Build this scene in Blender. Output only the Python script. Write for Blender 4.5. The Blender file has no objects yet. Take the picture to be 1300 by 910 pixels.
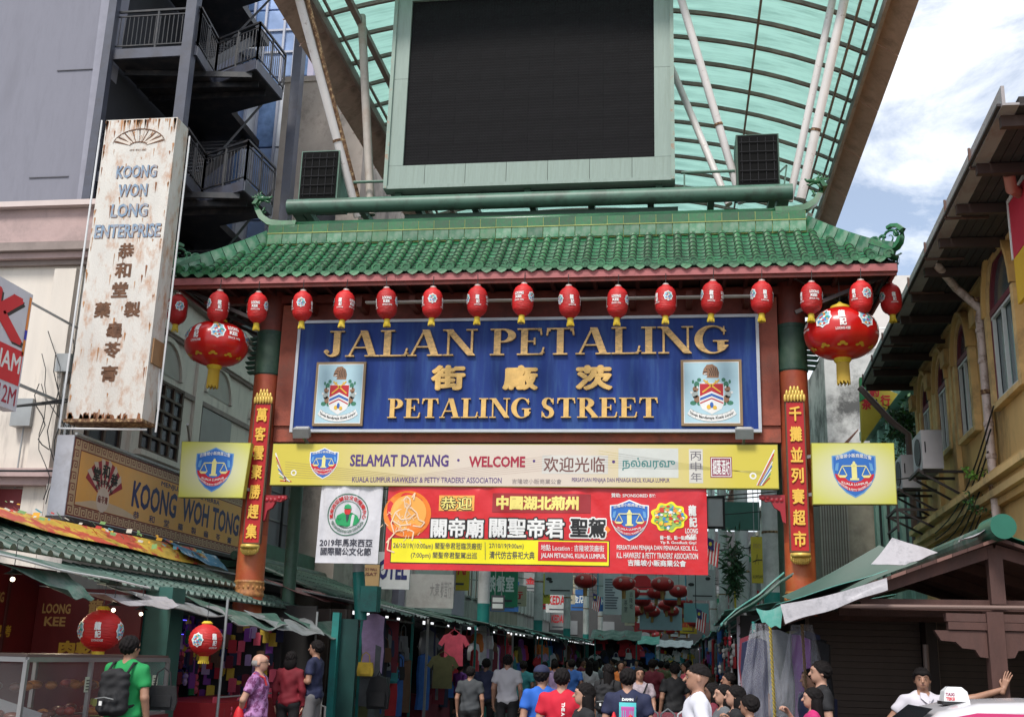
import bpy, math, random
import numpy as np
from math import sin, cos, pi, radians, sqrt, atan2
from mathutils import Vector, Matrix
random.seed(7)
SC = bpy.context.scene
COL = SC.collection
# ---------------------------------------------------------------- camera
CAM_H = 1.65
R_ = Vector((0.98941337, 0.14220129, 0.02898237))     # camera right in world
U_ = Vector((0.00946722, -0.26252546, 0.96487862))    # camera up
F_ = Vector((-0.1448156, 0.95438943, 0.26109245))     # camera forward
F_.normalize(); R_ = (R_ - F_ * R_.dot(F_)).normalized(); U_ = R_.cross(F_).normalized()
cam = bpy.data.cameras.new('camera'); cam.sensor_width = 36; cam.lens = 36 * 1396 / 1300
cam.clip_end = 3000; cam.clip_start = 0.1
camo = bpy.data.objects.new('camera', cam); COL.objects.link(camo)
camo.matrix_world = Matrix(((R_.x, U_.x, -F_.x, 0), (R_.y, U_.y, -F_.y, 0), (R_.z, U_.z, -F_.z, CAM_H), (0, 0, 0, 1)))
SC.camera = camo
# ---------------------------------------------------------------- world: overcast sky with clouds, and a soft sun
SUN_EL, SUN_AZ = 52, 196      # degrees; azimuth clockwise from +Y (sun is behind the photographer, a little to the left)
w = bpy.data.worlds.new('World'); SC.world = w; w.use_nodes = True
nt = w.node_tree; bg = nt.nodes['Background']
sky = nt.nodes.new('ShaderNodeTexSky'); sky.sky_type = 'NISHITA'; sky.sun_disc = False
sky.sun_elevation = radians(SUN_EL); sky.sun_rotation = radians(SUN_AZ); sky.air_density = 1.0; sky.dust_density = 1.5
tc = nt.nodes.new('ShaderNodeTexCoord'); mp = nt.nodes.new('ShaderNodeMapping')
mp.inputs['Scale'].default_value = (1.0, 1.0, 2.2)
nz = nt.nodes.new('ShaderNodeTexNoise'); nz.inputs['Scale'].default_value = 4.2; nz.inputs['Detail'].default_value = 9
nz.inputs['Roughness'].default_value = 0.62; nz.inputs['Distortion'].default_value = 0.35
rp = nt.nodes.new('ShaderNodeValToRGB'); rp.color_ramp.elements[0].position = 0.42; rp.color_ramp.elements[0].color = (.2, .2, .2, 1); rp.color_ramp.elements[1].position = 0.60
mx = nt.nodes.new('ShaderNodeMixRGB'); mx.inputs['Color2'].default_value = (7.2, 7.45, 7.8, 1)
nt.links.new(tc.outputs['Generated'], mp.inputs['Vector']); nt.links.new(mp.outputs['Vector'], nz.inputs['Vector'])
nt.links.new(nz.outputs['Fac'], rp.inputs['Fac']); nt.links.new(rp.outputs['Color'], mx.inputs['Fac'])
nt.links.new(sky.outputs['Color'], mx.inputs['Color1']); nt.links.new(mx.outputs['Color'], bg.inputs['Color'])
bg.inputs['Strength'].default_value = 0.13
sl = bpy.data.lights.new('sun', 'SUN'); sl.energy = 2.3; sl.angle = radians(14); sl.color = (1, 0.96, 0.9)
so = bpy.data.objects.new('sun', sl); COL.objects.link(so)
_sd = Vector((sin(radians(SUN_AZ)) * cos(radians(SUN_EL)), cos(radians(SUN_AZ)) * cos(radians(SUN_EL)), sin(radians(SUN_EL))))
so.rotation_euler = _sd.to_track_quat('Z', 'Y').to_euler()
SC.view_settings.view_transform = 'Standard'; SC.view_settings.look = 'None'
SC.view_settings.exposure = 0.45; SC.view_settings.gamma = 1.0
SC.render.engine = 'CYCLES'; SC.cycles.use_denoising = True
SC.cycles.max_bounces = 7; SC.cycles.diffuse_bounces = 3; SC.cycles.transparent_max_bounces = 10
SC.cycles.sample_clamp_indirect = 4

# ---------------------------------------------------------------- survey helpers: sight lines measured from the camera's station
def _ray(px, py):
 d = R_ * (px - 650) - U_ * (py - 455) + F_ * 1396
 return d
def AY(px, py, y):
 r = _ray(px, py); p = r * (y / r.y); p.z += CAM_H; return p
def AX(px, py, x):
 r = _ray(px, py); p = r * (x / r.x); p.z += CAM_H; return p
def AZ(px, py, z):
 r = _ray(px, py); p = r * ((z - CAM_H) / r.z); p.z += CAM_H; return p

# ---------------------------------------------------------------- materials
_M = {}
def M(name, col, rough=0.6, metal=0.0, var=0.12, scale=3.0, bump=0.0, bscale=40.0, emit=0.0, dirt=None, dirt_amt=0.5, dscale=1.2,
  stretch=None, alpha=1.0, trans=0.0, rnd=0.0, coat=0.0, spec=0.5, dmin=0.48, dmax=0.62):
 """procedural paint / fabric / stone: base colour with noise variation, optional dirt colour in blotches, optional bump"""
 if name in _M: return _M[name]
 m = bpy.data.materials.new(name); m.use_nodes = True; n = m.node_tree; b = n.nodes['Principled BSDF']
 b.inputs['Roughness'].default_value = rough; b.inputs['Metallic'].default_value = metal
 b.inputs['Specular IOR Level'].default_value = spec
 c4 = (*col, 1)
 t = n.nodes.new('ShaderNodeTexCoord'); mapn = n.nodes.new('ShaderNodeMapping'); n.links.new(t.outputs['Object'], mapn.inputs['Vector'])
 if stretch: mapn.inputs['Scale'].default_value = stretch
 out = None
 if var > 0:
  z = n.nodes.new('ShaderNodeTexNoise'); z.inputs['Scale'].default_value = scale; z.inputs['Detail'].default_value = 6; z.inputs['Roughness'].default_value = 0.6
  n.links.new(mapn.outputs['Vector'], z.inputs['Vector'])
  r = n.nodes.new('ShaderNodeValToRGB'); r.color_ramp.elements[0].position = 0.3; r.color_ramp.elements[1].position = 0.7
  r.color_ramp.elements[0].color = (*[max(0, c * (1 - var)) for c in col], 1); r.color_ramp.elements[1].color = (*[min(1, c * (1 + var)) for c in col], 1)
  n.links.new(z.outputs['Fac'], r.inputs['Fac']); out = r.outputs['Color']
 if dirt:
  z2 = n.nodes.new('ShaderNodeTexNoise'); z2.inputs['Scale'].default_value = dscale; z2.inputs['Detail'].default_value = 10; z2.inputs['Roughness'].default_value = 0.72
  n.links.new(mapn.outputs['Vector'], z2.inputs['Vector'])
  r2 = n.nodes.new('ShaderNodeValToRGB'); r2.color_ramp.elements[0].position = dmin; r2.color_ramp.elements[1].position = dmax
  r2.color_ramp.elements[1].color = (dirt_amt,) * 3 + (1,)
  n.links.new(z2.outputs['Fac'], r2.inputs['Fac'])
  k = n.nodes.new('ShaderNodeMixRGB'); k.inputs['Color2'].default_value = (*dirt, 1); k.inputs['Color1'].default_value = c4
  if out: n.links.new(out, k.inputs['Color1'])
  n.links.new(r2.outputs['Color'], k.inputs['Fac']); out = k.outputs['Color']
 if rnd and out:
  oi = n.nodes.new('ShaderNodeObjectInfo'); mr = n.nodes.new('ShaderNodeMapRange'); mr.inputs['To Min'].default_value = 1 - rnd; mr.inputs['To Max'].default_value = 1 + rnd
  hv = n.nodes.new('ShaderNodeHueSaturation'); n.links.new(oi.outputs['Random'], mr.inputs['Value']); n.links.new(mr.outputs['Result'], hv.inputs['Value']); n.links.new(out, hv.inputs['Color']); out = hv.outputs['Color']
 if out: n.links.new(out, b.inputs['Base Color'])
 else: b.inputs['Base Color'].default_value = c4
 if bump > 0:
  z3 = n.nodes.new('ShaderNodeTexNoise'); z3.inputs['Scale'].default_value = bscale; z3.inputs['Detail'].default_value = 4
  n.links.new(mapn.outputs['Vector'], z3.inputs['Vector'])
  bp = n.nodes.new('ShaderNodeBump'); bp.inputs['Strength'].default_value = bump; bp.inputs['Distance'].default_value = 0.02
  n.links.new(z3.outputs['Fac'], bp.inputs['Height']); n.links.new(bp.outputs['Normal'], b.inputs['Normal'])
 if emit > 0:
  b.inputs['Emission Color'].default_value = c4; b.inputs['Emission Strength'].default_value = emit
 if alpha < 1: b.inputs['Alpha'].default_value = alpha
 if coat: b.inputs['Coat Weight'].default_value = coat; b.inputs['Coat Roughness'].default_value = 0.15
 if trans: b.inputs['Transmission Weight'].default_value = trans
 _M[name] = m; return m
def F(name, col, rough=0.6, **k): k.setdefault('var', 0.06); return M(name, col, rough, **k)

# ---------------------------------------------------------------- mesh builder
class MB:
 def __init__(s): s.v = []; s.f = []; s.mi = []; s.mats = []; s.cur = 0
 def m(s, mat):
  if mat not in s.mats: s.mats.append(mat)
  s.cur = s.mats.index(mat); return s
 def add(s, vs, fs):
  o = len(s.v); s.v.extend([tuple(p) for p in vs]); s.f.extend([tuple(i + o for i in f) for f in fs]); s.mi.extend([s.cur] * len(fs)); return s
 def box(s, c, d, rot=None, taper=1.0):
  x, y, z = d[0] / 2, d[1] / 2, d[2] / 2; c = Vector(c)
  vs = [Vector((sx * x * (taper if sz > 0 else 1), sy * y * (taper if sz > 0 else 1), sz * z)) for sz in (-1, 1) for sx, sy in ((-1, -1), (1, -1), (1, 1), (-1, 1))]
  if rot is not None: vs = [rot @ p for p in vs]
  return s.add([c + p for p in vs], [(0, 3, 2, 1), (4, 5, 6, 7), (0, 1, 5, 4), (1, 2, 6, 5), (2, 3, 7, 6), (3, 0, 4, 7)])
 def bx(s, x0, x1, y0, y1, z0, z1): return s.box(((x0 + x1) / 2, (y0 + y1) / 2, (z0 + z1) / 2), (abs(x1 - x0), abs(y1 - y0), abs(z1 - z0)))
 def bar(s, a, b, w, h=None, up=(0, 0, 1)):
  """rectangular bar from a to b"""
  a = Vector(a); b = Vector(b); d = (b - a); L = d.length
  if L < 1e-6: return s
  d.normalize(); u = Vector(up)
  if abs(d.dot(u)) > 0.98: u = Vector((0, 1, 0))
  r = d.cross(u).normalized(); u = r.cross(d); h = h or w
  vs = [p + r * (i * w / 2) + u * (j * h / 2) for p in (a, b) for i, j in ((-1, -1), (1, -1), (1, 1), (-1, 1))]
  return s.add(vs, [(0, 1, 2, 3), (7, 6, 5, 4), (0, 4, 5, 1), (1, 5, 6, 2), (2, 6, 7, 3), (3, 7, 4, 0)])
 def tube(s, pts, r, n=10, caps=True):
  pts = [Vector(p) for p in pts]; k = len(pts); rs = r if isinstance(r, (list, tuple)) else [r] * k
  base = len(s.v); vs = []; prev = None
  for i, p in enumerate(pts):
   d = (pts[min(i + 1, k - 1)] - pts[max(i - 1, 0)]).normalized()
   if prev is None: u = Vector((0, 0, 1)) if abs(d.z) < 0.95 else Vector((1, 0, 0))
   else: u = prev
   a = d.cross(u).normalized(); b = a.cross(d).normalized(); prev = b
   vs += [p + (a * cos(2 * pi * j / n) + b * sin(2 * pi * j / n)) * rs[i] for j in range(n)]
  fs = [(i * n + j, i * n + (j + 1) % n, (i + 1) * n + (j + 1) % n, (i + 1) * n + j) for i in range(k - 1) for j in range(n)]
  if caps: fs += [tuple(range(n - 1, -1, -1)), tuple((k - 1) * n + j for j in range(n))]
  return s.add(vs, fs)
 def lathe(s, c, prof, n=20, ax='z', a0=0, a1=2 * pi, caps=True):
  """prof: list of (r, h)"""
  c = Vector(c); full = abs(a1 - a0 - 2 * pi) < 1e-6; m_ = n if full else n + 1
  vs = []
  for r, h in prof:
   for j in range(m_):
    a = a0 + (a1 - a0) * j / n
    p = (r * cos(a), r * sin(a), h)
    if ax == 'y': p = (r * cos(a), h, r * sin(a))
    if ax == 'x': p = (h, r * cos(a), r * sin(a))
    vs.append(c + Vector(p))
  fs = []
  for i in range(len(prof) - 1):
   for j in range(n):
    j2 = (j + 1) % m_
    fs.append((i * m_ + j, i * m_ + j2, (i + 1) * m_ + j2, (i + 1) * m_ + j))
  if caps and full:
   if prof[0][0] > 1e-5: fs.append(tuple(range(m_ - 1, -1, -1)))
   if prof[-1][0] > 1e-5: fs.append(tuple((len(prof) - 1) * m_ + j for j in range(m_)))
  return s.add(vs, fs)
 def prism(s, poly, vec):
  """poly: 3d points, extruded by vec"""
  vec = Vector(vec); n = len(poly); a = [Vector(p) for p in poly]
  vs = a + [p + vec for p in a]
  return s.add(vs, [tuple(range(n - 1, -1, -1)), tuple(range(n, 2 * n))] + [(i, (i + 1) % n, n + (i + 1) % n, n + i) for i in range(n)])
 def grid(s, fn, nu, nv):
  vs = [fn(i / nu, j / nv) for j in range(nv + 1) for i in range(nu + 1)]
  return s.add(vs, [(j * (nu + 1) + i, j * (nu + 1) + i + 1, (j + 1) * (nu + 1) + i + 1, (j + 1) * (nu + 1) + i) for j in range(nv) for i in range(nu)])
 def ball(s, c, r, n=10, m=7):
  if not isinstance(r, (tuple, list)): r = (r, r, r)
  c = Vector(c); vs = []
  for i in range(m + 1):
   t = pi * i / m
   for j in range(n):
    a = 2 * pi * j / n
    vs.append(c + Vector((r[0] * sin(t) * cos(a), r[1] * sin(t) * sin(a), r[2] * cos(t))))
  return s.add(vs, [(i * n + j, (i + 1) * n + j, (i + 1) * n + (j + 1) % n, i * n + (j + 1) % n) for i in range(m) for j in range(n)])
 def thick(s, fn, nu, nv, off):
  """sheet with thickness: off is a vector"""
  off = Vector(off); s.grid(fn, nu, nv)
  s.grid(lambda u, v: Vector(fn(u, v)) + off, nu, nv)
  for e in (lambda t: (t, 0), lambda t: (t, 1)):
   s.grid(lambda u, v: Vector(fn(*e(u))) + off * v, nu, 1)
  for e in (lambda t: (0, t), lambda t: (1, t)):
   s.grid(lambda u, v: Vector(fn(*e(u))) + off * v, nv, 1)
  return s
 def build(s, name, mat=None, parent=None, smooth=False, **tags):
  return mk(name, s.v, s.f, s.mats if mat is None else [mat], s.mi if mat is None else None, parent, smooth, **tags)
PLACED = set()      # figures already moved to their spot: later parts are given in the figure's own frame
def woff(o):
 if o.name in PLACED: return Vector((0, 0, 0))
 v = Vector((0, 0, 0))
 while o: v = v + o.location; o = o.parent
 return v
def mk(name, v, f, mats, mi=None, parent=None, smooth=False, **tags):
 me = bpy.data.meshes.new(name)
 V = np.array(v, dtype=np.float64).reshape(-1, 3)
 o = bpy.data.objects.new(name, me); COL.objects.link(o)
 if parent is not None:
  V = V - np.array(woff(parent)); o.parent = parent
  if len(V) :
   c = (V.min(0) + V.max(0)) / 2; V = V - c; o.location = c.tolist()
 elif len(V):
  c = np.array([(V[:, 0].min() + V[:, 0].max()) / 2, (V[:, 1].min() + V[:, 1].max()) / 2, V[:, 2].min()]); V = V - c; o.location = c.tolist()
 me.from_pydata(V.tolist(), [], f)
 for m_ in mats: me.materials.append(m_)
 if mi is not None and len(mats) > 1: me.polygons.foreach_set('material_index', mi)
 if smooth: me.polygons.foreach_set('use_smooth', [True] * len(me.polygons))
 if smooth == 'auto':
  me.polygons.foreach_set('use_smooth', [True] * len(me.polygons)); me.set_sharp_from_angle(angle=radians(40))
 me.update()
 for k, val in tags.items(): o[k] = val
 return o
def T(name, label, cat, loc, group=None):
 o = bpy.data.objects.new(name, None); COL.objects.link(o); o.location = Vector(loc); o.empty_display_size = 0.2
 o['label'] = label; o['category'] = cat
 if group: o['group'] = group
 return o
def tag(o, label, cat, group=None):
 o['label'] = label; o['category'] = cat
 if group: o['group'] = group
 return o
def kids(o): return [c for c in COL.objects if c.parent == o]
def clone(o, loc=None, rz=None, parent=None, label=None, swap=None, scale=None):
 c = o.copy(); COL.objects.link(c); c.parent = parent
 if loc is not None: c.location = loc
 if rz is not None: c.rotation_euler = (0, 0, rz)
 if scale is not None: c.scale = scale if isinstance(scale, (tuple, list)) else (scale,) * 3
 if label: c['label'] = label
 if swap and o.type == 'MESH': reskin(c, swap)
 for ch in CH.get(o.name, []) if False else list(o.children): clone(ch, parent=c, swap=swap)
 return c
CH = {}
def reskin(o, swap):
 for s in o.material_slots:
  nm = s.material.name
  if nm in swap: s.link = 'OBJECT'; s.material = swap[nm]

# ---------------------------------------------------------------- flat print and lettering
_TX = {}
def text_mesh(body, bold=0.0):
 """glyph outline mesh; weight is added as thin strips laid along the glyph edges: (x, y, depth step)"""
 key = (body, bold)
 if key in _TX: return _TX[key]
 c = bpy.data.curves.new('lettering', 'FONT'); c.body = body; c.resolution_u = 2
 o = bpy.data.objects.new('lettering', c); COL.objects.link(o); bpy.context.view_layer.update()
 me = bpy.data.meshes.new_from_object(o)
 v = [(p.co.x, p.co.y, 0.0) for p in me.vertices]; f = [tuple(p.vertices) for p in me.polygons]
 bpy.data.objects.remove(o); bpy.data.meshes.remove(me)
 if bold > 0:
  cnt = {}
  for q in f:
   for a, b in zip(q, q[1:] + q[:1]): k = (min(a, b), max(a, b)); cnt[k] = cnt.get(k, 0) + 1
  for i, ((a, b), n_) in enumerate(list(cnt.items())):
   if n_ > 1: continue
   ax, ay, _ = v[a]; bx, by, _ = v[b]; L = sqrt((bx - ax) ** 2 + (by - ay) ** 2)
   if L < 1e-6: continue
   ux, uy = (bx - ax) / L * bold * .6, (by - ay) / L * bold * .6; nx, ny = -uy / .6, ux / .6; d = -.15 - .12 * (i % 5); o_ = len(v)
   v += [(ax - ux - nx, ay - uy - ny, d), (bx + ux - nx, by + uy - ny, d), (bx + ux + nx, by + uy + ny, d), (ax - ux + nx, ay - uy + ny, d)]; f.append((o_, o_ + 1, o_ + 2, o_ + 3))
 xs = [p[0] for p in v]; ys = [p[1] for p in v]
 _TX[key] = (v, f, min(xs), max(xs), min(ys), max(ys)); return _TX[key]
class Art(MB):
 """flat print on a plane: fn(s, t) gives the point, nrm the outward normal; layers are millimetres apart"""
 def __init__(s, fn, nrm, base=0.003, step=0.0015):
  super().__init__(); s.fn = fn; s.nrm = Vector(nrm); s.base = base; s.step = step
 def P(s, u, v, l): return Vector(s.fn(u, v)) + s.nrm * (s.base + l * s.step)
 def poly(s, pts, mat, l=0): s.m(mat); return s.add([s.P(a, b, l) for a, b in pts], [tuple(range(len(pts)))])
 def rect(s, x0, y0, x1, y1, mat, l=0): return s.poly([(x0, y0), (x1, y0), (x1, y1), (x0, y1)], mat, l)
 def disc(s, cx, cy, rx, ry, mat, l=0, n=24): return s.poly([(cx + rx * cos(2 * pi * i / n), cy + ry * sin(2 * pi * i / n)) for i in range(n)], mat, l)
 def frame(s, x0, y0, x1, y1, t, mat, l=0, ty=None):
  ty = ty or t; s.m(mat)
  o = [(x0, y0), (x1, y0), (x1, y1), (x0, y1)]; i = [(x0 + t, y0 + ty), (x1 - t, y0 + ty), (x1 - t, y1 - ty), (x0 + t, y1 - ty)]
  return s.add([s.P(a, b, l) for a, b in o + i], [(k, (k + 1) % 4, 4 + (k + 1) % 4, 4 + k) for k in range(4)])
 def ring(s, cx, cy, r0, r1, mat, l=0, n=32, a0=0, a1=2 * pi, ky=1.0):
  s.m(mat); vs = []
  for i in range(n + 1):
   a = a0 + (a1 - a0) * i / n; vs += [s.P(cx + r * cos(a), cy + ky * r * sin(a), l) for r in (r0, r1)]
  return s.add(vs, [(2 * i, 2 * i + 1, 2 * i + 3, 2 * i + 2) for i in range(n)])
 def line(s, pts, w, mat, l=0):
  for (a, b), (c, d) in zip(pts, pts[1:]):
   L = sqrt((c - a) ** 2 + (d - b) ** 2) or 1; nx, ny = -(d - b) / L * w / 2, (c - a) / L * w / 2
   s.poly([(a - nx, b - ny), (c - nx, d - ny), (c + nx, d + ny), (a + nx, b + ny)], mat, l)
  return s
 def text(s, body, x0, y0, x1, y1, mat, l=1, bold=0.0, warp=None, keep=False):
  v, f, a, b, c, d = text_mesh(body, bold); s.m(mat)
  kx = (x1 - x0) / max(b - a, 1e-6); ky = (y1 - y0) / max(d - c, 1e-6)
  if keep:
   k = min(kx, ky); x0 += ((x1 - x0) - k * (b - a)) / 2; y0 += ((y1 - y0) - k * (d - c)) / 2; kx = ky = k
  q = [(x0 + (p[0] - a) * kx, y0 + (p[1] - c) * ky) for p in v]
  if warp: q = [warp(*p) for p in q]
  return s.add([s.P(x, y, l + p[2]) for (x, y), p in zip(q, v)], f)
 def vtext(s, body, x0, y0, x1, y1, mat, l=1, bold=0.0):
  """characters stacked top to bottom"""
  n = len(body); h = (y1 - y0) / n
  for i, ch in enumerate(body): s.text(ch, x0, y1 - (i + 1) * h + h * 0.08, x1, y1 - i * h - h * 0.08, mat, l, bold)
  return s
def arc_text(art, body, cx, cy, r, a0, a1, h, mat, l, bold=0.0, flip=False):
 """lettering bent along an arc; a0 -> a1 are the angles of its ends (radians)"""
 def wp(x, y):
  a = a0 + (a1 - a0) * x
  rr = r + (y - 0.5) * h * (-1 if flip else 1)
  return cx + rr * cos(a), cy + rr * sin(a)
 art.text(body, 0, 0, 1, 1, mat, l, bold, warp=wp)
class GA(Art):
 """print on a plane parallel to the gate at depth Y; boxes come as two photo corners converted to metres once"""
 def __init__(s, Y, base=0.003, step=0.0015):
  s.Y = Y; super().__init__(lambda x, z: (x, Y, z), (0, -1, 0), base, step)
 def b(s, px0, py0, px1, py1):
  a = AY(px0, py0, s.Y); c = AY(px1, py1, s.Y); return min(a.x, c.x), min(a.z, c.z), max(a.x, c.x), max(a.z, c.z)
 def w(s, px, py): a = AY(px, py, s.Y); return a.x, a.z
 def ptext(s, body, px0, py0, px1, py1, mat, l=1, bold=0.0): return s.text(body, *s.b(px0, py0, px1, py1), mat, l, bold)
 def prect(s, px0, py0, px1, py1, mat, l=0): return s.rect(*s.b(px0, py0, px1, py1), mat, l)

# ---------------------------------------------------------------- roman capitals with serifs, traced from a 2-d distance field
def _seg(X, Y, a, b, w0, w1=None):
 w1 = w0 if w1 is None else w1
 ax, ay = a; bx, by = b; dx, dy = bx - ax, by - ay; L2 = dx * dx + dy * dy
 t = np.clip(((X - ax) * dx + (Y - ay) * dy) / L2, 0, 1)
 return np.hypot(X - ax - t * dx, Y - ay - t * dy) - (w0 + (w1 - w0) * t) / 2
def _bx(X, Y, x0, y0, x1, y1):
 dx = np.abs(X - (x0 + x1) / 2) - abs(x1 - x0) / 2; dy = np.abs(Y - (y0 + y1) / 2) - abs(y1 - y0) / 2
 return np.maximum(dx, dy)
def _par(X, Y, x0, x1, w, y0=0., y1=1.):
 """slanted bar: left edge from x0 (bottom) to x1 (top), horizontal width w"""
 c = x0 + (x1 - x0) * (Y - y0) / (y1 - y0) + w / 2
 return np.maximum(np.abs(X - c) - w / 2, np.abs(Y - (y0 + y1) / 2) - (y1 - y0) / 2)
def _ell(X, Y, cx, cy, rx, ry): return (np.hypot((X - cx) / rx, (Y - cy) / ry) - 1) * min(rx, ry)
def _glyph(ch, S):
 N = 150; wid = {'J': .62, 'A': .98, 'L': .8, 'N': .98, 'P': .76, 'E': .8, 'T': .84, 'I': .46, 'G': .94, 'S': .62, 'R': .9}[ch]
 xs = np.linspace(-0.08, wid + 0.08, N); ys = np.linspace(-0.08, 1.08, N); X, Y = np.meshgrid(xs, ys)
 t, th = .05, .06; U = lambda *a: np.minimum.reduce(a)
 ser = lambda x0, x1, y: _bx(X, Y, x0, y, x1, y + t) if y < .5 else _bx(X, Y, x0, y - t, x1, y)
 stem = lambda x: U(_bx(X, Y, x, 0, x + S, 1), ser(x - .11, x + S + .11, 0), ser(x - .11, x + S + .11, 1))
 if ch == 'I': d = stem(.46 / 2 - S / 2)
 elif ch == 'L': d = U(stem(.12), _bx(X, Y, .12, 0, .76, t), _par(X, Y, .70, .76, .05, 0, .3), _par(X, Y, .62, .76, .09, 0.02, .12))
 elif ch == 'T': d = U(_bx(X, Y, .42 - S / 2, 0, .42 + S / 2, 1), ser(.42 - S / 2 - .11, .42 + S / 2 + .11, 0), _bx(X, Y, .04, .95, .8, 1), _par(X, Y, .02, .05, .05, .72, 1), _par(X, Y, .77, .74, .05, .72, 1), _par(X, Y, .04, .05, .1, .88, 1), _par(X, Y, .7, .69, .1, .88, 1))
 elif ch == 'E': d = U(stem(.12), _bx(X, Y, .12, 0, .74, t), _bx(X, Y, .12, .95, .7, 1), _bx(X, Y, .2, .485, .5, .485 + t), _bx(X, Y, .48, .38, .53, .64), _par(X, Y, .68, .74, .05, 0, .28), _par(X, Y, .67, .65, .05, .74, 1), _par(X, Y, .6, .7, .1, .01, .1), _par(X, Y, .6, .6, .08, .9, 1))
 elif ch == 'N': d = U(_bx(X, Y, .14, 0, .14 + th, 1), _bx(X, Y, .80, 0, .80 + th, 1), _par(X, Y, .72, .06, S * 1.15), ser(.02, .32, 0), ser(.0, .3, 1), ser(.66, .98, 1))
 elif ch == 'A': d = U(_par(X, Y, .08, .44, th), _par(X, Y, .68, .40, S * 1.1), _bx(X, Y, .24, .32, .72, .32 + t), ser(0, .26, 0), ser(.56, .98, 0))
 elif ch in 'PR':
  bow = np.maximum(np.maximum(_ell(X, Y, .38, .74, .36, .26), -_ell(X, Y, .34, .74, .36 - S * .95, .26 - t)), .3 - X)
  d = U(stem(.12), bow, _bx(X, Y, .2, .95, .38, 1), _bx(X, Y, .2, .48, .38, .48 + t))
  if ch == 'R': d = U(d, _par(X, Y, .70, .34, S * 1.1, 0, .5), ser(.62, .92, 0))
 elif ch == 'J': d = U(_bx(X, Y, .26, .2, .26 + S, 1), ser(.14, .26 + S + .12, 1), np.maximum(np.maximum(_ell(X, Y, .24, .2, .02 + S, .2), -_ell(X, Y, .17, .24, .1, .17)), Y - .26), _ell(X, Y, .07, .2, .075, .075))
 elif ch == 'G':
  c = np.maximum(_ell(X, Y, .5, .5, .48, .52), -_ell(X, Y, .54, .5, .48 - S * .95, .47))
  c = np.maximum(c, -_bx(X, Y, .62, .36, 1.2, .72)); c = np.maximum(c, -_bx(X, Y, .78, .3, 1.2, .80))
  d = U(c, _bx(X, Y, .64, .1, .64 + S, .44), _bx(X, Y, .52, .42, .94, .42 + t), _bx(X, Y, .80, .68, .84, .98))
 elif ch == 'S':
  up = np.maximum(_ell(X, Y, .29, .75, .26, .27), -_ell(X, Y, .33, .76, .26 - S * .7, .2)); up = np.maximum(up, -np.maximum(.3 - X, Y - .78))
  lo = np.maximum(_ell(X, Y, .30, .25, .27, .27), -_ell(X, Y, .25, .24, .27 - S * .7, .2)); lo = np.maximum(lo, -np.maximum(X - .3, .24 - Y))
  d = U(up, lo, _seg(X, Y, (.18, .58), (.42, .42), S * .85), _bx(X, Y, .50, .68, .54, .98), _bx(X, Y, .03, .02, .07, .32))
 return xs, ys, d, wid
def _contours(xs, ys, d):
 seg = {}; ny, nx = d.shape; ins = d < 0
 def pt(i, j, k, l):
  a, b = d[j, i], d[l, k]; t = a / (a - b)
  return (round(xs[i] + (xs[k] - xs[i]) * t, 5), round(ys[j] + (ys[l] - ys[j]) * t, 5))
 cs = (ins[:-1, :-1] * 1 + ins[:-1, 1:] * 2 + ins[1:, 1:] * 4 + ins[1:, :-1] * 8)
 E = {1: [(3, 0)], 2: [(0, 1)], 3: [(3, 1)], 4: [(1, 2)], 5: [(3, 0), (1, 2)], 6: [(0, 2)], 7: [(3, 2)], 8: [(2, 3)], 9: [(2, 0)], 10: [(0, 1), (2, 3)], 11: [(2, 1)], 12: [(1, 3)], 13: [(1, 0)], 14: [(0, 3)]}
 for j, i in zip(*np.nonzero((cs > 0) & (cs < 15))):
  e = [lambda: pt(i, j, i + 1, j), lambda: pt(i + 1, j, i + 1, j + 1), lambda: pt(i, j + 1, i + 1, j + 1), lambda: pt(i, j, i, j + 1)]
  for a, b in E[int(cs[j, i])]: seg[e[a]()] = e[b]()
 loops = []
 while seg:
  k, v = seg.popitem(); L = [k]
  while v != k:
   L.append(v)
   if v not in seg: break
   v = seg.pop(v)
  if len(L) > 8:
   out = []
   for q in range(len(L)):   # drop points on straight runs
    a, b, c = L[q - 1], L[q], L[(q + 1) % len(L)]
    if abs((b[0] - a[0]) * (c[1] - b[1]) - (b[1] - a[1]) * (c[0] - b[0])) > 2e-7: out.append(b)
   if len(out) > 3: loops.append(out)
 return loops
_GL = {}
def serif_mesh(ch, S, depth):
 """raised serif capital of height 1 as (verts, faces, width); front faces towards -Y"""
 if (ch, S) not in _GL:
  xs, ys, d, wid = _glyph(ch, S); c = bpy.data.curves.new('letter', 'CURVE'); c.dimensions = '2D'; c.fill_mode = 'BOTH'; c.extrude = depth / 2
  c.bevel_depth = 0.0
  for L in _contours(xs, ys, d):
   sp = c.splines.new('POLY'); sp.points.add(len(L) - 1); sp.use_cyclic_u = True
   for q, (x, y) in enumerate(L): sp.points[q].co = (x, y, 0, 1)
  o = bpy.data.objects.new('letter', c); COL.objects.link(o); bpy.context.view_layer.update()
  me = bpy.data.meshes.new_from_object(o)
  _GL[ch, S] = ([tuple(p.co) for p in me.vertices], [tuple(p.vertices) for p in me.polygons], wid)
  bpy.data.objects.remove(o); bpy.data.meshes.remove(me)
 return _GL[ch, S]
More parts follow.
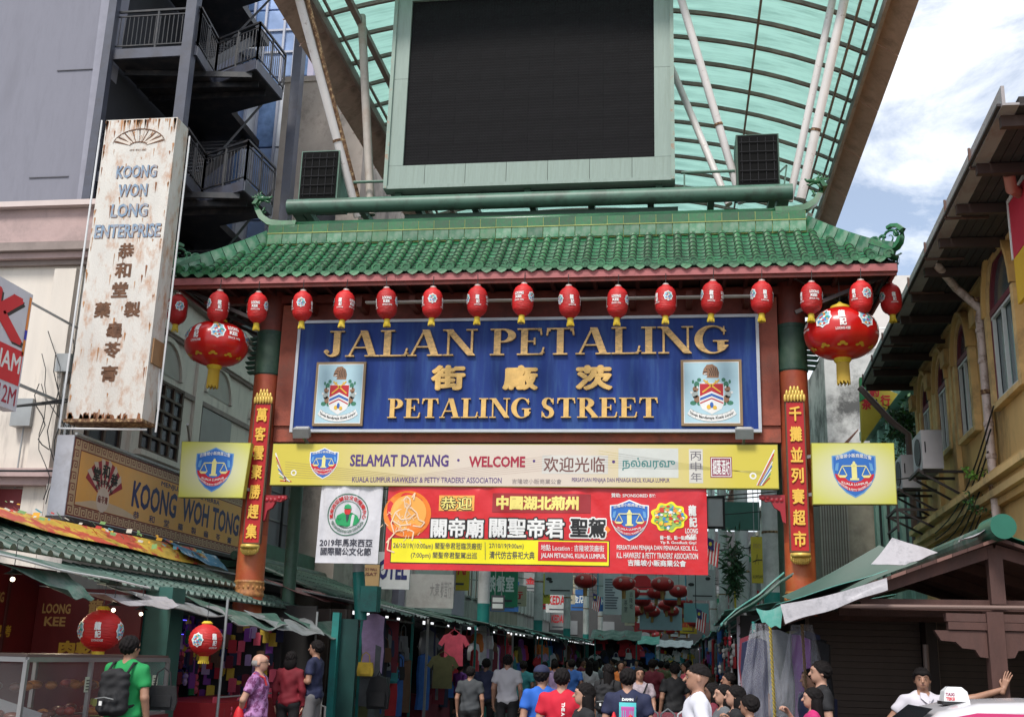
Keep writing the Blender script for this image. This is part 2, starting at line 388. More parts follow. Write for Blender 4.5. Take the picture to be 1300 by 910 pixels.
def serif_line(word, x0, z0, x1, h, Y, mat, parent, S=.17, depth=.05, gap=.07, space=.45):
 """row of raised letters between x0 and x1, baseline z0; every letter an object"""
 tot = 0; items = []
 for ch in word:
  if ch == ' ': tot += space; continue
  v, f, w_ = serif_mesh(ch, S, depth); items.append((tot, ch)); tot += w_ + gap
 k = (x1 - x0) / (tot - gap)
 for off, ch in items:
  v, f, w_ = serif_mesh(ch, S, depth)
  vs = [(x0 + (off + p[0]) * k, Y - p[2] - depth / 2, z0 + p[1] * h) for p in v]
  mk('letter', vs, f, [mat], None, parent)
def raised_char(ch, x0, z0, x1, z1, Y, mat, parent, bold=.03, depth=.05):
 c = bpy.data.curves.new('character', 'FONT'); c.body = ch; c.extrude = .5; c.resolution_u = 3
 o = bpy.data.objects.new('character', c); COL.objects.link(o); bpy.context.view_layer.update(); me = bpy.data.meshes.new_from_object(o)
 v = np.array([tuple(p.co) for p in me.vertices]); f = [tuple(p.vertices) for p in me.polygons]; bpy.data.objects.remove(o)
 a = v.min(0); b = v.max(0); V = []; F_ = []
 for i, (dx, dz) in enumerate(((0, 0), (1, 0), (-1, 0), (0, 1), (0, -1), (.7, .7), (-.7, -.7), (.7, -.7), (-.7, .7))):
  o_ = len(V); k = bold
  V += [(x0 + ((p[0] - a[0]) / (b[0] - a[0]) * (1 - 2 * k) + k + dx * k) * (x1 - x0), Y - depth / 2 - p[2] * (depth - .0012 * i), z0 + ((p[1] - a[1]) / (b[1] - a[1]) * (1 - 2 * k) + k + dz * k) * (z1 - z0)) for p in v]
  F_ += [tuple(q + o_ for q in t) for t in f]
 return mk('character', V, F_, [mat], None, parent)
# ================================================================= shared colours
GOLD = F('gold paint', (.62, .38, .09), .38, metal=.35, var=.25, scale=9)
GOLDL = F('gold leaf', (.72, .5, .12), .4, metal=.3, var=.2, scale=14)
REDP = M('gate red paint', (.20, .035, .022), .55, var=.25, scale=4, dirt=(.05, .02, .015), dirt_amt=.5, bump=.2)
REDB = M('beam red brown paint', (.30, .065, .035), .6, var=.25, scale=5, dirt=(.12, .05, .035), dirt_amt=.6, bump=.2)
ORNG = M('column orange red paint', (.46, .09, .028), .5, var=.22, scale=2.2, dirt=(.42, .17, .06), dirt_amt=.55, dscale=1.6, bump=.15)
PINKF = M('faded fascia red', (.40, .12, .12), .6, var=.2, scale=6, dirt=(.2, .06, .05), dirt_amt=.6, dscale=3)
GTILE = M('green glazed tile', (.018, .135, .045), .34, var=.55, scale=5, dirt=(.05, .065, .04), dirt_amt=.85, dscale=4.5, rnd=.3, coat=.12, dmin=.46, dmax=.66)
GTILE2 = M('pale green glazed tile', (.05, .20, .09), .4, var=.4, scale=6, dirt=(.13, .16, .11), dirt_amt=.8, dscale=3, rnd=.3)
GRIDG = M('ridge green glaze', (.035, .17, .08), .3, var=.4, scale=4, dirt=(.26, .30, .24), dirt_amt=.6, dscale=2.8, rnd=.3)
STEELG = M('green painted steel', (.075, .16, .115), .45, var=.15, scale=2, dirt=(.05, .06, .045), dirt_amt=.6, dscale=2.5)
BEZEL = M('pale grey green sheet steel', (.23, .30, .26), .5, var=.08, scale=2, dirt=(.17, .22, .18), dirt_amt=.5, stretch=(6, 6, .6))
UNDERG = M('dark green sheet', (.018, .06, .035), .5, var=.2)
WHITEP = M('white painted steel', (.66, .62, .60), .5, var=.06, dirt=(.25, .15, .11), dirt_amt=.9, dscale=9, dmin=.6, dmax=.68)
RUST = M('rusted steel', (.13, .06, .03), .85, var=.5, scale=12, dirt=(.55, .38, .2), dirt_amt=.9, dscale=14)
BLK = F('black enamel', (.012, .012, .013), .5)
WHT = F('white print', (.78, .78, .76), .55)
NAVY = F('navy print', (.03, .025, .16), .5)
DRED = F('crimson print', (.42, .01, .03), .5)
WIRE = F('black wire', (.02, .02, .02), .7, var=0)
GREYM = M('grey galvanised steel', (.33, .34, .34), .45, metal=.4, var=.12)

# ================================================================= the gate
GY = 18.0; CXL, CXR = -7.08, 1.95
gate = T('street_gate', 'tall street gate with green glazed tile roof on two red columns', 'gate', (-2.56, 18, 0))
for cx in (CXL, CXR):
 left = cx < 0
 b = MB()
 b.m(ORNG).lathe((cx, GY, 0), [(.26, 0), (.25, .4), (.235, 3.5)], 32, caps=False).m(M('column dull red paint', (.33, .055, .022), .55, var=.22, scale=2.5, dirt=(.45, .12, .04), dirt_amt=.5, dscale=1.3, bump=.15)).lathe((cx, GY, 0), [(.235, 3.5), (.232, 6.28)], 32)
 col = b.build('column', None, gate, 'auto')
 MB().lathe((cx, GY, 0), [(.236, 6.28), (.236, 6.30), (.25, 6.30), (.25, 6.36), (.242, 6.36), (.242, 7.02), (.25, 7.02), (.25, 7.08)], 32).build('green_sleeve', M('sleeve green paint', (.018, .06, .038), .5, var=.3, dirt=(.08, .12, .08)), col, 'auto')
 MB().lathe((cx, GY, 0), [(.234, 7.08), (.234, 7.9)], 32).build('column_head', REDP, col, 'auto')
 for sx in (-1, 1):
  for k in range(8):
   z = 6.34 + k * .088; L = .12 + .05 * sin(k * .9)
   MB().prism([(cx + sx * .235, GY - .05, z), (cx + sx * (.235 + L), GY - .05, z - .012), (cx + sx * (.235 + L + .03), GY - .05, z + .03), (cx + sx * .235, GY - .05, z + .05)], (0, .1, 0)).build('bracket_fin', M('fin green paint', (.02, .07, .045), .5), col)
 
 # carved base ring with flaking gilding
 r = MB(); r.lathe((cx, GY, 0), [(.245, 2.48), (.256, 2.50), (.256, 2.54), (.246, 2.56), (.246, 2.70), (.254, 2.72), (.24, 2.75)], 32)
 for i in range(20):
  a = 2 * pi * i / 20
  r.ball((cx + .245 * cos(a), GY + .245 * sin(a), 2.63), (.02, .015, .035), 6, 4)
 r.build('base_ring', M('worn gilding', (.38, .15, .05), .6, var=.4, scale=15, dirt=(.5, .3, .08), dscale=8), col, 'auto')
 # couplet board
 px = AY(327, 600, 17.7).x if left else AY(1012, 600, 17.7).x
 x0, x1 = px - .155, px + .155; z0 = AY(320, 690, 17.7).z; z1 = AY(335, 512, 17.7).z
 cb = MB().bx(x0, x1, 17.68, 17.76, z0, z1).build('couplet_board', F('couplet dark frame', (.10, .05, .02), .5), gate)
 a = Art(lambda x, z: (x, 17.68, z), (0, -1, 0)); a.rect(x0 + .022, z0 + .022, x1 - .022, z1 - .022, F('couplet red', (.42, .006, .01), .55)); a.build('red_field', parent=cb)
 chars = '萬客雲聚勝趕集' if left else '千攤並列賽超市'
 h = (z1 - z0 - .08) / 7
 for i, ch in enumerate(chars):
  zt = z1 - .04 - i * h
  raised_char(ch, px - .095, zt - h * .88, px + .095, zt - h * .14, 17.672, F('gilt character', (.85, .52, .08), .4, metal=.2), cb, bold=.03, depth=.02)
 # gilded lotus crown above and petal boss below
 cr = MB()
 for row, (n_, zz, ww, hh) in enumerate(((7, 0.0, .30, .13), (6, .07, .24, .13), (3, .14, .12, .12))):
  for i in range(n_):
   xx = px + (i - (n_ - 1) / 2) * ww / n_; lean = (i - (n_ - 1) / 2) / n_ * .12
   cr.ball((xx + lean * .4, 17.66, z1 + .05 + zz), (.026, .02, hh / 2), 8, 5)
 cr.build('lotus_crown', GOLDL, cb, True)
 pb = MB(); pb.lathe((px, 17.66, z0 - .05), [(.15, -.03), (.16, 0), (.15, .03)], 16)
 for i in range(11):
  t_ = -1 + 2 * i / 10
  pb.ball((px + t_ * .14, 17.62 + .03 * abs(t_), z0 - .08 - .05 * sqrt(max(0, 1 - t_ * t_))), (.02, .03, .07), 8, 5)
 pb.build('petal_boss', GOLDL, cb, True)
 # red scrolled bracket under the yellow strip
 sx = 1 if left else -1; q = AY(352 if left else 985, 634, 17.7)
 sb = MB(); zt = q.z + .08; x_ = cx + sx * .22
 sb.prism([(x_, 17.74, zt), (x_ + sx * .40, 17.74, zt), (x_ + sx * .40, 17.74, zt - .06), (x_ + sx * .30, 17.74, zt - .11), (x_ + sx * .22, 17.74, zt - .10), (x_ + sx * .17, 17.74, zt - .2), (x_ + sx * .08, 17.74, zt - .26), (x_ + sx * .05, 17.74, zt - .42), (x_, 17.74, zt - .45)], (0, .07, 0))
 for t_ in range(5): sb.lathe((x_ + sx * (.06 + .07 * t_), 17.73, zt - .05 - (.03 if t_ < 3 else 0)), [(.012, -.012), (.03, -.006), (.03, .01)], 10, ax='y')
 sb.build('scroll_bracket', F('bracket red', (.34, .01, .02), .4), gate)
# beams and the backing frame
b = MB(); b.bx(CXL + .235, CXR - .235, 17.90, 18.12, 5.10, 5.37); b.build('lower_beam', REDB, gate)
b = MB(); b.bx(CXL + .235, CXL + .56, 17.86, 18.1, 5.375, 7.55); b.build('side_post', REDB, gate)
b = MB(); b.bx(CXR - .60, CXR - .235, 17.86, 18.1, 5.375, 7.55); b.build('side_post', REDB, gate)
b = MB(); b.bx(CXL + .2, CXR - .2, 18.02, 18.16, 7.3, 8.4); b.build('backing_panel', REDP, gate)
b = MB(); b.bx(-8.35, 3.25, 17.86, 18.0, 7.60, 7.74); b.build('upper_beam', REDP, gate)
for i in range(9):
 x = -6.3 + i * .94
 MB().bx(x - .05, x + .05, 17.5, 18.01, 7.4, 7.58).build('bracket_arm', REDP, gate)
for y_ in (17.35, 17.42): MB().tube([(-5.2, y_, 7.42), (1.45, y_, 7.42)], .018, 8).build('conduit', F('cream conduit', (.5, .47, .42), .5), gate)

# ---- roof: hipped, 45 degree hips, tiles laid in rows
RX0, RX1, RY0, RY1, RZ = -8.58, 3.50, 17.0, 19.4, 7.86; HD = (RY1 - RY0) / 2; RH = 1.03
def rz(d): t = min(max(d / HD, 0), 1); return RZ + RH * (0.82 * t + 0.18 * t * t)
def flare(x): u = abs((x - (RX0 + RX1) / 2) / ((RX1 - RX0) / 2)); return .07 * max(0, u) ** 14
soff = MB()
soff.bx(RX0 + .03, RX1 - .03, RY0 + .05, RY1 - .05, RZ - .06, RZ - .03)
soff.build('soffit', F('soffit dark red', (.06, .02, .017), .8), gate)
for i in range(34):
 x = RX0 + .15 + i * (RX1 - RX0 - .3) / 33
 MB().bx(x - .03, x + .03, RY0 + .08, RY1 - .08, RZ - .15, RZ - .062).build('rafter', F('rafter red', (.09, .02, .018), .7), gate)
for n_, (xa, xb) in enumerate(((RX0, -4.6), (-4.597, -.6), (-.597, RX1))):
 MB().bx(xa, xb, RY0 - .01, RY0 + .03, RZ - .19, RZ - .07).build('fascia_board', PINKF, gate)
 MB().bx(xa, xb, RY1 - .03, RY1 + .01, RZ - .19, RZ - .07).build('fascia_board', PINKF, gate)
MB().bx(RX0, RX1, RY0 + .032, RY0 + .08, RZ - .25, RZ - .075).build('eave_beam', REDP, gate)
for x in (RX0, RX1): MB().bx(x - .02, x + .02, RY0 + .035, RY1 - .035, RZ - .19, RZ - .07).build('fascia_board', PINKF, gate)
# steel raker under the ends, seen dark against the sky
for cx, sx in ((CXL, -1), (CXR, 1)):
 k = MB(); ex = RX0 + .1 if sx < 0 else RX1 - .1
 for y_ in (17.3, 18.3, 19.2): k.bar((cx, y_, 7.1), (ex, y_, 7.7), .06)
 k.bar((ex, 17.1, 7.72), (ex, 19.3, 7.72), .06); k.bar((cx, 17.1, 7.62), (ex, 19.3, 7.68), .05)
 k.build('end_raker', F('raker dark steel', (.03, .02, .02), .6), gate)
NR = 48; SP = (RX1 - RX0) / NR
pan = MB()
PGL = M('pan tile glaze', (.02, .14, .06), .35, var=.5, scale=5, dirt=(.02, .03, .02), dscale=6); TLIP = F('tile lip dark', (.008, .016, .010), .8)  # dark colour sets off tile lips and barrel steps; also the roof bed
def roof_side(kind):
 """kind 0 front, 1 back, 2 left, 3 right"""
 n = NR if kind < 2 else 9
 length = (RX1 - RX0) if kind < 2 else (RY1 - RY0)
 step = length / n
 def W(s, d, h):      # s along the eave, d inwards, h above the roof plane
  z = rz(d) + h + (flare(RX0 + s) if kind < 2 else .0) * (1 - d / HD)
  if kind == 0: return (RX0 + s, RY0 + d, z)
  if kind == 1: return (RX0 + s, RY1 - d, z)
  if kind == 2: return (RX0 + d, RY0 + s, z)
  return (RX1 - d, RY0 + s, z)
 for i in range(n):
  s = (i + .5) * step + random.uniform(-.008, .008); dm = min(HD - .06, s - .02, length - s - .02)
  if dm < .05: continue
  mb = MB(); K = max(1, int(dm / .135)); r = .066; nn = 8; vs = []; fs = []
  rings = []
  for k in range(K):
   d0, d1 = dm * k / K - (0.03 if k == 0 else 0), dm * (k + 1) / K
   rings += [(d0, r * 1.12), (d1, r * .88)]
  for d, rr in rings:
   for j in range(nn + 1):
    a = pi * j / nn; vs.append(W(s + rr * cos(a), d, .02 + rr * sin(a) * 1.1))
  for k in range(len(rings) - 1):
   for j in range(nn): fs.append((k * (nn + 1) + j, k * (nn + 1) + j + 1, (k + 1) * (nn + 1) + j + 1, (k + 1) * (nn + 1) + j))
  mb.m(GTILE).add(vs, [q for i_, q in enumerate(fs) if (i_ // nn) % 2 == 0]); o_ = len(mb.v) - len(vs); mb.m(TLIP); mb.f += [tuple(p + o_ for p in q) for i_, q in enumerate(fs) if (i_ // nn) % 2]; mb.mi += [mb.cur] * (len(mb.f) - len(mb.mi)); mb.m(GTILE)
  # round end tile with a raised rim
  d = -.045; c = W(s, d, .035)
  for (ra, rb, dd) in ((0, .048, .0), (.048, .052, -.012), (.052, .078, -.012), (.078, .08, .04)):
   ring = []
   for rr, off in ((ra, dd if ra else 0), (rb, dd)):
    for j in range(14):
     a = 2 * pi * j / 14; ring.append(W(s + rr * cos(a), d + off, .035 + rr * sin(a)))
   mb.add(ring, [(j, (j + 1) % 14, 14 + (j + 1) % 14, 14 + j) for j in range(14)])
  row = mb.build('barrel_tile_row', None, gate, 'auto')
 for i in range(n + 1):
  s = i * step
  if i in (0, n): continue
  # drip tile: a curved leaf below the eave
  pts = [(-.105, .02), (-.10, -.02), (-.085, -.055), (-.05, -.09), (0, -.115), (.05, -.09), (.085, -.055), (.10, -.02), (.105, .02), (.05, -.012), (0, -.022), (-.05, -.012)]
  fr = [W(s + a * 1.05, -.05 - .01 * cos(a * 15), b_ + .012) for a, b_ in pts]; bk = [W(s + a * 1.05, -.03, b_ + .012) for a, b_ in pts]
  m_ = MB().add(fr + bk, [tuple(range(12)), tuple(range(23, 11, -1))] + [(j, (j + 1) % 12, 12 + (j + 1) % 12, 12 + j) for j in range(12)])
  m_.build('drip_tile', GTILE2, gate)
 for i in range(n + 1):      # pan tiles: stepped troughs between the rows
  s = i * step; w_ = step / 2 - .05
  dm = min(HD - .06, max(s, .1), max(length - s, .1)); K = max(1, int(dm / .125))
  for k in range(K):
   d0, d1 = dm * k / K - .015, dm * (k + 1) / K
   vs = [W(s + a * w_ * 1.2, d, -.025 * (1 - a * a) + lift) for d, lift in ((d0 - .004, -.004), (d0, .014), (d1, -.002)) for a in (-1, -.5, 0, .5, 1)]
   for r_, mt in ((0, TLIP), (1, PGL)): pan.m(mt).add(vs[r_ * 5:r_ * 5 + 10], [(j, j + 1, 6 + j, 5 + j) for j in range(4)])
 pan.m(TLIP)
 if kind < 2:
  q = [W(0, 0, -.14), W(length, 0, -.14), W(length - HD, HD, -.12), W(HD, HD, -.12)]
 else: q = [W(0, 0, -.14), W(length, 0, -.14), W(length / 2, HD, -.12)]
 pan.add(q, [tuple(range(len(q)))])
for kd in range(4): roof_side(kd)
pt = pan.build('pan_tiles', None, gate, True); pt['kind'] = 'stuff'
# main ridge: two courses of box tiles and a dark cap
YC = (RY0 + RY1) / 2; XA, XB = RX0 + HD + .02, RX1 - HD - .02; zr = rz(HD)
NT = 34
for i in range(NT):
 x0 = XA + (XB - XA) * i / NT; x1 = XA + (XB - XA) * (i + 1) / NT
 MB().bx(x0 + .006, x1 - .006, YC - .13, YC + .13, zr - .08, zr + .115).build('ridge_tile', GRIDG if i % 7 else GTILE2, gate)
 MB().bx(x0 + .006, x1 - .006, YC - .115, YC + .115, zr + .135, zr + .30).build('ridge_tile', GTILE, gate)
MB().bx(XA, XB, YC - .105, YC + .105, zr - .1, zr + .3).bx(XA, XB, YC - .14, YC + .14, zr + .117, zr + .133).build('ridge_core', M('ridge joints', (.30, .34, .10), .6, var=.3), gate)
def cap(name, pts, w0, h0, mat):
 mb = MB(); n = len(pts); vs = []
 for i, p in enumerate(pts):
  t_ = i / (n - 1); w_ = w0 * (1 - .6 * t_); h_ = h0 * (1 - .5 * t_); d = (Vector(pts[min(i + 1, n - 1)]) - Vector(pts[max(i - 1, 0)])).normalized()
  side = d.cross(Vector((0, 0, 1)));  side = side.normalized() if side.length > .01 else Vector((0, 1, 0))
  up = side.cross(d).normalized(); p = Vector(p)
  vs += [p - side * w_, p + side * w_, p + side * w_ * .8 + up * h_, p - side * w_ * .8 + up * h_]
 mb.add(vs, [(i * 4 + j, i * 4 + (j + 1) % 4, (i + 1) * 4 + (j + 1) % 4, (i + 1) * 4 + j) for i in range(n - 1) for j in range(4)] + [(3, 2, 1, 0), tuple((n - 1) * 4 + j for j in range(4))])
 return mb.build(name, mat, gate, 'auto')
MB().tube([(XA + .1, YC, zr + .32), (XB - .1, YC, zr + .32)], .075, 12).build('ridge_cap', M('ridge cap dark glaze', (.015, .09, .035), .3, var=.4), gate, True)
for sx, xe in ((-1, XA), (1, XB)):
 pts = [(xe - sx * .5, YC, zr + .25), (xe - sx * .2, YC, zr + .27), (xe + sx * .05, YC, zr + .33), (xe + sx * .22, YC, zr + .46), (xe + sx * .31, YC, zr + .62), (xe + sx * .32, YC, zr + .76), (xe + sx * .27, YC, zr + .86)]
 c_ = cap('ridge_end', pts, .12, .14, GTILE)
 d_ = MB(); hd = Vector((xe + sx * .22, YC, zr + .88))
 d_.ball(hd, (.09, .05, .06), 10, 6); d_.tube([hd + Vector((-sx * .05, 0, .0)), hd + Vector((-sx * .16, 0, .01)), hd + Vector((-sx * .2, 0, .05))], [.045, .03, .012], 8)
 d_.tube([hd, hd + Vector((-sx * .12, 0, -.07)), hd + Vector((-sx * .17, 0, -.06))], [.03, .022, .01], 8)
 for k in range(4): d_.tube([hd + Vector((sx * .03 * k, 0, .02)), hd + Vector((sx * (.05 + .05 * k), 0, .1 - .02 * k)), hd + Vector((sx * (.02 + .06 * k), .0, .16 - .03 * k))], [.02, .016, .005], 6)
 for k in range(4): d_.tube([Vector(pts[3 + k % 3]) + Vector((0, 0, .1)), Vector(pts[3 + k % 3]) + Vector((-sx * .08, .03 * (-1) ** k, .17 + .02 * k)), Vector(pts[3 + k % 3]) + Vector((-sx * .02, 0, .22))], [.02, .02, .006], 6)
 d_.build('dragon_finial', GTILE, c_, True)
 # hips with box tiles and openwork curls
 for yy, sy in ((RY0, 1), (RY1, -1)):
  cx_ = RX0 if sx < 0 else RX1
  hp = []
  for k in range(9):
   t_ = k / 8; d = HD * (1 - t_) + .02 * t_; zz = rz(d) + .10 + (.12 * max(0, t_ - .75) * 4) ** 1.5
   hp.append((cx_ - sx * d, yy + sy * d, zz))
  for k in range(8):
   a_, b_ = Vector(hp[k]), Vector(hp[k + 1]); g = (b_ - a_) * .03
   MB().bar(a_ + g, b_ - g, .13, .26).build('hip_tile', GRIDG, gate)
  tail = [Vector(hp[-3]) + Vector((0, 0, .05))] + [Vector((cx_, yy, hp[-1][2] + .2)) + Vector((sx, -sy, 0)).normalized() * (.20 * sin(a_) - .06) + Vector((0, 0, -.20 * cos(a_))) for a_ in (.0, .5, 1.0, 1.5, 2.0, 2.6, 3.1, 3.5)]
  hc = cap('hip_end', tail, .08, .1, GTILE)
  cu = MB(); dirv = Vector((sx, -sy, 0)).normalized()
  for (o_, rr, zz) in ((-.02, .15, .30), (-.32, .12, .22), (-.56, .085, .14), (.12, .07, .36), (-.16, .06, .34), (-.45, .05, .22)):
   base = Vector((cx_, yy, hp[-1][2] + .02)) + dirv * (o_ - .08) + Vector((0, 0, zz * .7 + (.0 if o_ > -.2 else .14 * abs(o_))))
   cu.tube([base + dirv * (cos(a) * rr * (1 - a / 11)) + Vector((0, 0, sin(a) * rr * (1 - a / 11))) for a in [k * .5 for k in range(0, 17)]], [.026 - .0012 * k for k in range(17)], 6)
  cu.build('scroll_ornament', M('scroll green glaze', (.015, .11, .045), .3, var=.4), hc, True)

# ---- blue street name board
nb = T('street_name_board', 'large blue board with raised gold lettering JALAN PETALING and PETALING STREET on the gate', 'sign', (-2.56, 17.8, 5.3))
NY = 17.78
tl = AY(385, 411, NY); br = AY(963, 545, NY); x0, x1, z0, z1 = tl.x - .03, br.x, br.z, tl.z
BLUE = M('board blue paint', (.004, .032, .20), .5, spec=.3, var=.15, scale=1.5, dirt=(.03, .09, .26), dirt_amt=.6, dscale=2, stretch=(3, 1, .3))
MB().bx(x0, x1, NY, NY + .08, z0, z1).build('board', BLUE, nb)
fm = F('aluminium trim', (.5, .52, .56), .4, metal=.2)
for (a, b_, c, d) in ((x0 - .05, x1 + .05, z1, z1 + .05), (x0 - .05, x1 + .05, z0 - .05, z0), (x0 - .05, x0, z0 + .002, z1 - .002), (x1, x1 + .05, z0 + .002, z1 - .002)):
 MB().bx(a, b_, NY - .03, NY + .09, c, d).build('trim', fm, nb)
W_ = lambda px, py: AY(px, py, NY)
a, b_ = W_(412, 454), W_(925, 449); zt = W_(668, 418).z
LG = M('aged brass lettering', (.66, .42, .16), .42, metal=.25, var=.3, scale=7, dirt=(.18, .13, .08), dirt_amt=.7, dscale=6, stretch=(1, 1, 2))
LG2 = M('bright gold lettering', (.72, .45, .14), .4, metal=.2, var=.18, scale=9)
zb = (a.z + b_.z) / 2
xm1 = W_(606, 450).x; xm2 = W_(622, 450).x
serif_line('JALAN', a.x, zb, xm1, zt - zb, NY, LG, nb, S=.19, depth=.06, gap=.0)
serif_line('PETALING', xm2, zb, b_.x, zt - zb, NY, LG, nb, S=.19, depth=.06, gap=.01)
a, b_ = W_(492, 531), W_(836, 531); zt = W_(668, 506).z
xm1 = W_(674, 530).x; xm2 = W_(687, 530).x
serif_line('PETALING', a.x, a.z, xm1, zt - a.z, NY, LG2, nb, S=.22, depth=.05, gap=.04)
serif_line('STREET', xm2, a.z, b_.x, zt - a.z, NY, LG2, nb, S=.22, depth=.05, gap=.05)
for ch, p0, p1 in (('街', 547, 592), ('廠', 638, 684), ('茨', 731, 778)):
 q0, q1 = W_(p0, 496), W_(p1, 464); raised_char(ch, q0.x, q0.z, q1.x, q1.z, NY, LG2, nb, bold=.045, depth=.05)
# two framed coats of arms
CR, CW, CB, CY, CG = F('arms red', (.5, .01, .02), .5), WHT, F('arms blue', (.03, .12, .42), .5), F('arms yellow', (.75, .45, .04), .5), F('arms green', (.04, .2, .12), .5)
CSK, CTG, CGR = F('arms pale blue', (.42, .62, .70), .5, var=.05), F('arms tiger brown', (.30, .16, .09), .6), F('arms grey', (.38, .42, .40), .5)
def arms(px0, py0, px1, py1):
 a = W_(px0, py1); c = W_(px1, py0); xa, za, xb, zb_ = a.x, a.z, c.x, c.z; w_, h_ = xb - xa, zb_ - za
 pl = MB().bx(xa, xb, NY - .045, NY - .001, za, zb_).build('arms_plaque', F('plaque frame bronze', (.28, .19, .1), .5, metal=.3), nb)
 A_ = Art(lambda s, t: (xa + s * w_, NY - .045, za + t * h_), (0, -1, 0))
 A_.rect(.05, .04, .95, .96, CSK)
 A_.frame(.045, .035, .955, .965, .012, CW, 1)
 X = lambda *p: A_.poly(*p)
 # supporters, either side
 for m_ in (0, 1):
  fx = (lambda s: s) if not m_ else (lambda s: 1 - s)
  for (u, v, rx, ry, mt) in ((.26, .62, .045, .05, CG), (.24, .55, .05, .045, CTG), (.23, .47, .055, .06, CGR), (.26, .40, .05, .06, CTG), (.2, .34, .055, .035, CG), (.3, .33, .04, .03, CG), (.3, .69, .035, .03, CG), (.2, .66, .02, .03, CG), (.17, .50, .02, .02, CW), (.22, .43, .025, .015, BLK), (.27, .58, .015, .02, CW)):
   A_.disc(fx(u), v, rx, ry, mt, 1 + int(mt in (CW, BLK)), 9)
 # tiger head crest with stripes
 X([(.36, .80), (.38, .86), (.43, .92), (.52, .93), (.60, .88), (.63, .80), (.62, .72), (.42, .72), (.44, .76), (.36, .77)], CTG, 1)
 for k in range(5): A_.line([(.46 + .035 * k, .90 - .02 * abs(k - 2)), (.49 + .03 * k, .82), (.47 + .035 * k, .75)], .012, BLK, 2)
 A_.line([(.37, .81), (.44, .81)], .014, BLK, 2); A_.line([(.38, .78), (.43, .79)], .012, CW, 2); A_.disc(.43, .85, .012, .01, BLK, 2, 6)
 # shield
 sh = [(.30, .62), (.36, .655), (.5, .64), (.64, .655), (.70, .62), (.70, .33), (.66, .25), (.5, .17), (.34, .25), (.30, .33)]
 X(sh, CW, 2)
 X([(.31, .63), (.69, .63), (.69, .44), (.5, .52), (.31, .44)], CR, 3)
 X([(.31, .425), (.5, .50), (.69, .425), (.69, .36), (.5, .44), (.31, .36)], CW, 3)
 X([(.31, .415), (.5, .485), (.69, .415), (.69, .375), (.5, .445), (.31, .375)], CB, 4)
 A_.line([(.31, .335), (.5, .41), (.69, .335)], .018, CR, 4)
 for m_ in (1, -1): A_.line([(.5 - m_ * .15, .50), (.5 + m_ * .13, .69)], .022, CY, 5); A_.line([(.5 + m_ * .10, .64), (.5 + m_ * .06, .68)], .016, CY, 6)
 A_.disc(.45, .28, .035, .035, CY, 5, 10); A_.disc(.55, .27, .035, .03, CY, 5, 10); A_.disc(.5, .31, .03, .045, CB, 5, 10)
 # scroll with the motto
 for c0, wd, l in ((CGR, .105, 2), (CW, .09, 3)):
  A_.line([(.5 + .42 * sin(k), .11 + .13 * (1 - cos(k * 1.25))) for k in [-1.1 + i * .22 for i in range(11)]], wd, c0, l)
 A_.text('Dewan Bandaraya Kuala Lumpur', 0, 0, 1, 1, BLK, 6, .02, warp=lambda x, y: (.5 + .42 * sin(-1.0 + 2.0 * x), .085 + .05 * y + .13 * (1 - cos((-1.0 + 2.0 * x) * 1.25))))
 A_.build('coat_of_arms', parent=pl)
arms(397, 460, 466, 541); arms(865, 457, 941, 541)
for px, py in ((383, 549), (945, 550)):
 q = AY(px, py, 17.5); t = T('floodlight', 'small floodlight on the beam under the %s corner of the blue name board' % ('left' if px < 500 else 'right'), 'floodlight', (q.x, 17.5, q.z), 'floodlights under the name board')
 MB().box((q.x, 17.5, q.z + .0), (.28, .12, .16), Matrix.Rotation(.5, 3, 'X')).build('housing', GREYM, t); MB().box((q.x, 17.49, q.z + .085), (.23, .09, .012), Matrix.Rotation(.5, 3, 'X')).build('glass', F('lamp glass', (.5, .5, .47), .15), t); MB().bar((q.x, 17.56, q.z - .05), (q.x, 17.88, q.z - .12), .04).build('arm', GREYM, t)
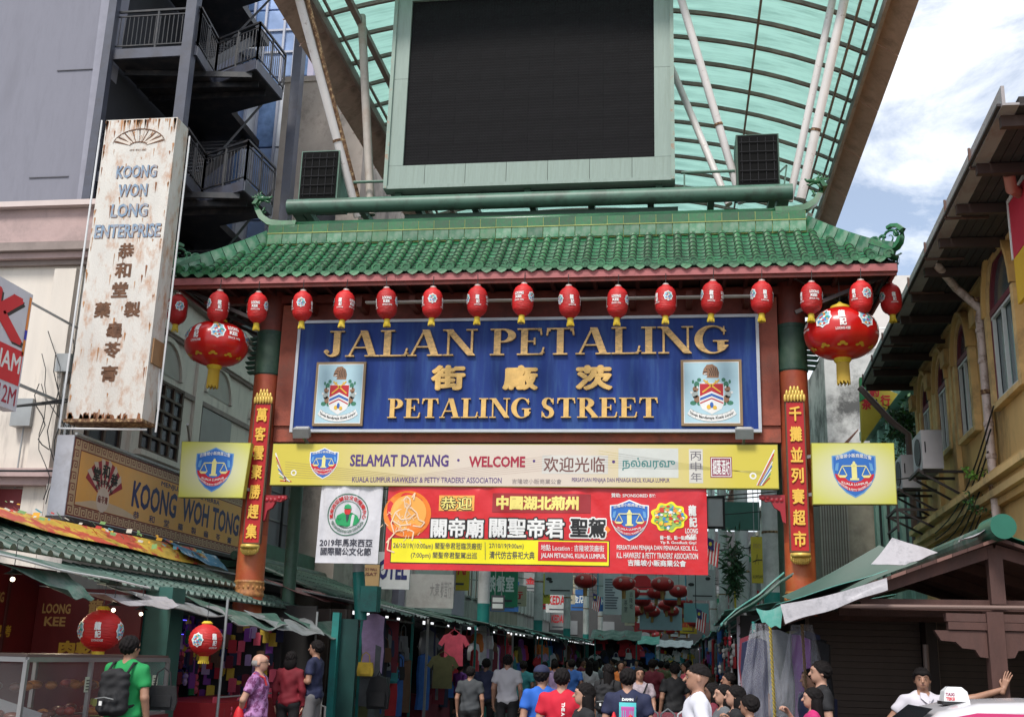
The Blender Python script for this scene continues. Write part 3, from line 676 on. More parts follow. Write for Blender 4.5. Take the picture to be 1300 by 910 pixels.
# ================================================================= signs on the gate
SB, SR, SY = F('shield blue', (.02, .14, .50), .45), F('shield red', (.55, .01, .03), .45), F('shield yellow', (.78, .72, .28), .45)
YEL = F('sign yellow', (.66, .62, .07), .5)
def shield(A_, cx, cz, w_, h_, l=1, border=WHT):
 def pts(k):
  hw, hh = w_ / 2 * k, h_ / 2 * k
  L = [(-1, .72), (-.62, .76), (-.25, .9), (0, 1.0), (.25, .9), (.62, .76), (1, .72), (1.0, .2), (.92, -.15), (.72, -.5), (.4, -.8), (0, -1), (-.4, -.8), (-.72, -.5), (-.92, -.15), (-1.0, .2)]
  return [(cx + a * hw, cz + b * hh) for a, b in L]
 A_.poly(pts(1.0), border, l); A_.poly(pts(.93), SB, l + 1)
 hw, hh = w_ / 2, h_ / 2
 L = [(-.9, -.02), (-.55, -.08), (-.3, -.30), (0, -.38), (.3, -.30), (.55, -.08), (.9, -.02), (.84, -.2), (.62, -.52), (.3, -.70), (0, -.74), (-.3, -.70), (-.62, -.52), (-.84, -.2)]
 A_.poly([(cx + a * hw, cz + b * hh) for a, b in L], SR, l + 2)
 A_.rect(cx - .06 * w_, cz - .1 * h_, cx + .06 * w_, cz + .19 * h_, SY, l + 3); A_.rect(cx - .10 * w_, cz - .14 * h_, cx + .10 * w_, cz - .10 * h_, SY, l + 3)
 A_.disc(cx, cz + .2 * h_, .035 * w_, .05 * h_, SY, l + 4, 10)
 A_.line([(cx - .27 * w_, cz + .15 * h_), (cx + .27 * w_, cz + .15 * h_)], .022 * h_, SY, l + 4)
 for s_ in (-1, 1):
  x = cx + s_ * .27 * w_
  A_.line([(x - .1 * w_, cz - .04 * h_), (x, cz + .15 * h_), (x + .1 * w_, cz - .04 * h_)], .015 * h_, SY, l + 3)
  A_.poly([(x - .11 * w_, cz - .04 * h_), (x + .11 * w_, cz - .04 * h_), (x + .06 * w_, cz - .09 * h_), (x - .06 * w_, cz - .09 * h_)], SY, l + 4)
  A_.poly([(cx + s_ * .44 * w_, cz + .06 * h_), (cx + s_ * .41 * w_, cz + .2 * h_), (cx + s_ * .34 * w_, cz + .22 * h_), (cx + s_ * .37 * w_, cz + .05 * h_)], F('shield light blue', (.12, .33, .62), .5), l + 2)
 A_.text('吉隆坡小販商業公會', 0, 0, 1, 1, WHT, l + 4, .015, warp=lambda x, y: (cx + (x - .5) * w_ * .82, cz + h_ * (.27 + .085 * y + .055 * (1 - (2 * x - 1) ** 2))))
 A_.text('KUALA LUMPUR', 0, 0, 1, 1, WHT, l + 4, .02, warp=lambda x, y: (cx + (x - .5) * w_ * .6, cz - h_ * (.155 + .05 * (1 - (2 * x - 1) ** 2)) + h_ * (.05 * y - .05)))
 A_.text("HAWKERS & PETTY TRADERS ASSN", 0, 0, 1, 1, WHT, l + 4, .02, warp=lambda x, y: (cx + (x - .5) * w_ * .76, cz - h_ * (.14 + .17 * (1 - abs(2 * x - 1) ** 1.7)) + h_ * (.05 * y - .06)))
def gradient(name, c0, c1, axis='X', half=4.2, p0=.25, p1=.75, radial=False, rough=.45, emit=0):
 m = M(name, c0, rough, var=0); n = m.node_tree; b = n.nodes['Principled BSDF']
 t = n.nodes.new('ShaderNodeTexCoord'); g = n.nodes.new('ShaderNodeVectorMath'); g.operation = 'MULTIPLY'
 g.inputs[1].default_value = (1 / half, 0, 0) if not radial else (1 / half, 1 / half, 1 / half * 1.5)
 ln = n.nodes.new('ShaderNodeVectorMath'); ln.operation = 'LENGTH'; r = n.nodes.new('ShaderNodeValToRGB')
 r.color_ramp.elements[0].position = p0; r.color_ramp.elements[1].position = p1; r.color_ramp.elements[0].color = (*c1, 1); r.color_ramp.elements[1].color = (*c0, 1)
 n.links.new(t.outputs['Object'], g.inputs[0]); n.links.new(g.outputs[0], ln.inputs[0]); n.links.new(ln.outputs['Value'], r.inputs['Fac']); n.links.new(r.outputs['Color'], b.inputs['Base Color'])
 return m
SY_ = 17.62
a = AY(347, 563, SY_); c = AY(989, 618, SY_); x0, x1, z0, z1 = a.x, c.x, c.z + .03, a.z
z0 = (AY(345, 614, SY_).z + AY(990, 622, SY_).z) / 2
ws = T('welcome_sign', 'long yellow welcome sign reading SELAMAT DATANG, WELCOME below the blue board', 'sign', ((x0 + x1) / 2, SY_, z0), None)
MB().bx(x0, x1, SY_, SY_ + .14, z0, z1).build('light_box', F('sign box edge', (.35, .34, .05), .5), ws)
g_ = Art(lambda x, z: (x, SY_, z), (0, -1, 0)); g_.rect(x0 + .01, z0 + .01, x1 - .01, z1 - .01, gradient('welcome yellow fading to cream', (.63, .53, .065), (.66, .57, .48), half=4.3, p0=.22, p1=.82), 0)
face = g_.build('printed_face', parent=ws)
A = GA(SY_, base=.0045)
PUR = F('sign purple', (.075, .03, .18), .5); CRI = F('sign crimson', (.36, .01, .04), .5); BRN = F('sign brown', (.16, .06, .05), .5); TEA = F('sign teal', (.06, .22, .21), .5); OLV = F('fine line olive', (.38, .27, .1), .5)
WA = F('label white', (.62, .60, .55), .5); WB = F('tamil label', (.60, .62, .58), .5)
for k in range(7):
 A.line([A.w(362, 586 + k * 3.2), A.w(520, 604 + k * 1.5)], .006, OLV, 0); A.line([A.w(520, 604 + k * 1.5), A.w(700, 578 + k * 3)], .004, F('fine line pink', (.5, .36, .3), .5), 0)
 A.line([A.w(760, 572 + k * 3.5), A.w(975, 604 - k * 1.0)], .004, F('fine line gold', (.55, .48, .12), .5), 0)
q = A.w(411, 588); shield(A, q[0], q[1], .50, .53, 1)
A.ptext('SELAMAT DATANG', 444, 592, 570, 577, PUR, 1, .03); A.disc(*A.w(582, 584), .022, .022, PUR, 1, 10)
A.ptext('WELCOME', 595, 593, 667, 579, CRI, 1, .035); A.disc(*A.w(678, 585), .022, .022, PUR, 1, 10)
A.prect(688, 601, 772, 578, WA, 0); A.ptext('欢迎光临', 690, 599, 768, 580, BRN, 1, .012); A.disc(*A.w(779, 586), .026, .026, PUR, 1, 10)
A.prect(785, 606, 861, 569, WB, 0); A.ptext('நல்வரவு', 790, 597, 857, 581, TEA, 1, .02)
A.prect(875, 613, 892, 570, WA, 0); A.vtext('丙申年', *A.b(877, 612, 890, 572), F('ink grey', (.12, .11, .13), .5), 1)
A.prect(902, 606, 929, 580, F('seal maroon', (.25, .015, .06), .5), 1); A.frame(*A.b(903, 605, 928, 581), .012, WHT, 2); A.text('細葉', *A.b(905, 603, 915, 583), WHT, 2, .02); A.text('酒坊', *A.b(916, 603, 926, 583), WHT, 2, .02)
A.ptext("KUALA LUMPUR HAWKERS' & PETTY TRADERS' ASSOCIATION", 447, 612, 637, 606, PUR, 1, .01)
A.ptext('吉隆坡小販商業公會', 650, 614, 713, 608, F('ink soft', (.25, .2, .2), .5), 1, .0)
A.ptext('PERSATUAN PENJAJA DAN PENIAGA KECIL KUALA LUMPUR', 726, 613, 850, 607, PUR, 1, .01)
for k, cc in enumerate((WHT, SR, OLV, WHT, SB, WHT, F('print green', (.1, .35, .12), .5), SR)):   # rockets and towers in the corners
 A.line([A.w(350 + k * .8, 575 + k * 5), A.w(362 + k * 1.2, 611)], .022 - .001 * k, cc, 1 + k % 3); A.line([A.w(983 - k * .8, 571 + k * 5), A.w(961 - k * 1.0 + 2 * k, 616)], .022 - .001 * k, cc, 1 + k % 3)
A.ring(*A.w(373, 600), .03, .05, WHT, 1, 16); A.ring(*A.w(956, 604), .03, .055, WHT, 1, 16)
A.build('lettering', parent=face)

# the two hanging vinyl banners, slightly creased
BY = 17.66
def crease(x, z, x0, x1, z0, z1):
 u = (x - x0) / (x1 - x0); v = (z - z0) / (z1 - z0)
 y = .012 * sin(u * 9 + v * 1.5) + .010 * sin(u * 23 - v * 4)
 for c_ in (.0, .31, .62, 1.0):
  for s_ in (-1, 1):
   y += .028 * math.exp(-((u - c_) - s_ * .16 * (1 - v)) ** 2 / .0006) * v * (1 if s_ > 0 else -.6)
 return y + .010 * sin(v * 5 + u * 3)
def banner(name, label, px0, py0, px1, py1, base, skew=0.0, grp=None):
 a = AY(px0, py1, BY); c = AY(px1, py0, BY); x0, z0, x1, z1 = a.x, a.z, c.x, c.z
 fn = lambda x, z: (x + skew * (z1 - z), BY + crease(x, z, x0, x1, z0, z1), z)
 t = T(name, label, 'banner', ((x0 + x1) / 2, BY, z0), grp)
 A_ = Art(fn, (0, -1, 0), base=.002, step=.004)
 nx, nz = int((x1 - x0) / .03), int((z1 - z0) / .04)
 MB().thick(lambda u, v: fn(x0 + u * (x1 - x0), z0 + v * (z1 - z0)), nx, nz, (0, .004, 0)).build('vinyl_sheet', base, t, True)
 A_.g = lambda X0, Z0, X1, Z1, mat, l=1: (A_.m(mat), A_.grid(lambda u, v: A_.P(X0 + u * (X1 - X0), Z0 + v * (Z1 - Z0), l), max(1, int(abs(X1 - X0) / .03)), max(1, int(abs(Z1 - Z0) / .04))))
 A_.w = lambda px, py: (AY(px, py, BY).x, AY(px, py, BY).z)
 A_.b = lambda a0, b0, a1, b1: (min(A_.w(a0, b0)[0], A_.w(a1, b1)[0]), min(A_.w(a0, b0)[1], A_.w(a1, b1)[1]), max(A_.w(a0, b0)[0], A_.w(a1, b1)[0]), max(A_.w(a0, b0)[1], A_.w(a1, b1)[1]))
 A_.T = lambda body, a0, b0, a1, b1, mat, l=2, bold=0.0: A_.text(body, *A_.b(a0, b0, a1, b1), mat, l, bold)
 for q in ((x0, z1), (x1, z1), (x0, z0), (x1, z0), ((x0 + x1) / 2, z1)):
  MB().tube([fn(*q), (q[0] + (.04 if q[0] > (x0 + x1) / 2 else -.04), BY + .03, q[1] + (.16 if q[1] > z0 + .1 else -.02))], .006, 5).build('tie_cord', WIRE, t)
 return t, A_
VW = M('white vinyl', (.62, .61, .64), .45, var=.06, bump=.9, bscale=4)
t, A = banner('festival_banner', 'white banner with green robed figure in a round emblem hanging under the welcome sign', 401, 617, 486.5, 714, VW, skew=-.012)
INK = F('ink dark', (.05, .05, .07), .5); EG = F('emblem green', (.01, .32, .10), .5); EGR = F('emblem dark green', (.03, .14, .08), .5); ERD = F('emblem red', (.6, .02, .02), .5)
cx, cz = A.w(442, 653)
A.ring(cx, cz, .335, .35, EGR, 2, 40); A.ring(cx, cz, .215, .225, EGR, 2, 36)
arc_text(A, '馬來西亞關公文化推廣中心', cx, cz, .28, radians(195), radians(-15), .075, ERD, 3, .03)
arc_text(A, 'PERSATUAN KEBUDAYAAN GUAN GONG MALAYSIA', cx, cz, .28, radians(203), radians(337), .05, EGR, 3, .02, flip=True)
A.poly([(cx - .20, cz - .12), (cx - .17, cz - .02), (cx - .08, cz + .03), (cx, cz), (cx + .08, cz + .03), (cx + .17, cz - .02), (cx + .21, cz - .1), (cx + .16, cz - .17), (cx, cz - .20), (cx - .16, cz - .17)], EG, 3)
A.disc(cx, cz + .06, .055, .075, ERD, 4, 14); A.poly([(cx - .06, cz + .09), (cx - .05, cz + .15), (cx, cz + .175), (cx + .05, cz + .15), (cx + .06, cz + .09)], EG, 5)
A.poly([(cx - .025, cz), (cx + .03, cz), (cx + .02, cz - .09), (cx, cz - .13), (cx - .02, cz - .06)], INK, 5)
for k in range(3): A.line([(cx - .16 + .04 * k, cz - .06 - .01 * k), (cx - .13 + .04 * k, cz - .09)], .008, INK, 5)
A.T('2019年馬來西亞', 406, 693, 474, 684, INK, 2, .02); A.T('國際關公文化節', 407, 704, 472, 695, INK, 2, .02)
A.build('lettering', parent=t)
VR = gradient('red vinyl darker to the right', (.66, .012, .018), (.66, .012, .018), rough=.4)
VR = M('red vinyl', (.64, .014, .02), .35, var=.08, scale=1.2, bump=.9, bscale=3.5, dirt=(.40, .02, .04), dirt_amt=.5, dscale=.5)
t, A = banner('event_banner', 'long red event banner with yellow schedule box hanging under the welcome sign', 487, 619, 897, 722, VR)
OR, OR2, LINEC = F('print orange', (.85, .22, .02), .4), F('print light orange', (.9, .42, .08), .4), F('line art cream', (.85, .62, .42), .5)
BY_ = F('print bright yellow', (.85, .75, .01), .4); MAR = F('print maroon', (.32, .015, .02), .4); PY = F('print pale yellow', (.85, .72, .2), .4); WW = WHT
cx, cz = A.w(517, 652)
A.disc(cx, cz, .40, .38, OR, 1, 30); A.disc(cx + .02, cz + .02, .30, .29, OR2, 2, 28)
# outline figure in flowing robes
random.seed(3)
for pts in ([(-.02, .30), (-.07, .24), (-.06, .14), (0, .10), (.05, .16), (.04, .25), (-.02, .30)], [(.07, .28), (.12, .36), (.1, .24)], [(-.06, .12), (-.2, .02), (-.26, -.16), (-.2, -.34), (-.32, -.5)], [(.05, .12), (.16, .02), (.2, -.1), (.3, -.14), (.24, -.22), (.1, -.2)], [(-.2, .02), (-.1, -.1), (.04, -.08), (.14, .0)], [(-.24, -.12), (-.1, -.2), (.06, -.18)], [(-.18, -.3), (0, -.26), (.12, -.3), (.1, -.45)], [(-.28, -.42), (-.3, -.62), (-.18, -.66)], [(0, .1), (-.04, -.05), (.02, -.2)]):
 A.line([(cx + x * 1.0, cz + z * .95) for x, z in pts], .022, LINEC, 4)
for k in range(60):
 x, z = random.gauss(-.04, .12), random.uniform(-.5, .28); x *= (.5 if z > .1 else 1.2); A.line([(cx + x, cz + z), (cx + x + random.uniform(-.07, .07), cz + z - .05)], .009, LINEC, 4)
A.g(*A.b(557, 648, 603, 629), OR2, 1); A.T('恭迎', 558, 648, 601, 630, BLK, 2, .06); A.T('恭迎', 559, 647, 600, 631, PY, 3, .015)
A.g(*A.b(625, 650, 750, 627), MAR, 1); A.T('中國湖北荊州', 630, 647, 735, 630, PY, 3, .05)
for (s_, p0, p1) in (('關帝廟', 546, 615), ('關聖帝君', 621, 717), ('聖駕', 724, 769)):
 last = s_ == '聖駕'
 A.T(s_, p0 - 1.5, 684, p1 + 1.5, 656, WW if last else BLK, 2, .10); A.T(s_, p0, 682, p1, 658, BLK if last else WW, 3, .03)
A.g(*A.b(495, 714, 774, 686), BLK, 1); A.g(*A.b(496, 713, 773, 687), BY_, 2); A.g(*A.b(683, 711.5, 771, 688.5), VR, 3)
A.T('26/10/19(10:00am) 關聖帝君蒞臨茨廠街', 499, 697, 612, 689, INK, 3, .01); A.T('(7:00pm) 關聖帝君聖駕出巡', 521, 709, 606, 701, INK, 3, .01)
A.line([A.w(616, 688), A.w(616, 710)], .008, INK, 3); A.T('27/10/19(9:00am)', 621, 697, 665, 690, INK, 3, .01); A.T('清代仿古祭祀大典', 621, 709, 679, 700, INK, 3, .015)
A.T('地點 Location : 吉隆坡茨廠街', 687, 699, 767, 692, WW, 4, .012); A.T('JALAN PETALING, KUALA LUMPUR.', 687, 709.5, 769, 703, WW, 4, .025)
A.T('贊助: SPONSORED BY:', 776, 631, 832, 626, WW, 2, .02)
q = A.w(799, 660); shield(A, q[0], q[1], .62, .66, 2)
for (cx_, cz_, R0) in ((*A.w(849, 656), .24),):
 A.poly([(cx_ + (R0 * 1.15 + .02 * cos(9 * a)) * cos(a), cz_ + (R0 + .02 * cos(9 * a)) * sin(a) * .95) for a in [k * pi / 36 for k in range(72)]], BY_, 2)
 A.poly([(cx_ + (R0 * .95 + .02 * cos(9 * a)) * cos(a), cz_ + (R0 * .85 + .02 * cos(9 * a)) * sin(a) * .95) for a in [k * pi / 36 for k in range(72)]], F('print lime', (.3, .5, .12), .5), 3)
 random.seed(11)
 for k in range(70):
  a, r = random.uniform(0, 6.3), R0 * .85 * sqrt(random.random()); A.disc(cx_ + r * cos(a) * 1.1, cz_ + r * sin(a) * .9, random.uniform(.018, .04), random.uniform(.012, .03), [F('floral blue', (.05, .25, .6)), F('floral red', (.6, .04, .03)), F('floral orange', (.8, .3, .04)), F('floral green', (.03, .3, .15)), WHT, F('floral yellow', (.8, .6, .05))][k % 6], 4 + k % 3, 8)
A.T('龍', 874, 655, 884, 641, WW, 2, .04); A.T('記', 875, 669, 885, 656, WW, 2, .04); A.T('LOONG', 870, 677, 886, 670.5, WW, 2, .03); A.T('KEE', 872, 684, 884, 678, WW, 2, .03)
A.T('龍一點，點一點真誠意！', 838, 683 + 2, 884, 679 + 1, WW, 2, .03); A.T('Yip B. Goodluck Grp!', 838, 691, 884, 687, WW, 2, .03)
A.T('PERSATUAN PENJAJA DAN PENIAGA KECIL K.L.', 783, 699, 886, 693, WW, 2, .02); A.T("K.L. HAWKERS' & PETTY TRADERS' ASSOCIATION", 783, 708, 886, 702, WW, 2, .02); A.T('吉隆坡小販商業公會', 797, 718, 871, 711, WW, 2, .03)
for (px, py) in ((762, 664), (768, 672), (756, 672), (764, 680)): A.disc(*A.w(px, py), .09, .07, OR, 1, 5)
A.build('lettering', parent=t)

# square association signs either side of the gate
def wing_sign(pts, label, rot):
 YY = 17.45; P = [AY(px, py, YY) for px, py in pts]
 t = T('association_sign', label, 'sign', (sum(p.x for p in P) / 4, YY, min(p.z for p in P)), 'square yellow association signs on the gate columns')
 MB().prism([(p.x, YY, p.z) for p in P], (0, .12, 0)).build('light_box', F('sign box edge', (.35, .34, .05), .5), t)
 cx = sum(p.x for p in P) / 4; cz = sum(p.z for p in P) / 4
 g_ = Art(lambda x, z: (x, YY, z), (0, -1, 0)); g_.poly([(cx + (p.x - cx) * .985, cz + (p.z - cz) * .98) for p in P], gradient('yellow sign paling in the middle', (.58, .58, .10), (.70, .70, .58), half=.85, p0=.1, p1=1.0, radial=True), 0)
 g_.build('printed_face', parent=t)
 A_ = Art(lambda x, z: (x, YY, z), (0, -1, 0), base=.005); shield(A_, cx + .01, cz, .66, .76, 0, border=F('shield outline blue', (.12, .3, .6))); A_.build('emblem', parent=t)
 for sx in (-1, 1):
  xx = CXL if cx < 0 else CXR
 MB().bar((cx + (.55 if cx < 0 else -.55), YY + .15, cz + .3), (xx, 17.9, cz + .3), .05).build('bracket', GREYM, t)
 MB().bar((cx + (.55 if cx < 0 else -.55), YY + .15, cz - .3), (xx, 17.9, cz - .3), .05).build('bracket', GREYM, t)
wing_sign([(226, 631), (308, 632), (319, 562), (231, 560)], 'square yellow sign with scales shield emblem left of the left gate column', 0)
wing_sign([(1032, 640), (1139, 640), (1135, 562), (1030, 562)], 'square yellow sign with scales shield emblem right of the right gate column', 0)

# ================================================================= paper lanterns
LR = M('lantern red cloth', (.52, .012, .012), .5, var=.14, scale=3, dirt=(.36, .02, .015), dirt_amt=.8, dscale=1.2, rnd=.22, stretch=(1, 1, 7), bump=.8, bscale=9); LR2 = M('lantern satin red', (.55, .008, .006), .28, var=.15, scale=3, coat=.3)
TAGY = F('tassel yellow', (.62, .45, .03), .6)
def lantern_art(par, rad, prints, r_of_z, zc):
 """prints: list of (angle, z, kind, size) wrapped on the lantern skin"""
 A_ = None
 for ang, zz, kind, s in prints:
  fn = lambda u, v, ang=ang, zz=zz: ((r_of_z(zz + v) + .004) * sin(ang + u / rad), -(r_of_z(zz + v) + .004) * cos(ang + u / rad), zc + zz + v)
  B = MB(); P = lambda u, v, l=0, fn=fn: Vector(fn(u, v)) * 1 + Vector((sin(ang), -cos(ang), 0)) * .0015 * l
  if kind == 'flower':
   for k, (rr, mt) in enumerate(((1.0, WHT), (.82, F('floral pale blue', (.25, .5, .6))))):
    B.m(mt); pts = [P(s * rr * (1 + .1 * cos(8 * a)) * cos(a), s * 1.1 * rr * (1 + .1 * cos(8 * a)) * sin(a), k) for a in [j * pi / 12 for j in range(24)]]
    B.add([P(0, 0, k)] + pts, [(0, j + 1, (j + 1) % 24 + 1) for j in range(24)])
   random.seed(5)
   for k in range(26):
    a, r = random.uniform(0, 6.3), s * .75 * sqrt(random.random()); B.m([F('floral blue', (.05, .25, .6)), F('floral red', (.6, .04, .03)), WHT, F('floral green', (.03, .3, .15)), F('floral orange', (.8, .3, .04))][k % 5])
    cc = [P(r * cos(a) + s * .16 * cos(b_), r * sin(a) + s * .13 * sin(b_), 2 + k % 2) for b_ in [j * 1.0472 for j in range(6)]]; B.add(cc, [tuple(range(6))])
  else:
   for body, x0, y0, x1, y1, bold in kind:
    v, f, a, b, c, d = text_mesh(body, bold); B.m(WHT)
    B.add([P((x0 + (p[0] - a) / (b - a) * (x1 - x0)) * s, (y0 + (p[1] - c) / (d - c) * (y1 - y0)) * s, 1 + p[2]) for p in v], f)
  B.build('lantern_print', None, par)
CHN = [('龍', -.55, .05, .45, 1.3, .04), ('記', -.35, -1.1, .55, 0, .04), ('LOONG KEE', -.9, -1.65, 1.0, -1.3, .03)]
ENG = [('LOONG', -1, .45, 1, 1.15, .05), ('KEE', -.8, -.35, .6, .3, .05), ('SINCE 1976', -1, -.95, 1.1, -.62, .03)]
def make_small():
 t = T('paper_lantern', '', 'lantern', (0, 0, 0))
 R0, H0 = .175, .53
 def r_of_z(z): u = min(1, abs(z) / (H0 / 2)); return R0 * (1 - u ** 3.6) ** .55 * .999 + .001 if u < .97 else .07
 pr = []; K = 36
 for k in range(K + 1):
  z = -H0 / 2 + H0 * k / K; pr.append((max(.06, r_of_z(z)) * (1 if k % 2 else .955), z))
 MB().lathe((0, 0, 0), pr, 26, caps=True).build('lantern_body', LR, t, True)
 MB().lathe((0, 0, 0), [(.05, H0 / 2), (.05, H0 / 2 + .03), (.035, H0 / 2 + .035)], 14).build('top_cap', F('cap silver', (.6, .5, .45), .4, metal=.4), t)
 m = MB(); m.lathe((0, 0, 0), [(.05, -H0 / 2 - .10), (.052, -H0 / 2 - .06), (.048, -H0 / 2), (.02, -H0 / 2)], 14)
 for k in range(14):
  a = 2 * pi * k / 14; m.bar((.05 * cos(a), .05 * sin(a), -H0 / 2 - .08), (.055 * cos(a), .055 * sin(a), -H0 / 2 - .135), .012)
 m.build('tassel', TAGY, t)
 MB().tube([(0, 0, H0 / 2 + .03), (0, 0, H0 / 2 + .22)], .007, 4).build('cord', WIRE, t)
 lantern_art(t, R0, [(0, .03, 'flower', .075), (1.25, 0, CHN, .062), (2.6, .0, ENG, .075), (3.9, .03, 'flower', .075), (5.1, .02, CHN, .062)], r_of_z, 0)
 return t
proto = make_small()
pxs = [225, 277, 327, 384, 437, 491, 549, 606, 664, 723, 784, 845, 904, 967, 1030, 1093, 1131]
pys = [393, 390, 391, 389, 388, 386, 385, 383, 381, 384, 384, 382, 378, 378, 379, 378, 380]
rots = [.75, -.55, -2.6, .15, -1.55, -2.5, .1, -1.2, -2.8, -1.1, -2.55, .05, -1.35, -1.15, -2.6, .55, -1.25]
ords = ['first', 'second', 'third', 'fourth', 'fifth', 'sixth', 'seventh', 'eighth', 'ninth', 'tenth', 'eleventh', 'twelfth']
for i, (px, py, ro) in enumerate(zip(pxs, pys, rots)):
 yy = 16.93 if 0 < i < 16 else (17.15 if i == 0 else 17.7)
 p = AY(px, py, yy)
 if i == 0: lb = 'oblong red paper lantern at the far left end of the gate eave'
 elif i == 1: lb = 'oblong red lantern hanging in front of the big left lantern'
 elif i == 2: lb = 'oblong red lantern just left of the left gate column'
 elif i == 14: lb = 'oblong red lantern just right of the right gate column'
 elif i == 15: lb = 'oblong red lantern hanging in front of the big right lantern'
 elif i == 16: lb = 'oblong red paper lantern at the far right end of the gate eave'
 elif i < 9: lb = 'oblong red lantern above the blue board, %s from its left end' % ords[i - 3]
 else: lb = 'oblong red lantern above the blue board, %s from its right end' % ords[13 - i]
 c = proto if i == 0 else clone(proto)
 c.location = p; c.rotation_euler = (random.uniform(-.06, .06), random.uniform(-.07, .07), ro + random.uniform(-.2, .2)); c['label'] = lb; c['group'] = 'oblong lanterns along the gate eave'
 if i: 
  s_ = random.uniform(.97, 1.03); c.scale = (s_, s_, s_)
def make_big():
 t = T('festival_lantern', '', 'lantern', (0, 0, 0)); R0 = .54; H0 = .78; n = 10
 def rz_(z): u = abs(z) / (H0 / 2); return R0 * (1 - min(1, u) ** 2.3) ** .5
 mb = MB(); K = 18; NN = 60; vs = []
 for k in range(K + 1):
  th = pi * k / K; z = cos(th) * H0 / 2
  for j in range(NN):
   a = 2 * pi * j / NN; lob = 1 - .05 * abs(sin(a * n / 2)) ** .6 * 0 - .035 * (1 - abs(sin(a * n / 2 + .3)) ** .35)
   r = max(.11, rz_(z)) * lob; vs.append((r * cos(a), r * sin(a), z))
 mb.add(vs, [(k * NN + j, (k + 1) * NN + j, (k + 1) * NN + (j + 1) % NN, k * NN + (j + 1) % NN) for k in range(K) for j in range(NN)])
 mb.build('lantern_body', LR2, t, True)
 MB().lathe((0, 0, 0), [(.12, .375), (.15, .39), (.14, .43), (.05, .47), (.02, .5)], 20).build('top_cap', TAGY, t, 'auto')
 m = MB(); m.lathe((0, 0, 0), [(.10, -.45), (.13, -.41), (.12, -.37)], 20); m.build('bottom_ring', TAGY, t)
 m = MB()
 for k in range(30):
  a = 2 * pi * k / 30; m.bar((.085 * cos(a), .085 * sin(a), -.42), (.09 * cos(a), .09 * sin(a), -.74 - .02 * (k % 3)), .018)
 m.build('tassel', F('tassel gold fringe', (.5, .33, .03), .6), t)
 MB().tube([(0, 0, .48), (0, 0, .9)], .008, 5).build('cord', WIRE, t)
 # gold clouds round the foot
 g_ = MB()
 for k in range(10):
  a0 = 2 * pi * k / 10
  for (du, dv, rr) in ((0, 0, .042), (-.045, -.02, .03), (.045, -.02, .03)):
   zz = -.25 + dv; r = rz_(zz) + .006
   c = Vector((r * cos(a0 + du / .4), r * sin(a0 + du / .4), zz)); nrm = Vector((cos(a0 + du / .4), sin(a0 + du / .4), -.8)).normalized(); uu = nrm.cross(Vector((0, 0, 1))).normalized(); vv = uu.cross(nrm)
   g_.add([c + nrm * .004 + uu * rr * cos(b_) + vv * rr * .7 * sin(b_) for b_ in [j * pi / 5 for j in range(10)]], [tuple(range(10))])
 o_ = g_.build('gold_clouds', F('cloud gold', (.55, .30, .02)), t); o_['kind'] = 'stuff'
 lantern_art(t, R0, [(.42 + k * 1.257, .13, 'flower', .13) for k in range(5)] + [(-.3 + k * 1.257, .1, CHN if k % 2 == 0 else ENG, .11) for k in range(5)], rz_, 0)
 return t
bigp = make_big()
p = AY(275, 437, 17.3); bigp.location = p; bigp['label'] = 'large round red festival lantern hanging at the left end of the gate'; bigp['group'] = 'large lanterns at the gate ends'
c = clone(bigp, AY(1068, 424, 17.3), 1.15 + .3, label='large round red festival lantern hanging at the right end of the gate'); c.scale = (1.06,) * 3

# ================================================================= video screen, its frame and loudspeakers
scr = T('video_screen', 'huge dark video screen in a pale green steel casing above the gate roof', 'screen', (-2.7, 19.4, 9.8))
a = AY(488, 238, 19); b_ = AY(857, 226, 19); X0, X1, Z0, Z1 = a.x, b_.x, (a.z + b_.z) / 2, 14.42
q0, q1 = AY(512, 212, 19), AY(831, 198, 19); IX0, IX1, IZ0, IZ1 = q0.x, q1.x, q0.z, 14.31
SF = 18.95
n_ = 7
for i in range(n_):
 xa, xb = X0 + (X1 - X0) * i / n_, X0 + (X1 - X0) * (i + 1) / n_
 MB().bx(xa + .004, xb - .004, SF, SF + .2, Z0, IZ0).build('casing_panel', BEZEL, scr)
for (xa, xb) in ((X0, IX0), (IX1, X1)):
 for k in range(2):
  za = IZ0 + (Z1 - IZ0) * k / 2
  MB().bx(xa, xb, SF - .0, SF + .2, za + .005, za + (Z1 - IZ0) / 2 - .001).build('casing_panel', BEZEL, scr)
MB().bx(IX0, IX1, SF, SF + .2, IZ1, Z1).build('casing_panel', BEZEL, scr)
MB().bx(X0 + .02, X1 - .02, SF + .2, SF + 1.0, Z0 + .01, Z1).build('housing', UNDERG, scr)
for xa in (X0, X1 - .07): MB().bx(xa, xa + .07, SF - .05, SF - .002, Z0 - .06, Z1).build('edge_trim', M('trim rusty green', (.22, .3, .25), .5, dirt=(.3, .14, .07), dirt_amt=.7, dscale=6, dmin=.56), scr)
MB().bx(X0 - .0, X1, SF - .03, SF + .25, Z0 - .07, Z0 - .003).build('bottom_trim', BEZEL, scr)
LED = M('unlit LED face', (.008, .0075, .0085), .8, spec=.15, var=.25, scale=1.5, stretch=(.7, 1, 3))
nt = LED.node_tree; bb = nt.nodes['Principled BSDF']
t_ = nt.nodes.new('ShaderNodeTexCoord'); wv = []
for ax in ('X', 'Z'):
 w_ = nt.nodes.new('ShaderNodeTexWave'); w_.wave_type = 'BANDS'; w_.bands_direction = ax; w_.inputs['Scale'].default_value = 5.2; nt.links.new(t_.outputs['Object'], w_.inputs['Vector']); wv.append(w_)
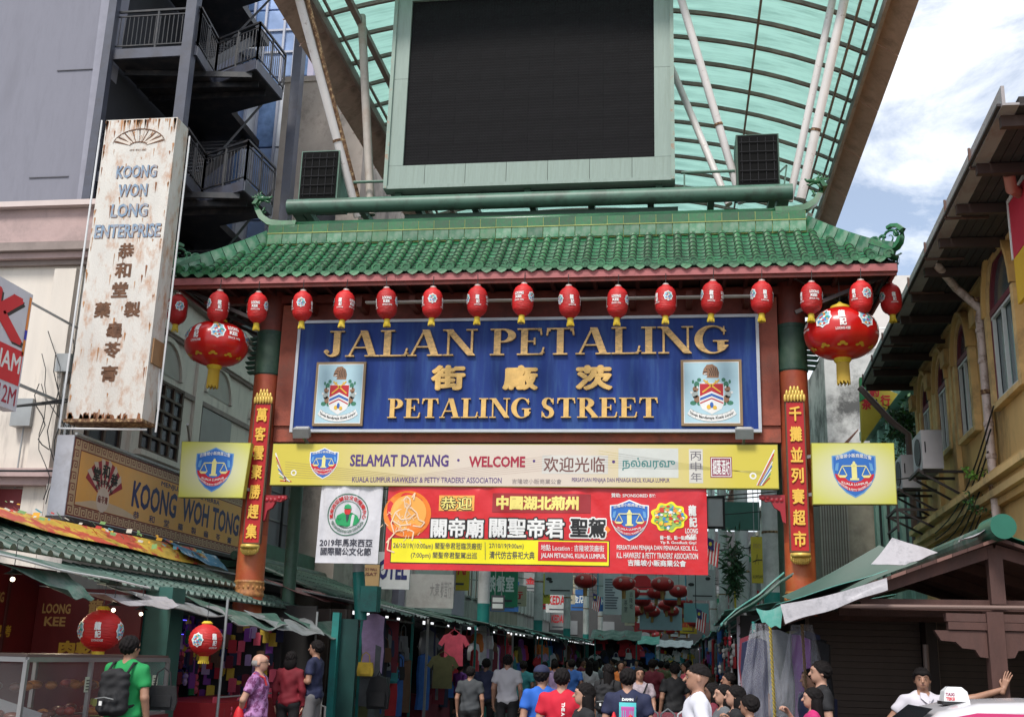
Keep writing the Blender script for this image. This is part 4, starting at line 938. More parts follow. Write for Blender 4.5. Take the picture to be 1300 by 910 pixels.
mx_ = nt.nodes.new('ShaderNodeMath'); mx_.operation = 'MAXIMUM'; nt.links.new(wv[0].outputs['Fac'], mx_.inputs[0]); nt.links.new(wv[1].outputs['Fac'], mx_.inputs[1])
bp_ = nt.nodes.new('ShaderNodeBump'); bp_.inputs['Strength'].default_value = .35; bp_.inputs['Distance'].default_value = .02; nt.links.new(mx_.outputs[0], bp_.inputs['Height']); nt.links.new(bp_.outputs['Normal'], bb.inputs['Normal'])
nx, nz = 10, 8
for i in range(nx):
 for k in range(nz):
  xa, xb = IX0 + (IX1 - IX0) * i / nx, IX0 + (IX1 - IX0) * (i + 1) / nx; za, zb = IZ0 + (IZ1 - IZ0) * k / nz, IZ0 + (IZ1 - IZ0) * (k + 1) / nz
  MB().bx(xa + .0015, xb - .0015, SF + .06, SF + .19, za + .0015, zb - .0015).build('display_module', LED, scr)
# steel frame carrying it
fr = T('steel_frame', 'green steel pipe frame lying along the gate roof under the video screen', 'frame', (-2.6, 19.5, 0))
pa, pb = AY(366, 264, 19), AY(1006, 243, 19); zp = (pa.z + pb.z) / 2
MB().tube([(pa.x, 19, zp), (pb.x, 19, zp)], .15, 22).build('front_pipe', STEELG, fr, 'auto')
MB().tube([(pa.x, 20.4, zp), (pb.x, 20.4, zp)], .12, 14).build('back_pipe', STEELG, fr, 'auto')
for k in range(9):
 x = pa.x + .35 + (pb.x - pa.x - .7) * k / 8; MB().bar((x, 19.05, zp - .06), (x, 20.4, zp - .06), .12).build('cross_bar', STEELG, fr)
for x in (pa.x + .15, pb.x - .15): MB().bar((x, 19.02, zp), (x, 20.4, zp - .1), .2).build('cross_bar', STEELG, fr)
for x in (-7.0, 1.9): MB().tube([(x, 19.75, 0), (x, 19.75, zp - .16)], .12, 12).build('upright', STEELG, fr, 'auto')
for x in (X0 + .25, -2.7, X1 - .3): MB().bar((x, 19.15, zp + .1), (x, 19.15, Z0 - .05), .12).build('screen_foot', UNDERG, fr)
MB().bx(X0 + .4, X1 + .05, 19.12, 19.3, zp - .35, zp - .17).build('channel', UNDERG, fr)
for (p0, p1, nm) in (((383, 192), (443, 253), 'left'), ((934, 171), (991, 236), 'right')):
 a, b_ = AY(*p0, 19), AY(*p1, 19); t = T('loudspeaker', 'black fronted loudspeaker cabinet to the %s of the video screen' % nm, 'speaker', ((a.x + b_.x) / 2, 19.2, b_.z), 'loudspeakers beside the screen')
 if nm == 'left': a.x, b_.x = a.x, a.x + .78
 MB().bx(a.x, b_.x, 19.02, 19.75, b_.z, a.z).build('cabinet', UNDERG if nm == 'right' else STEELG, t)
 MB().bx(a.x + .03, b_.x - .03, 18.995, 19.02, b_.z + .03, a.z - .03).build('front_grille', F('grille cloth', (.008, .008, .008), .9, spec=.1), t)
 m = MB()
 for k in range(5): m.bx(a.x + .1 + k * (b_.x - a.x - .2) / 4 - .006, a.x + .1 + k * (b_.x - a.x - .2) / 4 + .006, 18.98, 18.994, b_.z + .08, a.z - .08)
 for k in range(5): m.bx(a.x + .06, b_.x - .06, 18.966, 18.979, b_.z + .12 + k * .19 - .006, b_.z + .12 + k * .19 + .006)
 m.build('grille_bars', F('grille bar grey', (.022, .022, .024), .8, spec=.2), t)
 MB().bar(((a.x + b_.x) / 2, 19.4, b_.z), ((a.x + b_.x) / 2, 19.4, zp), .06).build('foot', STEELG, t)
for (x0, x1, z) in ((AY(443, 228, 19).x, AY(488, 227, 19).x, 10.55), (AY(865, 213, 19).x, AY(934, 210, 19).x, 10.52)):
 MB().tube([(x0, 19.3, z), (x1, 19.3, z)], .03, 8).build('tie_rod', STEELG, fr)
x = AY(869, 220, 19).x; MB().bar((x, 19.3, zp), (x, 19.3, 10.52), .03).build('tie_rod', STEELG, fr)
x = AY(998, 220, 19).x; MB().bar((x - .25, 19.3, 10.3), (x + .05, 19.3, 10.6), .03).bar((x + .05, 19.3, 10.6), (x - .05, 19.3, zp), .03).build('tie_rod', STEELG, fr)

# ================================================================= street canopy: translucent barrel vault on curved ribs
cano = T('street_canopy', 'arched canopy of translucent pale green sheets on brown steel ribs over the street', 'canopy', (-2.7, 20, 0))
def cz(x): return 14.71 - .0225 * (x + 2.75) ** 2 - .00022 * (x + 2.75) ** 4
CX0, CX1 = -7.02, 3.88; YN, YF = 17.3, 84.0
SHEET = bpy.data.materials.new('translucent green sheet'); SHEET.use_nodes = True
n = SHEET.node_tree; n.nodes.clear(); o_ = n.nodes.new('ShaderNodeOutputMaterial'); mxs = n.nodes.new('ShaderNodeMixShader'); tr = n.nodes.new('ShaderNodeBsdfTranslucent'); di = n.nodes.new('ShaderNodeBsdfDiffuse')
tcn = n.nodes.new('ShaderNodeTexCoord'); mpn = n.nodes.new('ShaderNodeMapping'); mpn.inputs['Scale'].default_value = (.35, 5, 1); nz_ = n.nodes.new('ShaderNodeTexNoise'); nz_.inputs['Scale'].default_value = 2.2; nz_.inputs['Detail'].default_value = 8; nz_.inputs['Roughness'].default_value = .7
rr = n.nodes.new('ShaderNodeValToRGB'); rr.color_ramp.elements[0].position = .33; rr.color_ramp.elements[0].color = (.50, .68, .63, 1); rr.color_ramp.elements[1].position = .55; rr.color_ramp.elements[1].color = (.66, .86, .80, 1)
n.links.new(tcn.outputs['Object'], mpn.inputs[0]); n.links.new(mpn.outputs[0], nz_.inputs['Vector']); n.links.new(nz_.outputs['Fac'], rr.inputs['Fac'])
n.links.new(rr.outputs['Color'], tr.inputs['Color']); n.links.new(rr.outputs['Color'], di.inputs['Color']); mxs.inputs['Fac'].default_value = .30
n.links.new(tr.outputs[0], mxs.inputs[1]); n.links.new(di.outputs[0], mxs.inputs[2]); tp_ = n.nodes.new('ShaderNodeBsdfTransparent'); m2_ = n.nodes.new('ShaderNodeMixShader'); m2_.inputs['Fac'].default_value = .14; n.links.new(rr.outputs['Color'], tp_.inputs['Color']); n.links.new(mxs.outputs[0], m2_.inputs[1]); n.links.new(tp_.outputs[0], m2_.inputs[2]); n.links.new(m2_.outputs[0], o_.inputs['Surface'])
RIB = M('brown painted rib', (.22, .155, .135), .55, var=.15, dirt=(.08, .05, .04), dirt_amt=.5); RIBL = M('edge beam brown', (.42, .27, .22), .6, var=.15, dirt=(.16, .1, .08), dirt_amt=.6, dscale=2)
N_ = 24
S0 = AX(854, 8, .06)
ribY = lambda k: 20.05 + (k) * .965
k0 = int((YN - 20.05) / .965) - 0; kk = k0
while ribY(kk) < YF:
 y = ribY(kk)
 if y < 42 or kk % 2 == 0:
  wd = .06; pts = [(CX0 + (CX1 - CX0) * i / N_) for i in range(N_ + 1)]
  mb = MB(); vs = []
  for x in pts:
   z = cz(x); vs += [(x, y - wd / 2, z - .012), (x, y + wd / 2, z - .012), (x, y + wd / 2, z - .095), (x, y - wd / 2, z - .095)]
  mb.add(vs, [(i * 4 + j, i * 4 + (j + 1) % 4, (i + 1) * 4 + (j + 1) % 4, (i + 1) * 4 + j) for i in range(N_) for j in range(4)] + [(3, 2, 1, 0), (N_ * 4, N_ * 4 + 1, N_ * 4 + 2, N_ * 4 + 3)])
  mb.build('rib', RIB, cano)
 ye = min(YF, ribY(kk + 1))
 if y < 42:
  MB().thick(lambda u, v: (CX0 + (CX1 - CX0) * u, y + .004 + (ye - y - .008) * v, cz(CX0 + (CX1 - CX0) * u) + .004 * sin(v * 40)), N_, 1, (0, 0, .004)).build('roof_sheet', SHEET, cano, True)
 kk += 1
MB().thick(lambda u, v: (CX0 + (CX1 - CX0) * u, ribY(int((42 - 20.05) / .965) + 1) + (YF - 42.2) * v, cz(CX0 + (CX1 - CX0) * u)), N_, 1, (0, 0, .004)).build('far_roof_sheet', SHEET, cano, True)
for x in (-6.35, -6.8, 1.75, 3.45, 3.7):
 z = cz(x) - .16; MB().bar((x, YN, z), (x, YF, z), .045 if x > 0 else (.12 if x == -6.35 else .05)).build('purlin', RIB, cano)
for (xa, xb, sx) in ((CX0 - .60, CX0 + .04, -1), (CX1 - .04, CX1 + .42, 1)):
 zE = cz(CX0 if sx < 0 else CX1)
 for k in range(30):
  y0_ = YN + k * (YF - YN) / 30; MB().add([(xa, y0_, zE - (.42 if sx < 0 else .08)), (xb, y0_, zE - (.1 if sx < 0 else .42)), (xb, y0_ + (YF - YN) / 30 - .03, zE - (.1 if sx < 0 else .42)), (xa, y0_ + (YF - YN) / 30 - .03, zE - (.42 if sx < 0 else .08)), (xa, y0_, zE - (.32 if sx < 0 else -.02)), (xb, y0_, zE + (.0 if sx < 0 else -.32)), (xb, y0_ + (YF - YN) / 30 - .03, zE + (.0 if sx < 0 else -.32)), (xa, y0_ + (YF - YN) / 30 - .03, zE - (.32 if sx < 0 else -.02))],
      [(0, 1, 2, 3), (7, 6, 5, 4), (0, 4, 5, 1), (1, 5, 6, 2), (2, 6, 7, 3), (3, 7, 4, 0)]).build('gutter_panel', RIBL, cano)
 MB().bar(((xb if sx < 0 else xa), YN, zE - .16), ((xb if sx < 0 else xa), YF, zE - .16), .07, .22).build('edge_beam', RIB, cano)
 for k in range(34):
  y0_ = YN + .4 + k * 1.0; MB().bar((xb if sx > 0 else xa, y0_, zE + .05 if sx > 0 else zE - .3), ((xb if sx > 0 else xa) + sx * .09, y0_, zE - .02 if sx > 0 else zE - .35), .02).build('sheet_clip', RIB, cano)
# props from the frame to the vault
def strut(p0, p1, r, mat, col_=True, Y0=19.5, Y1=19.5):
 a, b_ = AY(*p0, Y0), AY(*p1, Y1); d = (a - b_).normalized(); top = b_ + d * ((a - b_).length * 1.0)
 while top.z < cz(top.x) - .02 and (top - b_).length < 7: top = top + d * .1
 foot = b_ - d * ((b_.z - zp) / d.z)
 s_ = MB().tube([foot, top], r, 14).build('prop', mat, cano, 'auto')
 if col_:
  m_ = foot + (top - foot) * .32; MB().tube([m_, m_ + d * .05], r * 1.12, 14).build('collar', RUST, s_, 'auto')
strut((380, 0), (432, 192), .085, WHITEP, True, 18.0, 19.1); strut((393, 10), (443, 205), .04, RUST, False, 18.1, 19.2); strut((462, 80), (470, 250), .085, M('cream painted steel', (.45, .40, .35), .55, dirt=(.3, .2, .14), dirt_amt=.6), False)
strut((865, 0), (935, 235), .075, WHITEP, True, 18.8, 19.4); strut((857, 97), (915, 235), .07, WHITEP, False, 20.2, 19.6)
strut((1072, 0), (1018, 246), .085, WHITEP, True, 18.5, 19.3); strut((1057, 0), (1004, 246), .07, WHITEP, False, 18.65, 19.4)
# ================================================================= ground
gr = MB().bx(-60, 60, -20, 400, -.3, 0).build('street_ground', M('worn asphalt', (.07, .068, .065), .85, var=.3, scale=1.2, dirt=(.12, .11, .1), dirt_amt=.5, dscale=.6, bump=.3)); gr['kind'] = 'structure'
for (xa, xb) in ((-9.79, -7.6), (3.9, 5.0)):
 o = MB().bx(xa, xb, 2, 110, .002, .15).build('pavement', M('pavement slabs', (.2, .19, .18), .8, var=.2, scale=2)); o['kind'] = 'structure'

# ================================================================= buildings, left side
PLAS = M('lilac grey render', (.205, .205, .245), .85, var=.14, scale=.9, dirt=(.15, .15, .18), dirt_amt=.5, dscale=.9, stretch=(1.6, 1.6, .3), bump=1, bscale=2.2)
gb = T('tall_rendered_building', 'tall windowless grey rendered building at the upper left', 'building', (-19, 30, 0))
MB().bx(-30, -13.62, 22.05, 40, 0, 23).build('wall', PLAS, gb)
MB().prism([(-13.9, 22.0, 23), (-13.25, 22.0, 23), (-13.62, 22.0, 8)], (0, .6, 0)).build('edge_strip', M('lilac edge render', (.26, .26, .31), .8, var=.1, bump=.3, bscale=4), gb)
for (x, y0, y1) in ((-14.2, 15.0, 15.02), (-14.5, 12.2, 12.22)): MB().bx(x - .5, x + .5, 22.02, 22.045, y0, y1).build('render_joint', F('joint shadow', (.12, .12, .14)), gb)
BS = M('dark painted steel', (.012, .013, .017), .45, var=.25, scale=3, dirt=(.09, .07, .06), dirt_amt=.35, dscale=3)
BSL = M('blue grey painted steel', (.06, .065, .09), .45, var=.2, dirt=(.05, .045, .05), dirt_amt=.6, dscale=2)
fe = T('fire_escape', 'black steel fire escape stair tower with railings beside the grey building', 'staircase', (-11, 24, 0))
MB().bar((-11.33, 21.95, 0), (-11.33, 21.95, 22), .26, .26).build('post', BSL, fe)
MB().bar((-13.35, 21.9, 0), (-13.35, 21.9, 22), .2, .2).build('post', BSL, fe)
MB().bar((-9.75, 25.0, 0), (-9.75, 25.0, 22), .24, .3).build('post', BSL, fe)
MB().bar((-13.4, 27, 0), (-13.4, 27, 22), .25).build('post', BS, fe)
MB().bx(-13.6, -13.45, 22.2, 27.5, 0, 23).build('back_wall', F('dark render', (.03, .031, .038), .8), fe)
plan = [(-13.3, 22.0), (-11.15, 22.0), (-11.3, 23.4), (-9.95, 22.75), (-9.85, 24.3), (-11.45, 24.9), (-11.45, 26.9), (-13.3, 26.9)]
def railing(a, b, z, par, low=.12):
 """steel railing of rails, end posts and thin balusters between plan points a and b"""
 A0 = Vector((a[0], a[1], z)); B0 = Vector((b[0], b[1], z)); m_ = MB()
 for h, w_ in ((1.05, .05), (.92, .03), (low, .03)): m_.bar(A0 + Vector((0, 0, h)), B0 + Vector((0, 0, h)), w_)
 L = (B0 - A0).length; n_ = max(2, int(L / 1.1))
 for k in range(n_ + 1): p = A0.lerp(B0, k / n_); m_.bar(p, p + Vector((0, 0, 1.05)), .045)
 r_ = m_.build('railing', BS, par); m2 = MB(); n_ = int(L / .11)
 for k in range(1, n_): p = A0.lerp(B0, k / n_) + Vector((0, 0, low)); m2.bar(p, p + Vector((0, 0, .92 - low)), .014)
 b_ = m2.build('balusters', BS, r_); b_['kind'] = 'stuff'
for z in (5.9, 9.08, 12.26, 15.44, 18.62, 21.8):
 lp = MB().prism([(x, y, z - .22) for x, y in plan], (0, 0, .2)).build('landing', BS, fe)
 e_ = MB()
 for a, b in zip(plan[:5], plan[1:5]): e_.bar((a[0], a[1] - .02, z - .11), (b[0], b[1] - .02, z - .11), .05, .26)
 e_.build('edge_channel', BSL, lp)
 for k in range(3): MB().bar((-13.2, 22.5 + k * .65, z - .3), (-10.1, 22.9 + k * .45, z - .3), .06, .14).build('joist', BS, lp)
 for a, b in zip(plan[:4], plan[1:5]): railing(a, b, z, fe)
 # flight climbing away from the street
 st = MB(); up = 3.18
 for x in (-12.9, -11.7): st.bar((x, 23.2, z - up + .05), (x, 26.6, z - .1), .06, .25)
 s_ = st.build('stair_flight', BS, fe)
 for k in range(14):
  t_ = (k + .5) / 14; MB().bx(-12.87, -11.73, 23.2 + 3.4 * t_ - .12, 23.2 + 3.4 * t_ + .12, z - up + 3.1 * t_, z - up + 3.1 * t_ + .03).build('tread', M('tread steel', (.12, .12, .14), .5), s_)
 MB().bar((-11.2, 23.6, z - up + 1), (-10.2, 25.2, z + .9), .05).build('handrail', BS, fe)
# blue glass building beyond
bg_ = T('glass_building', 'blue glass building with pale mullions behind the fire escape', 'building', (-14, 34, 0))
MB().bx(-20, -11.25, 30.2, 40, 0, 24).build('core', F('core grey', (.25, .27, .33)), bg_)
GLB = [M('reflecting glass blue', (.34, .46, .72), .12, metal=.1, var=.3, scale=.8), M('glass painted reflection', (.75, .78, .90), .2, metal=0, var=.3, scale=.6), M('reflecting glass deep', (.20, .32, .56), .1, metal=.1, var=.3)]  # reflected brightness is put into the base colours, palest on alternate panels
random.seed(2)
xs = [-15.4, -14.95, -14.3, -13.95, -13.35, -12.95, -12.3, -11.9, -11.3]
for fl in range(8):
 z = 4.6 + fl * 2.45
 for k in range(8):
  mt = GLB[1] if k % 2 == 0 and fl < 6 else GLB[(0, 2, 0)[(k + fl) % 3]]
  MB().bx(xs[k] + .02, xs[k + 1] - .02, 30.1, 30.2, z, z + 2.38).build('glass_panel', mt, bg_)
 if fl > 5:
  for zz in (.8, 1.6): MB().bx(-15.4, -11.3, 30.04, 30.09, z + zz, z + zz + .07).build('transom', F('mullion pale', (.5, .52, .6)), bg_)
for x in xs: MB().bx(x - .035, x + .035, 30.0, 30.08, 4, 24).build('mullion', F('mullion pale', (.5, .52, .6)), bg_)
MB().bx(-11.25, -11.05, 29.6, 30.1, 0, 24).build('corner_fin', F('lilac fin', (.45, .42, .55)), bg_)
for px, py in ((303, 45), (318, 55)):
 q = AY(px, py, 29.7); t = T('outdoor_ac_unit', 'white air conditioner unit high on the blue glass building, %s one' % ('left' if px < 310 else 'right'), 'air conditioner', (q.x, 29.7, q.z), 'air conditioners on the glass building')
 MB().box((q.x, 29.75, q.z), (.5, .5, .65)).build('casing', F('ac white', (.6, .6, .6), .5), t); MB().lathe((q.x, 29.49, q.z), [(.0, 0), (.2, 0), (.2, .01)], 16, ax='y').build('fan_guard', BLK, t)
# weathered concrete building
CON = M('weathered concrete', (.36, .31, .27), .9, var=.2, scale=1.2, dirt=(.12, .105, .095), dirt_amt=.85, dscale=.55, stretch=(1, 1, .8), bump=.25, dmin=.5, dmax=.62)
wc = T('weathered_building', 'stained bare concrete building behind the left loudspeaker', 'building', (-9.5, 29, 0))
MB().bx(-10.9, -8.45, 27, 33, 0, 17.25).build('wall', CON, wc); MB().bx(-10.95, -8.4, 26.95, 33.05, 17.25, 17.42).build('coping', CON, wc)
for zz in (13.4, 14.2, 15): MB().bx(-10.98, -10.9, 27.3, 27.9, zz, zz + .5).build('vent_grille', F('vent grey', (.4, .4, .42)), wc)
MB().bx(-9.9, -9.1, 26.97, 27.02, 12.2, 13.3).build('window', F('dark pane', (.03, .03, .035), .2), wc)
yb = T('cream_building', 'pale building with a yellow band rising behind the concrete one', 'building', (-10, 36, 0))
MB().bx(-12, -8.0, 34, 40, 0, 22).build('wall', F('pale cream wall', (.60, .56, .52)), yb); MB().bx(-11.6, -9.4, 33.95, 34, 20.4, 20.9).build('yellow_band', F('band yellow', (.62, .52, .06)), yb)
pu = T('mauve_building', 'mauve street building with tall blue windows left of the video screen', 'building', (-8.6, 38, 0))
MB().bx(-11, -8.3, 33.2, 44, 0, 19).build('wall', F('mauve wall', (.42, .33, .42)), pu)
for k in range(6):
 for fl in range(5):
  MB().bx(-8.31, -8.25, 33.6 + k * 1.7, 34.7 + k * 1.7, 9.6 + fl * 1.9, 11.0 + fl * 1.9).build('window', (GLB[2], GLB[0])[(k + fl) % 2], pu)
 MB().bx(-8.3, -8.18, 34.85 + k * 1.7, 35.15 + k * 1.7, 8, 19).build('pilaster', F('salmon pilaster', (.5, .26, .2)), pu)

# ---- cream colonial shophouse
CRM = M('cream lime wash', (.66, .60, .53), .8, var=.08, scale=1.2, dirt=(.25, .22, .20), dirt_amt=.6, dscale=1.3, stretch=(2, 2, .3), bump=.15, dmin=.54, dmax=.7)
PNK = M('faded pink moulding', (.46, .33, .31), .75, var=.12, dirt=(.25, .19, .18), dirt_amt=.6, dscale=1.5, bump=.15)
DKM = M('dark stained moulding', (.26, .21, .19), .8, var=.2)
ch = T('cream_shophouse', 'cream colonial shophouse with pink cornice and arched upper windows', 'building', (-12, 20, 0))
FX = -9.8
MB().bx(-17, FX, 16.25, 25.2, 0, 7.9).build('wall', CRM, ch)
# parapet with a raked top along the street
MB().prism([(FX, 16.3, 7.9), (FX, 25.2, 7.9), (FX, 25.2, 8.5), (FX, 24.0, 8.55), (FX, 18.2, 8.9), (FX, 16.3, 8.9)], (-.4, 0, 0)).build('parapet', CRM, ch)
for (z0, z1, pr, mt) in ((7.78, 7.86, .10, DKM), (7.865, 7.97, .2, PNK), (7.975, 8.12, .30, DKM), (8.125, 8.74, .22, PNK), (8.745, 8.84, .36, F('cornice top cream', (.6, .5, .47)))):
 MB().bx(-17, FX + pr, 16.25 - pr, 16.249, z0, z1).build('cornice', mt, ch)
 MB().bx(FX + .001, FX + pr, 16.2505, 17.0, z0, z1).build('cornice', mt, ch)
for (y0, z0, y1, z1, pr, mt) in ((17.0, 8.55, 24.9, 8.3, .16, DKM), (17.0, 8.72, 24.9, 8.45, .24, CRM), (17.0, 7.55, 24.0, 7.55, .08, DKM), (17.0, 7.62, 24.0, 7.62, .13, CRM), (19.4, 6.55, 25, 6.6, .06, DKM)):
 MB().bar((FX + pr / 2, y0, z0), (FX + pr / 2, y1, z1), pr, .1).build('string_course', mt, ch)
for y in (16.45, 18.4, 20.9, 24.6): MB().bx(FX + .001, FX + .07, y, y + .35, 3.2, 7.5).build('pilaster', CRM, ch)
MB().bx(-10.25, -9.86, 16.13, 16.249, 0, 7.7).build('pilaster', CRM, ch)
def arch(y0, y1, zs, par, depth=.06, mt=None, n=14, fill=None, X=FX, sg=1):
 """raised moulding round an arch and a recessed lunette, on a wall facing +X (sg 1) or -X"""
 c = (y0 + y1) / 2; r = (y1 - y0) / 2; m_ = MB(); vs = []
 for k in range(n + 1):
  a = pi * k / n
  for rr, dx in ((r, 0), (r, depth), (r + .1, depth), (r + .1, 0)): vs.append((X + sg * dx, c - rr * cos(a), zs + rr * sin(a)))
 m_.add(vs, [(k * 4 + j, k * 4 + (j + 1) % 4, (k + 1) * 4 + (j + 1) % 4, (k + 1) * 4 + j) for k in range(n) for j in range(4)])
 o = m_.build('arch_moulding', mt or CRM, par, 'auto')
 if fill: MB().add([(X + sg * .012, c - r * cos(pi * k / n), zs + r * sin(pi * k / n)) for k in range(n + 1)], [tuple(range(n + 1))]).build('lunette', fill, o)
WD = M('old brown timber', (.085, .05, .035), .6, var=.3, scale=5); DPN = F('dark pane', (.03, .03, .035), .2)
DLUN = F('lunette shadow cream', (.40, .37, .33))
def wwin(y0, y1, z0, z1, ncol=4, nrow=5, X=FX, par=ch):
 w_ = MB().bx(X + .002, X + .05, y0, y1, z0, z1).build('window', DPN, par)
 f_ = MB()
 for k in range(ncol + 1): y = y0 + (y1 - y0) * k / ncol; f_.bx(X + .051, X + .09, y - .035, y + .035, z0, z1)
 f_.build('window_frame', WD, w_)
 f_ = MB()
 for k in range(nrow + 1): z = z0 + (z1 - z0) * k / nrow; f_.bx(X + .092, X + .11, y0, y1, z - .025, z + .025)
 f_.build('glazing_bars', WD, w_)
 MB().bx(X + .001, X + .2, y0 - .15, y1 + .15, z0 - .14, z0 - .04).build('sill', CRM, w_)
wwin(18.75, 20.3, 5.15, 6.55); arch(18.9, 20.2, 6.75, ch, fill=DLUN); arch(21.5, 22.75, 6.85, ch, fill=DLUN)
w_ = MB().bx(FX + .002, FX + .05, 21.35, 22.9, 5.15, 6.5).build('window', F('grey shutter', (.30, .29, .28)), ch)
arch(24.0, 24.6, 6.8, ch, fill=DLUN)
wwin(16.9, 18.0, 4.75, 5.35, 2, 1)
MB().bx(-17, -9.55, 15.85, 16.249, 4.15, 4.28).bx(-17, -9.6, 15.95, 16.249, 4.03, 4.149).build('ledge', PNK, ch)
MB().bx(-9.62, -9.2, 15.75, 16.2, 0, 4.02).build('verandah_post', CRM, ch)
MB().prism([(-13, 16.24, 4.0), (-9.65, 16.24, 4.0), (-9.65, 16.24, 3.3), (-13, 16.24, 2.4)], (0, -.03, 0)).build('signboard_red', F('dull red board', (.22, .035, .04)), ch)
MB().thick(lambda u, v: (-13 + u * 2.3, 16.0 - v * .5, 4.0 - v * .55 + u * .2), 4, 4, (0, 0, .02)).build('awning', F('dark blue awning', (.03, .05, .07)), ch)
# downpipe and cables
MB().tube([(-9.62, 16.1, 7.6), (-9.6, 16.08, 4.3)], .05, 8).build('downpipe', GREYM, ch)
random.seed(4)
for k in range(11):
 a = Vector((-9.9 + random.uniform(-.4, .4), 16.0, random.uniform(5.5, 7.2))); b = Vector((-9.3 + random.uniform(-.5, .3), 15.6, random.uniform(3.6, 4.6)))
 pts = [a.lerp(b, t / 8) + Vector((.08 * sin(t * 1.3 + k), 0, -.15 * sin(pi * t / 8))) for t in range(9)]
 tag(MB().tube(pts, .009, 4).build('cable', WIRE), 'thin black cable sagging down the cream shophouse corner', 'cable', 'cables on the shophouse corner')
for k, (za, zb) in enumerate(((5.55, 5.3), (5.35, 5.35), (4.9, 4.2))):
 pts = [Vector((-15 + 5.8 * t / 10, 15.6, za + (zb - za) * t / 10 - .25 * sin(pi * t / 10))) for t in range(11)]
 tag(MB().tube(pts, .018, 5).build('cable', WIRE), 'thicker cable strung across the cream shophouse front', 'cable', 'cables across the shophouse front')
tag(MB().tube([(-8.9, 18.9, 4.8), (-8.5, 18.2, 5.15), (-8.2, 17.4, 5.3)], .02, 6).build('pipe_bracket', GREYM), 'thin bent grey pipe above the orange shop sign', 'pipe')

# ---- rusty vertical sign
VS = 15.5
c4_ = [AY(137, 152, VS), AY(225, 150, VS), AY(180, 535, VS), AY(82, 528, VS)]
x0, x1, z0, z1 = (c4_[0].x + c4_[3].x) / 2, (c4_[1].x + c4_[2].x) / 2, (c4_[2].z + c4_[3].z) / 2, (c4_[0].z + c4_[1].z) / 2
RW = M('rusting white sign enamel', (.60, .57, .52), .55, var=.08, scale=2, dirt=(.42, .20, .09), dirt_amt=.9, dscale=3.2, stretch=(1.6, 1.6, .7), bump=.25, dmin=.50, dmax=.68)
vs_ = T('rusty_vertical_sign', 'tall rust streaked white vertical sign with faded blue lettering and fan emblem', 'sign', ((x0 + x1) / 2, VS, z0))
bx_ = MB().bx(x0, x1, VS, VS + .42, z0, z1).build('sign_box', RW, vs_)
MB().bx(x0 - .02, x1 + .02, VS - .02, VS + .44, z0 - .05, z0 - .001).build('bottom_rust_edge', RUST, vs_)
MB().bx(x1 + .001, x1 + .03, VS + .05, VS + .4, z0 + .9, z0 + 1.3).build('patch', F('patch brown', (.3, .17, .08)), vs_)
w_, h_ = x1 - x0, z1 - z0
A = Art(lambda s, t: (x0 + s * w_, VS, z0 + t * h_), (0, -1, 0))
FB = M('faded blue lettering', (.20, .30, .42), .6, var=.3, scale=10, dirt=(.40, .26, .16), dirt_amt=.8, dscale=10); RB_ = M('rust brown lettering', (.13, .06, .03), .8, var=.4, scale=10)
for k in range(17):   # folding fan
 a = radians(16 + k * 9.2); ca, sa = cos(a), sin(a); mt = (RB_, F('fan cream', (.62, .54, .46)))[k % 2]
 A.line([(.5 + .12 * ca, .905 + .010 * sa), (.5 + .36 * ca, .905 + .055 * sa)], .009 if k % 2 else .006, mt, 1 + k % 2)
A.line([(.5 + .37 * cos(a), .905 + .058 * sin(a)) for a in [radians(10 + k * 10) for k in range(17)]], .004, RB_, 3)
A.line([(.5 + .12 * cos(a), .905 + .012 * sin(a)) for a in [radians(k * 15) for k in range(13)]], .004, RB_, 3)
A.text('恭和堂', .38, .885, .62, .892, RB_, 2)
for body, y0_, y1_, xa, xb in (('KOONG', .79, .835, .24, .80), ('WON', .725, .77, .30, .70), ('LONG', .655, .702, .24, .74), ('ENTERPRISE', .585, .632, .05, .95)):
 A.text(body, xa, y0_, xb, y1_, FB, 2, .03); A.text(body, xa + .012, y0_ - .002, xb + .012, y1_ - .002, RB_, 1, .03)
for ch_, cx_, y0_ in (('恭', .52, .515), ('和', .51, .450), ('堂', .50, .385), ('藥', .30, .32), ('製', .70, .32), ('龜', .50, .255), ('苓', .50, .19), ('膏', .50, .115)):
 A.text(ch_, cx_ - .11, y0_, cx_ + .11, y0_ + .052, RB_, 1, .04)
RS_ = F('rust streak', (.40, .20, .09), .8, var=.3); RS2 = F('rust stain dark', (.22, .09, .04), .85, var=.3); random.seed(15)
for k in range(150):
 s_ = random.choice((random.uniform(.02, .98), random.choice((.02, .97)) + random.uniform(-.015, .015), random.gauss(.5, .12))); t_ = random.choice((.995, random.random(), random.random())); L_ = random.uniform(.006, .05); wd_ = random.uniform(.004, .016)
 A.poly([(s_ - wd_, t_), (s_ - wd_ * .3, t_ + .003), (s_ + wd_, t_), (s_ + wd_ * .4, t_ - L_ * .6), (s_, t_ - L_), (s_ - wd_ * .5, t_ - L_ * .5)], (RS_, RS2)[k % 4 == 0], 0)
for k in range(26): s_ = random.random(); A.poly([(s_, .0), (min(1, s_ + .05), .0), (min(1, s_ + .04), random.uniform(.008, .022)), (s_ + .01, random.uniform(.008, .02))], RS2, 0)
A.build('lettering', parent=bx_)
for (xx, dy) in ((x0 - .08, .0), (x1 + .1, .3)): MB().tube([(xx, VS + dy, z1 - .4), (xx, VS + dy, z1 - .2 if xx > x0 else z1 + .0), (xx, VS + dy, z0 - .15)], .016, 6).build('neon_tube', F('tube white', (.7, .7, .7), .4), vs_)
MB().tube([(x0 - .08, VS, z0 - .15), (x1 + .05, VS + .1, z0 - .15)], .016, 6).build('neon_tube', F('tube white', (.7, .7, .7), .4), vs_)
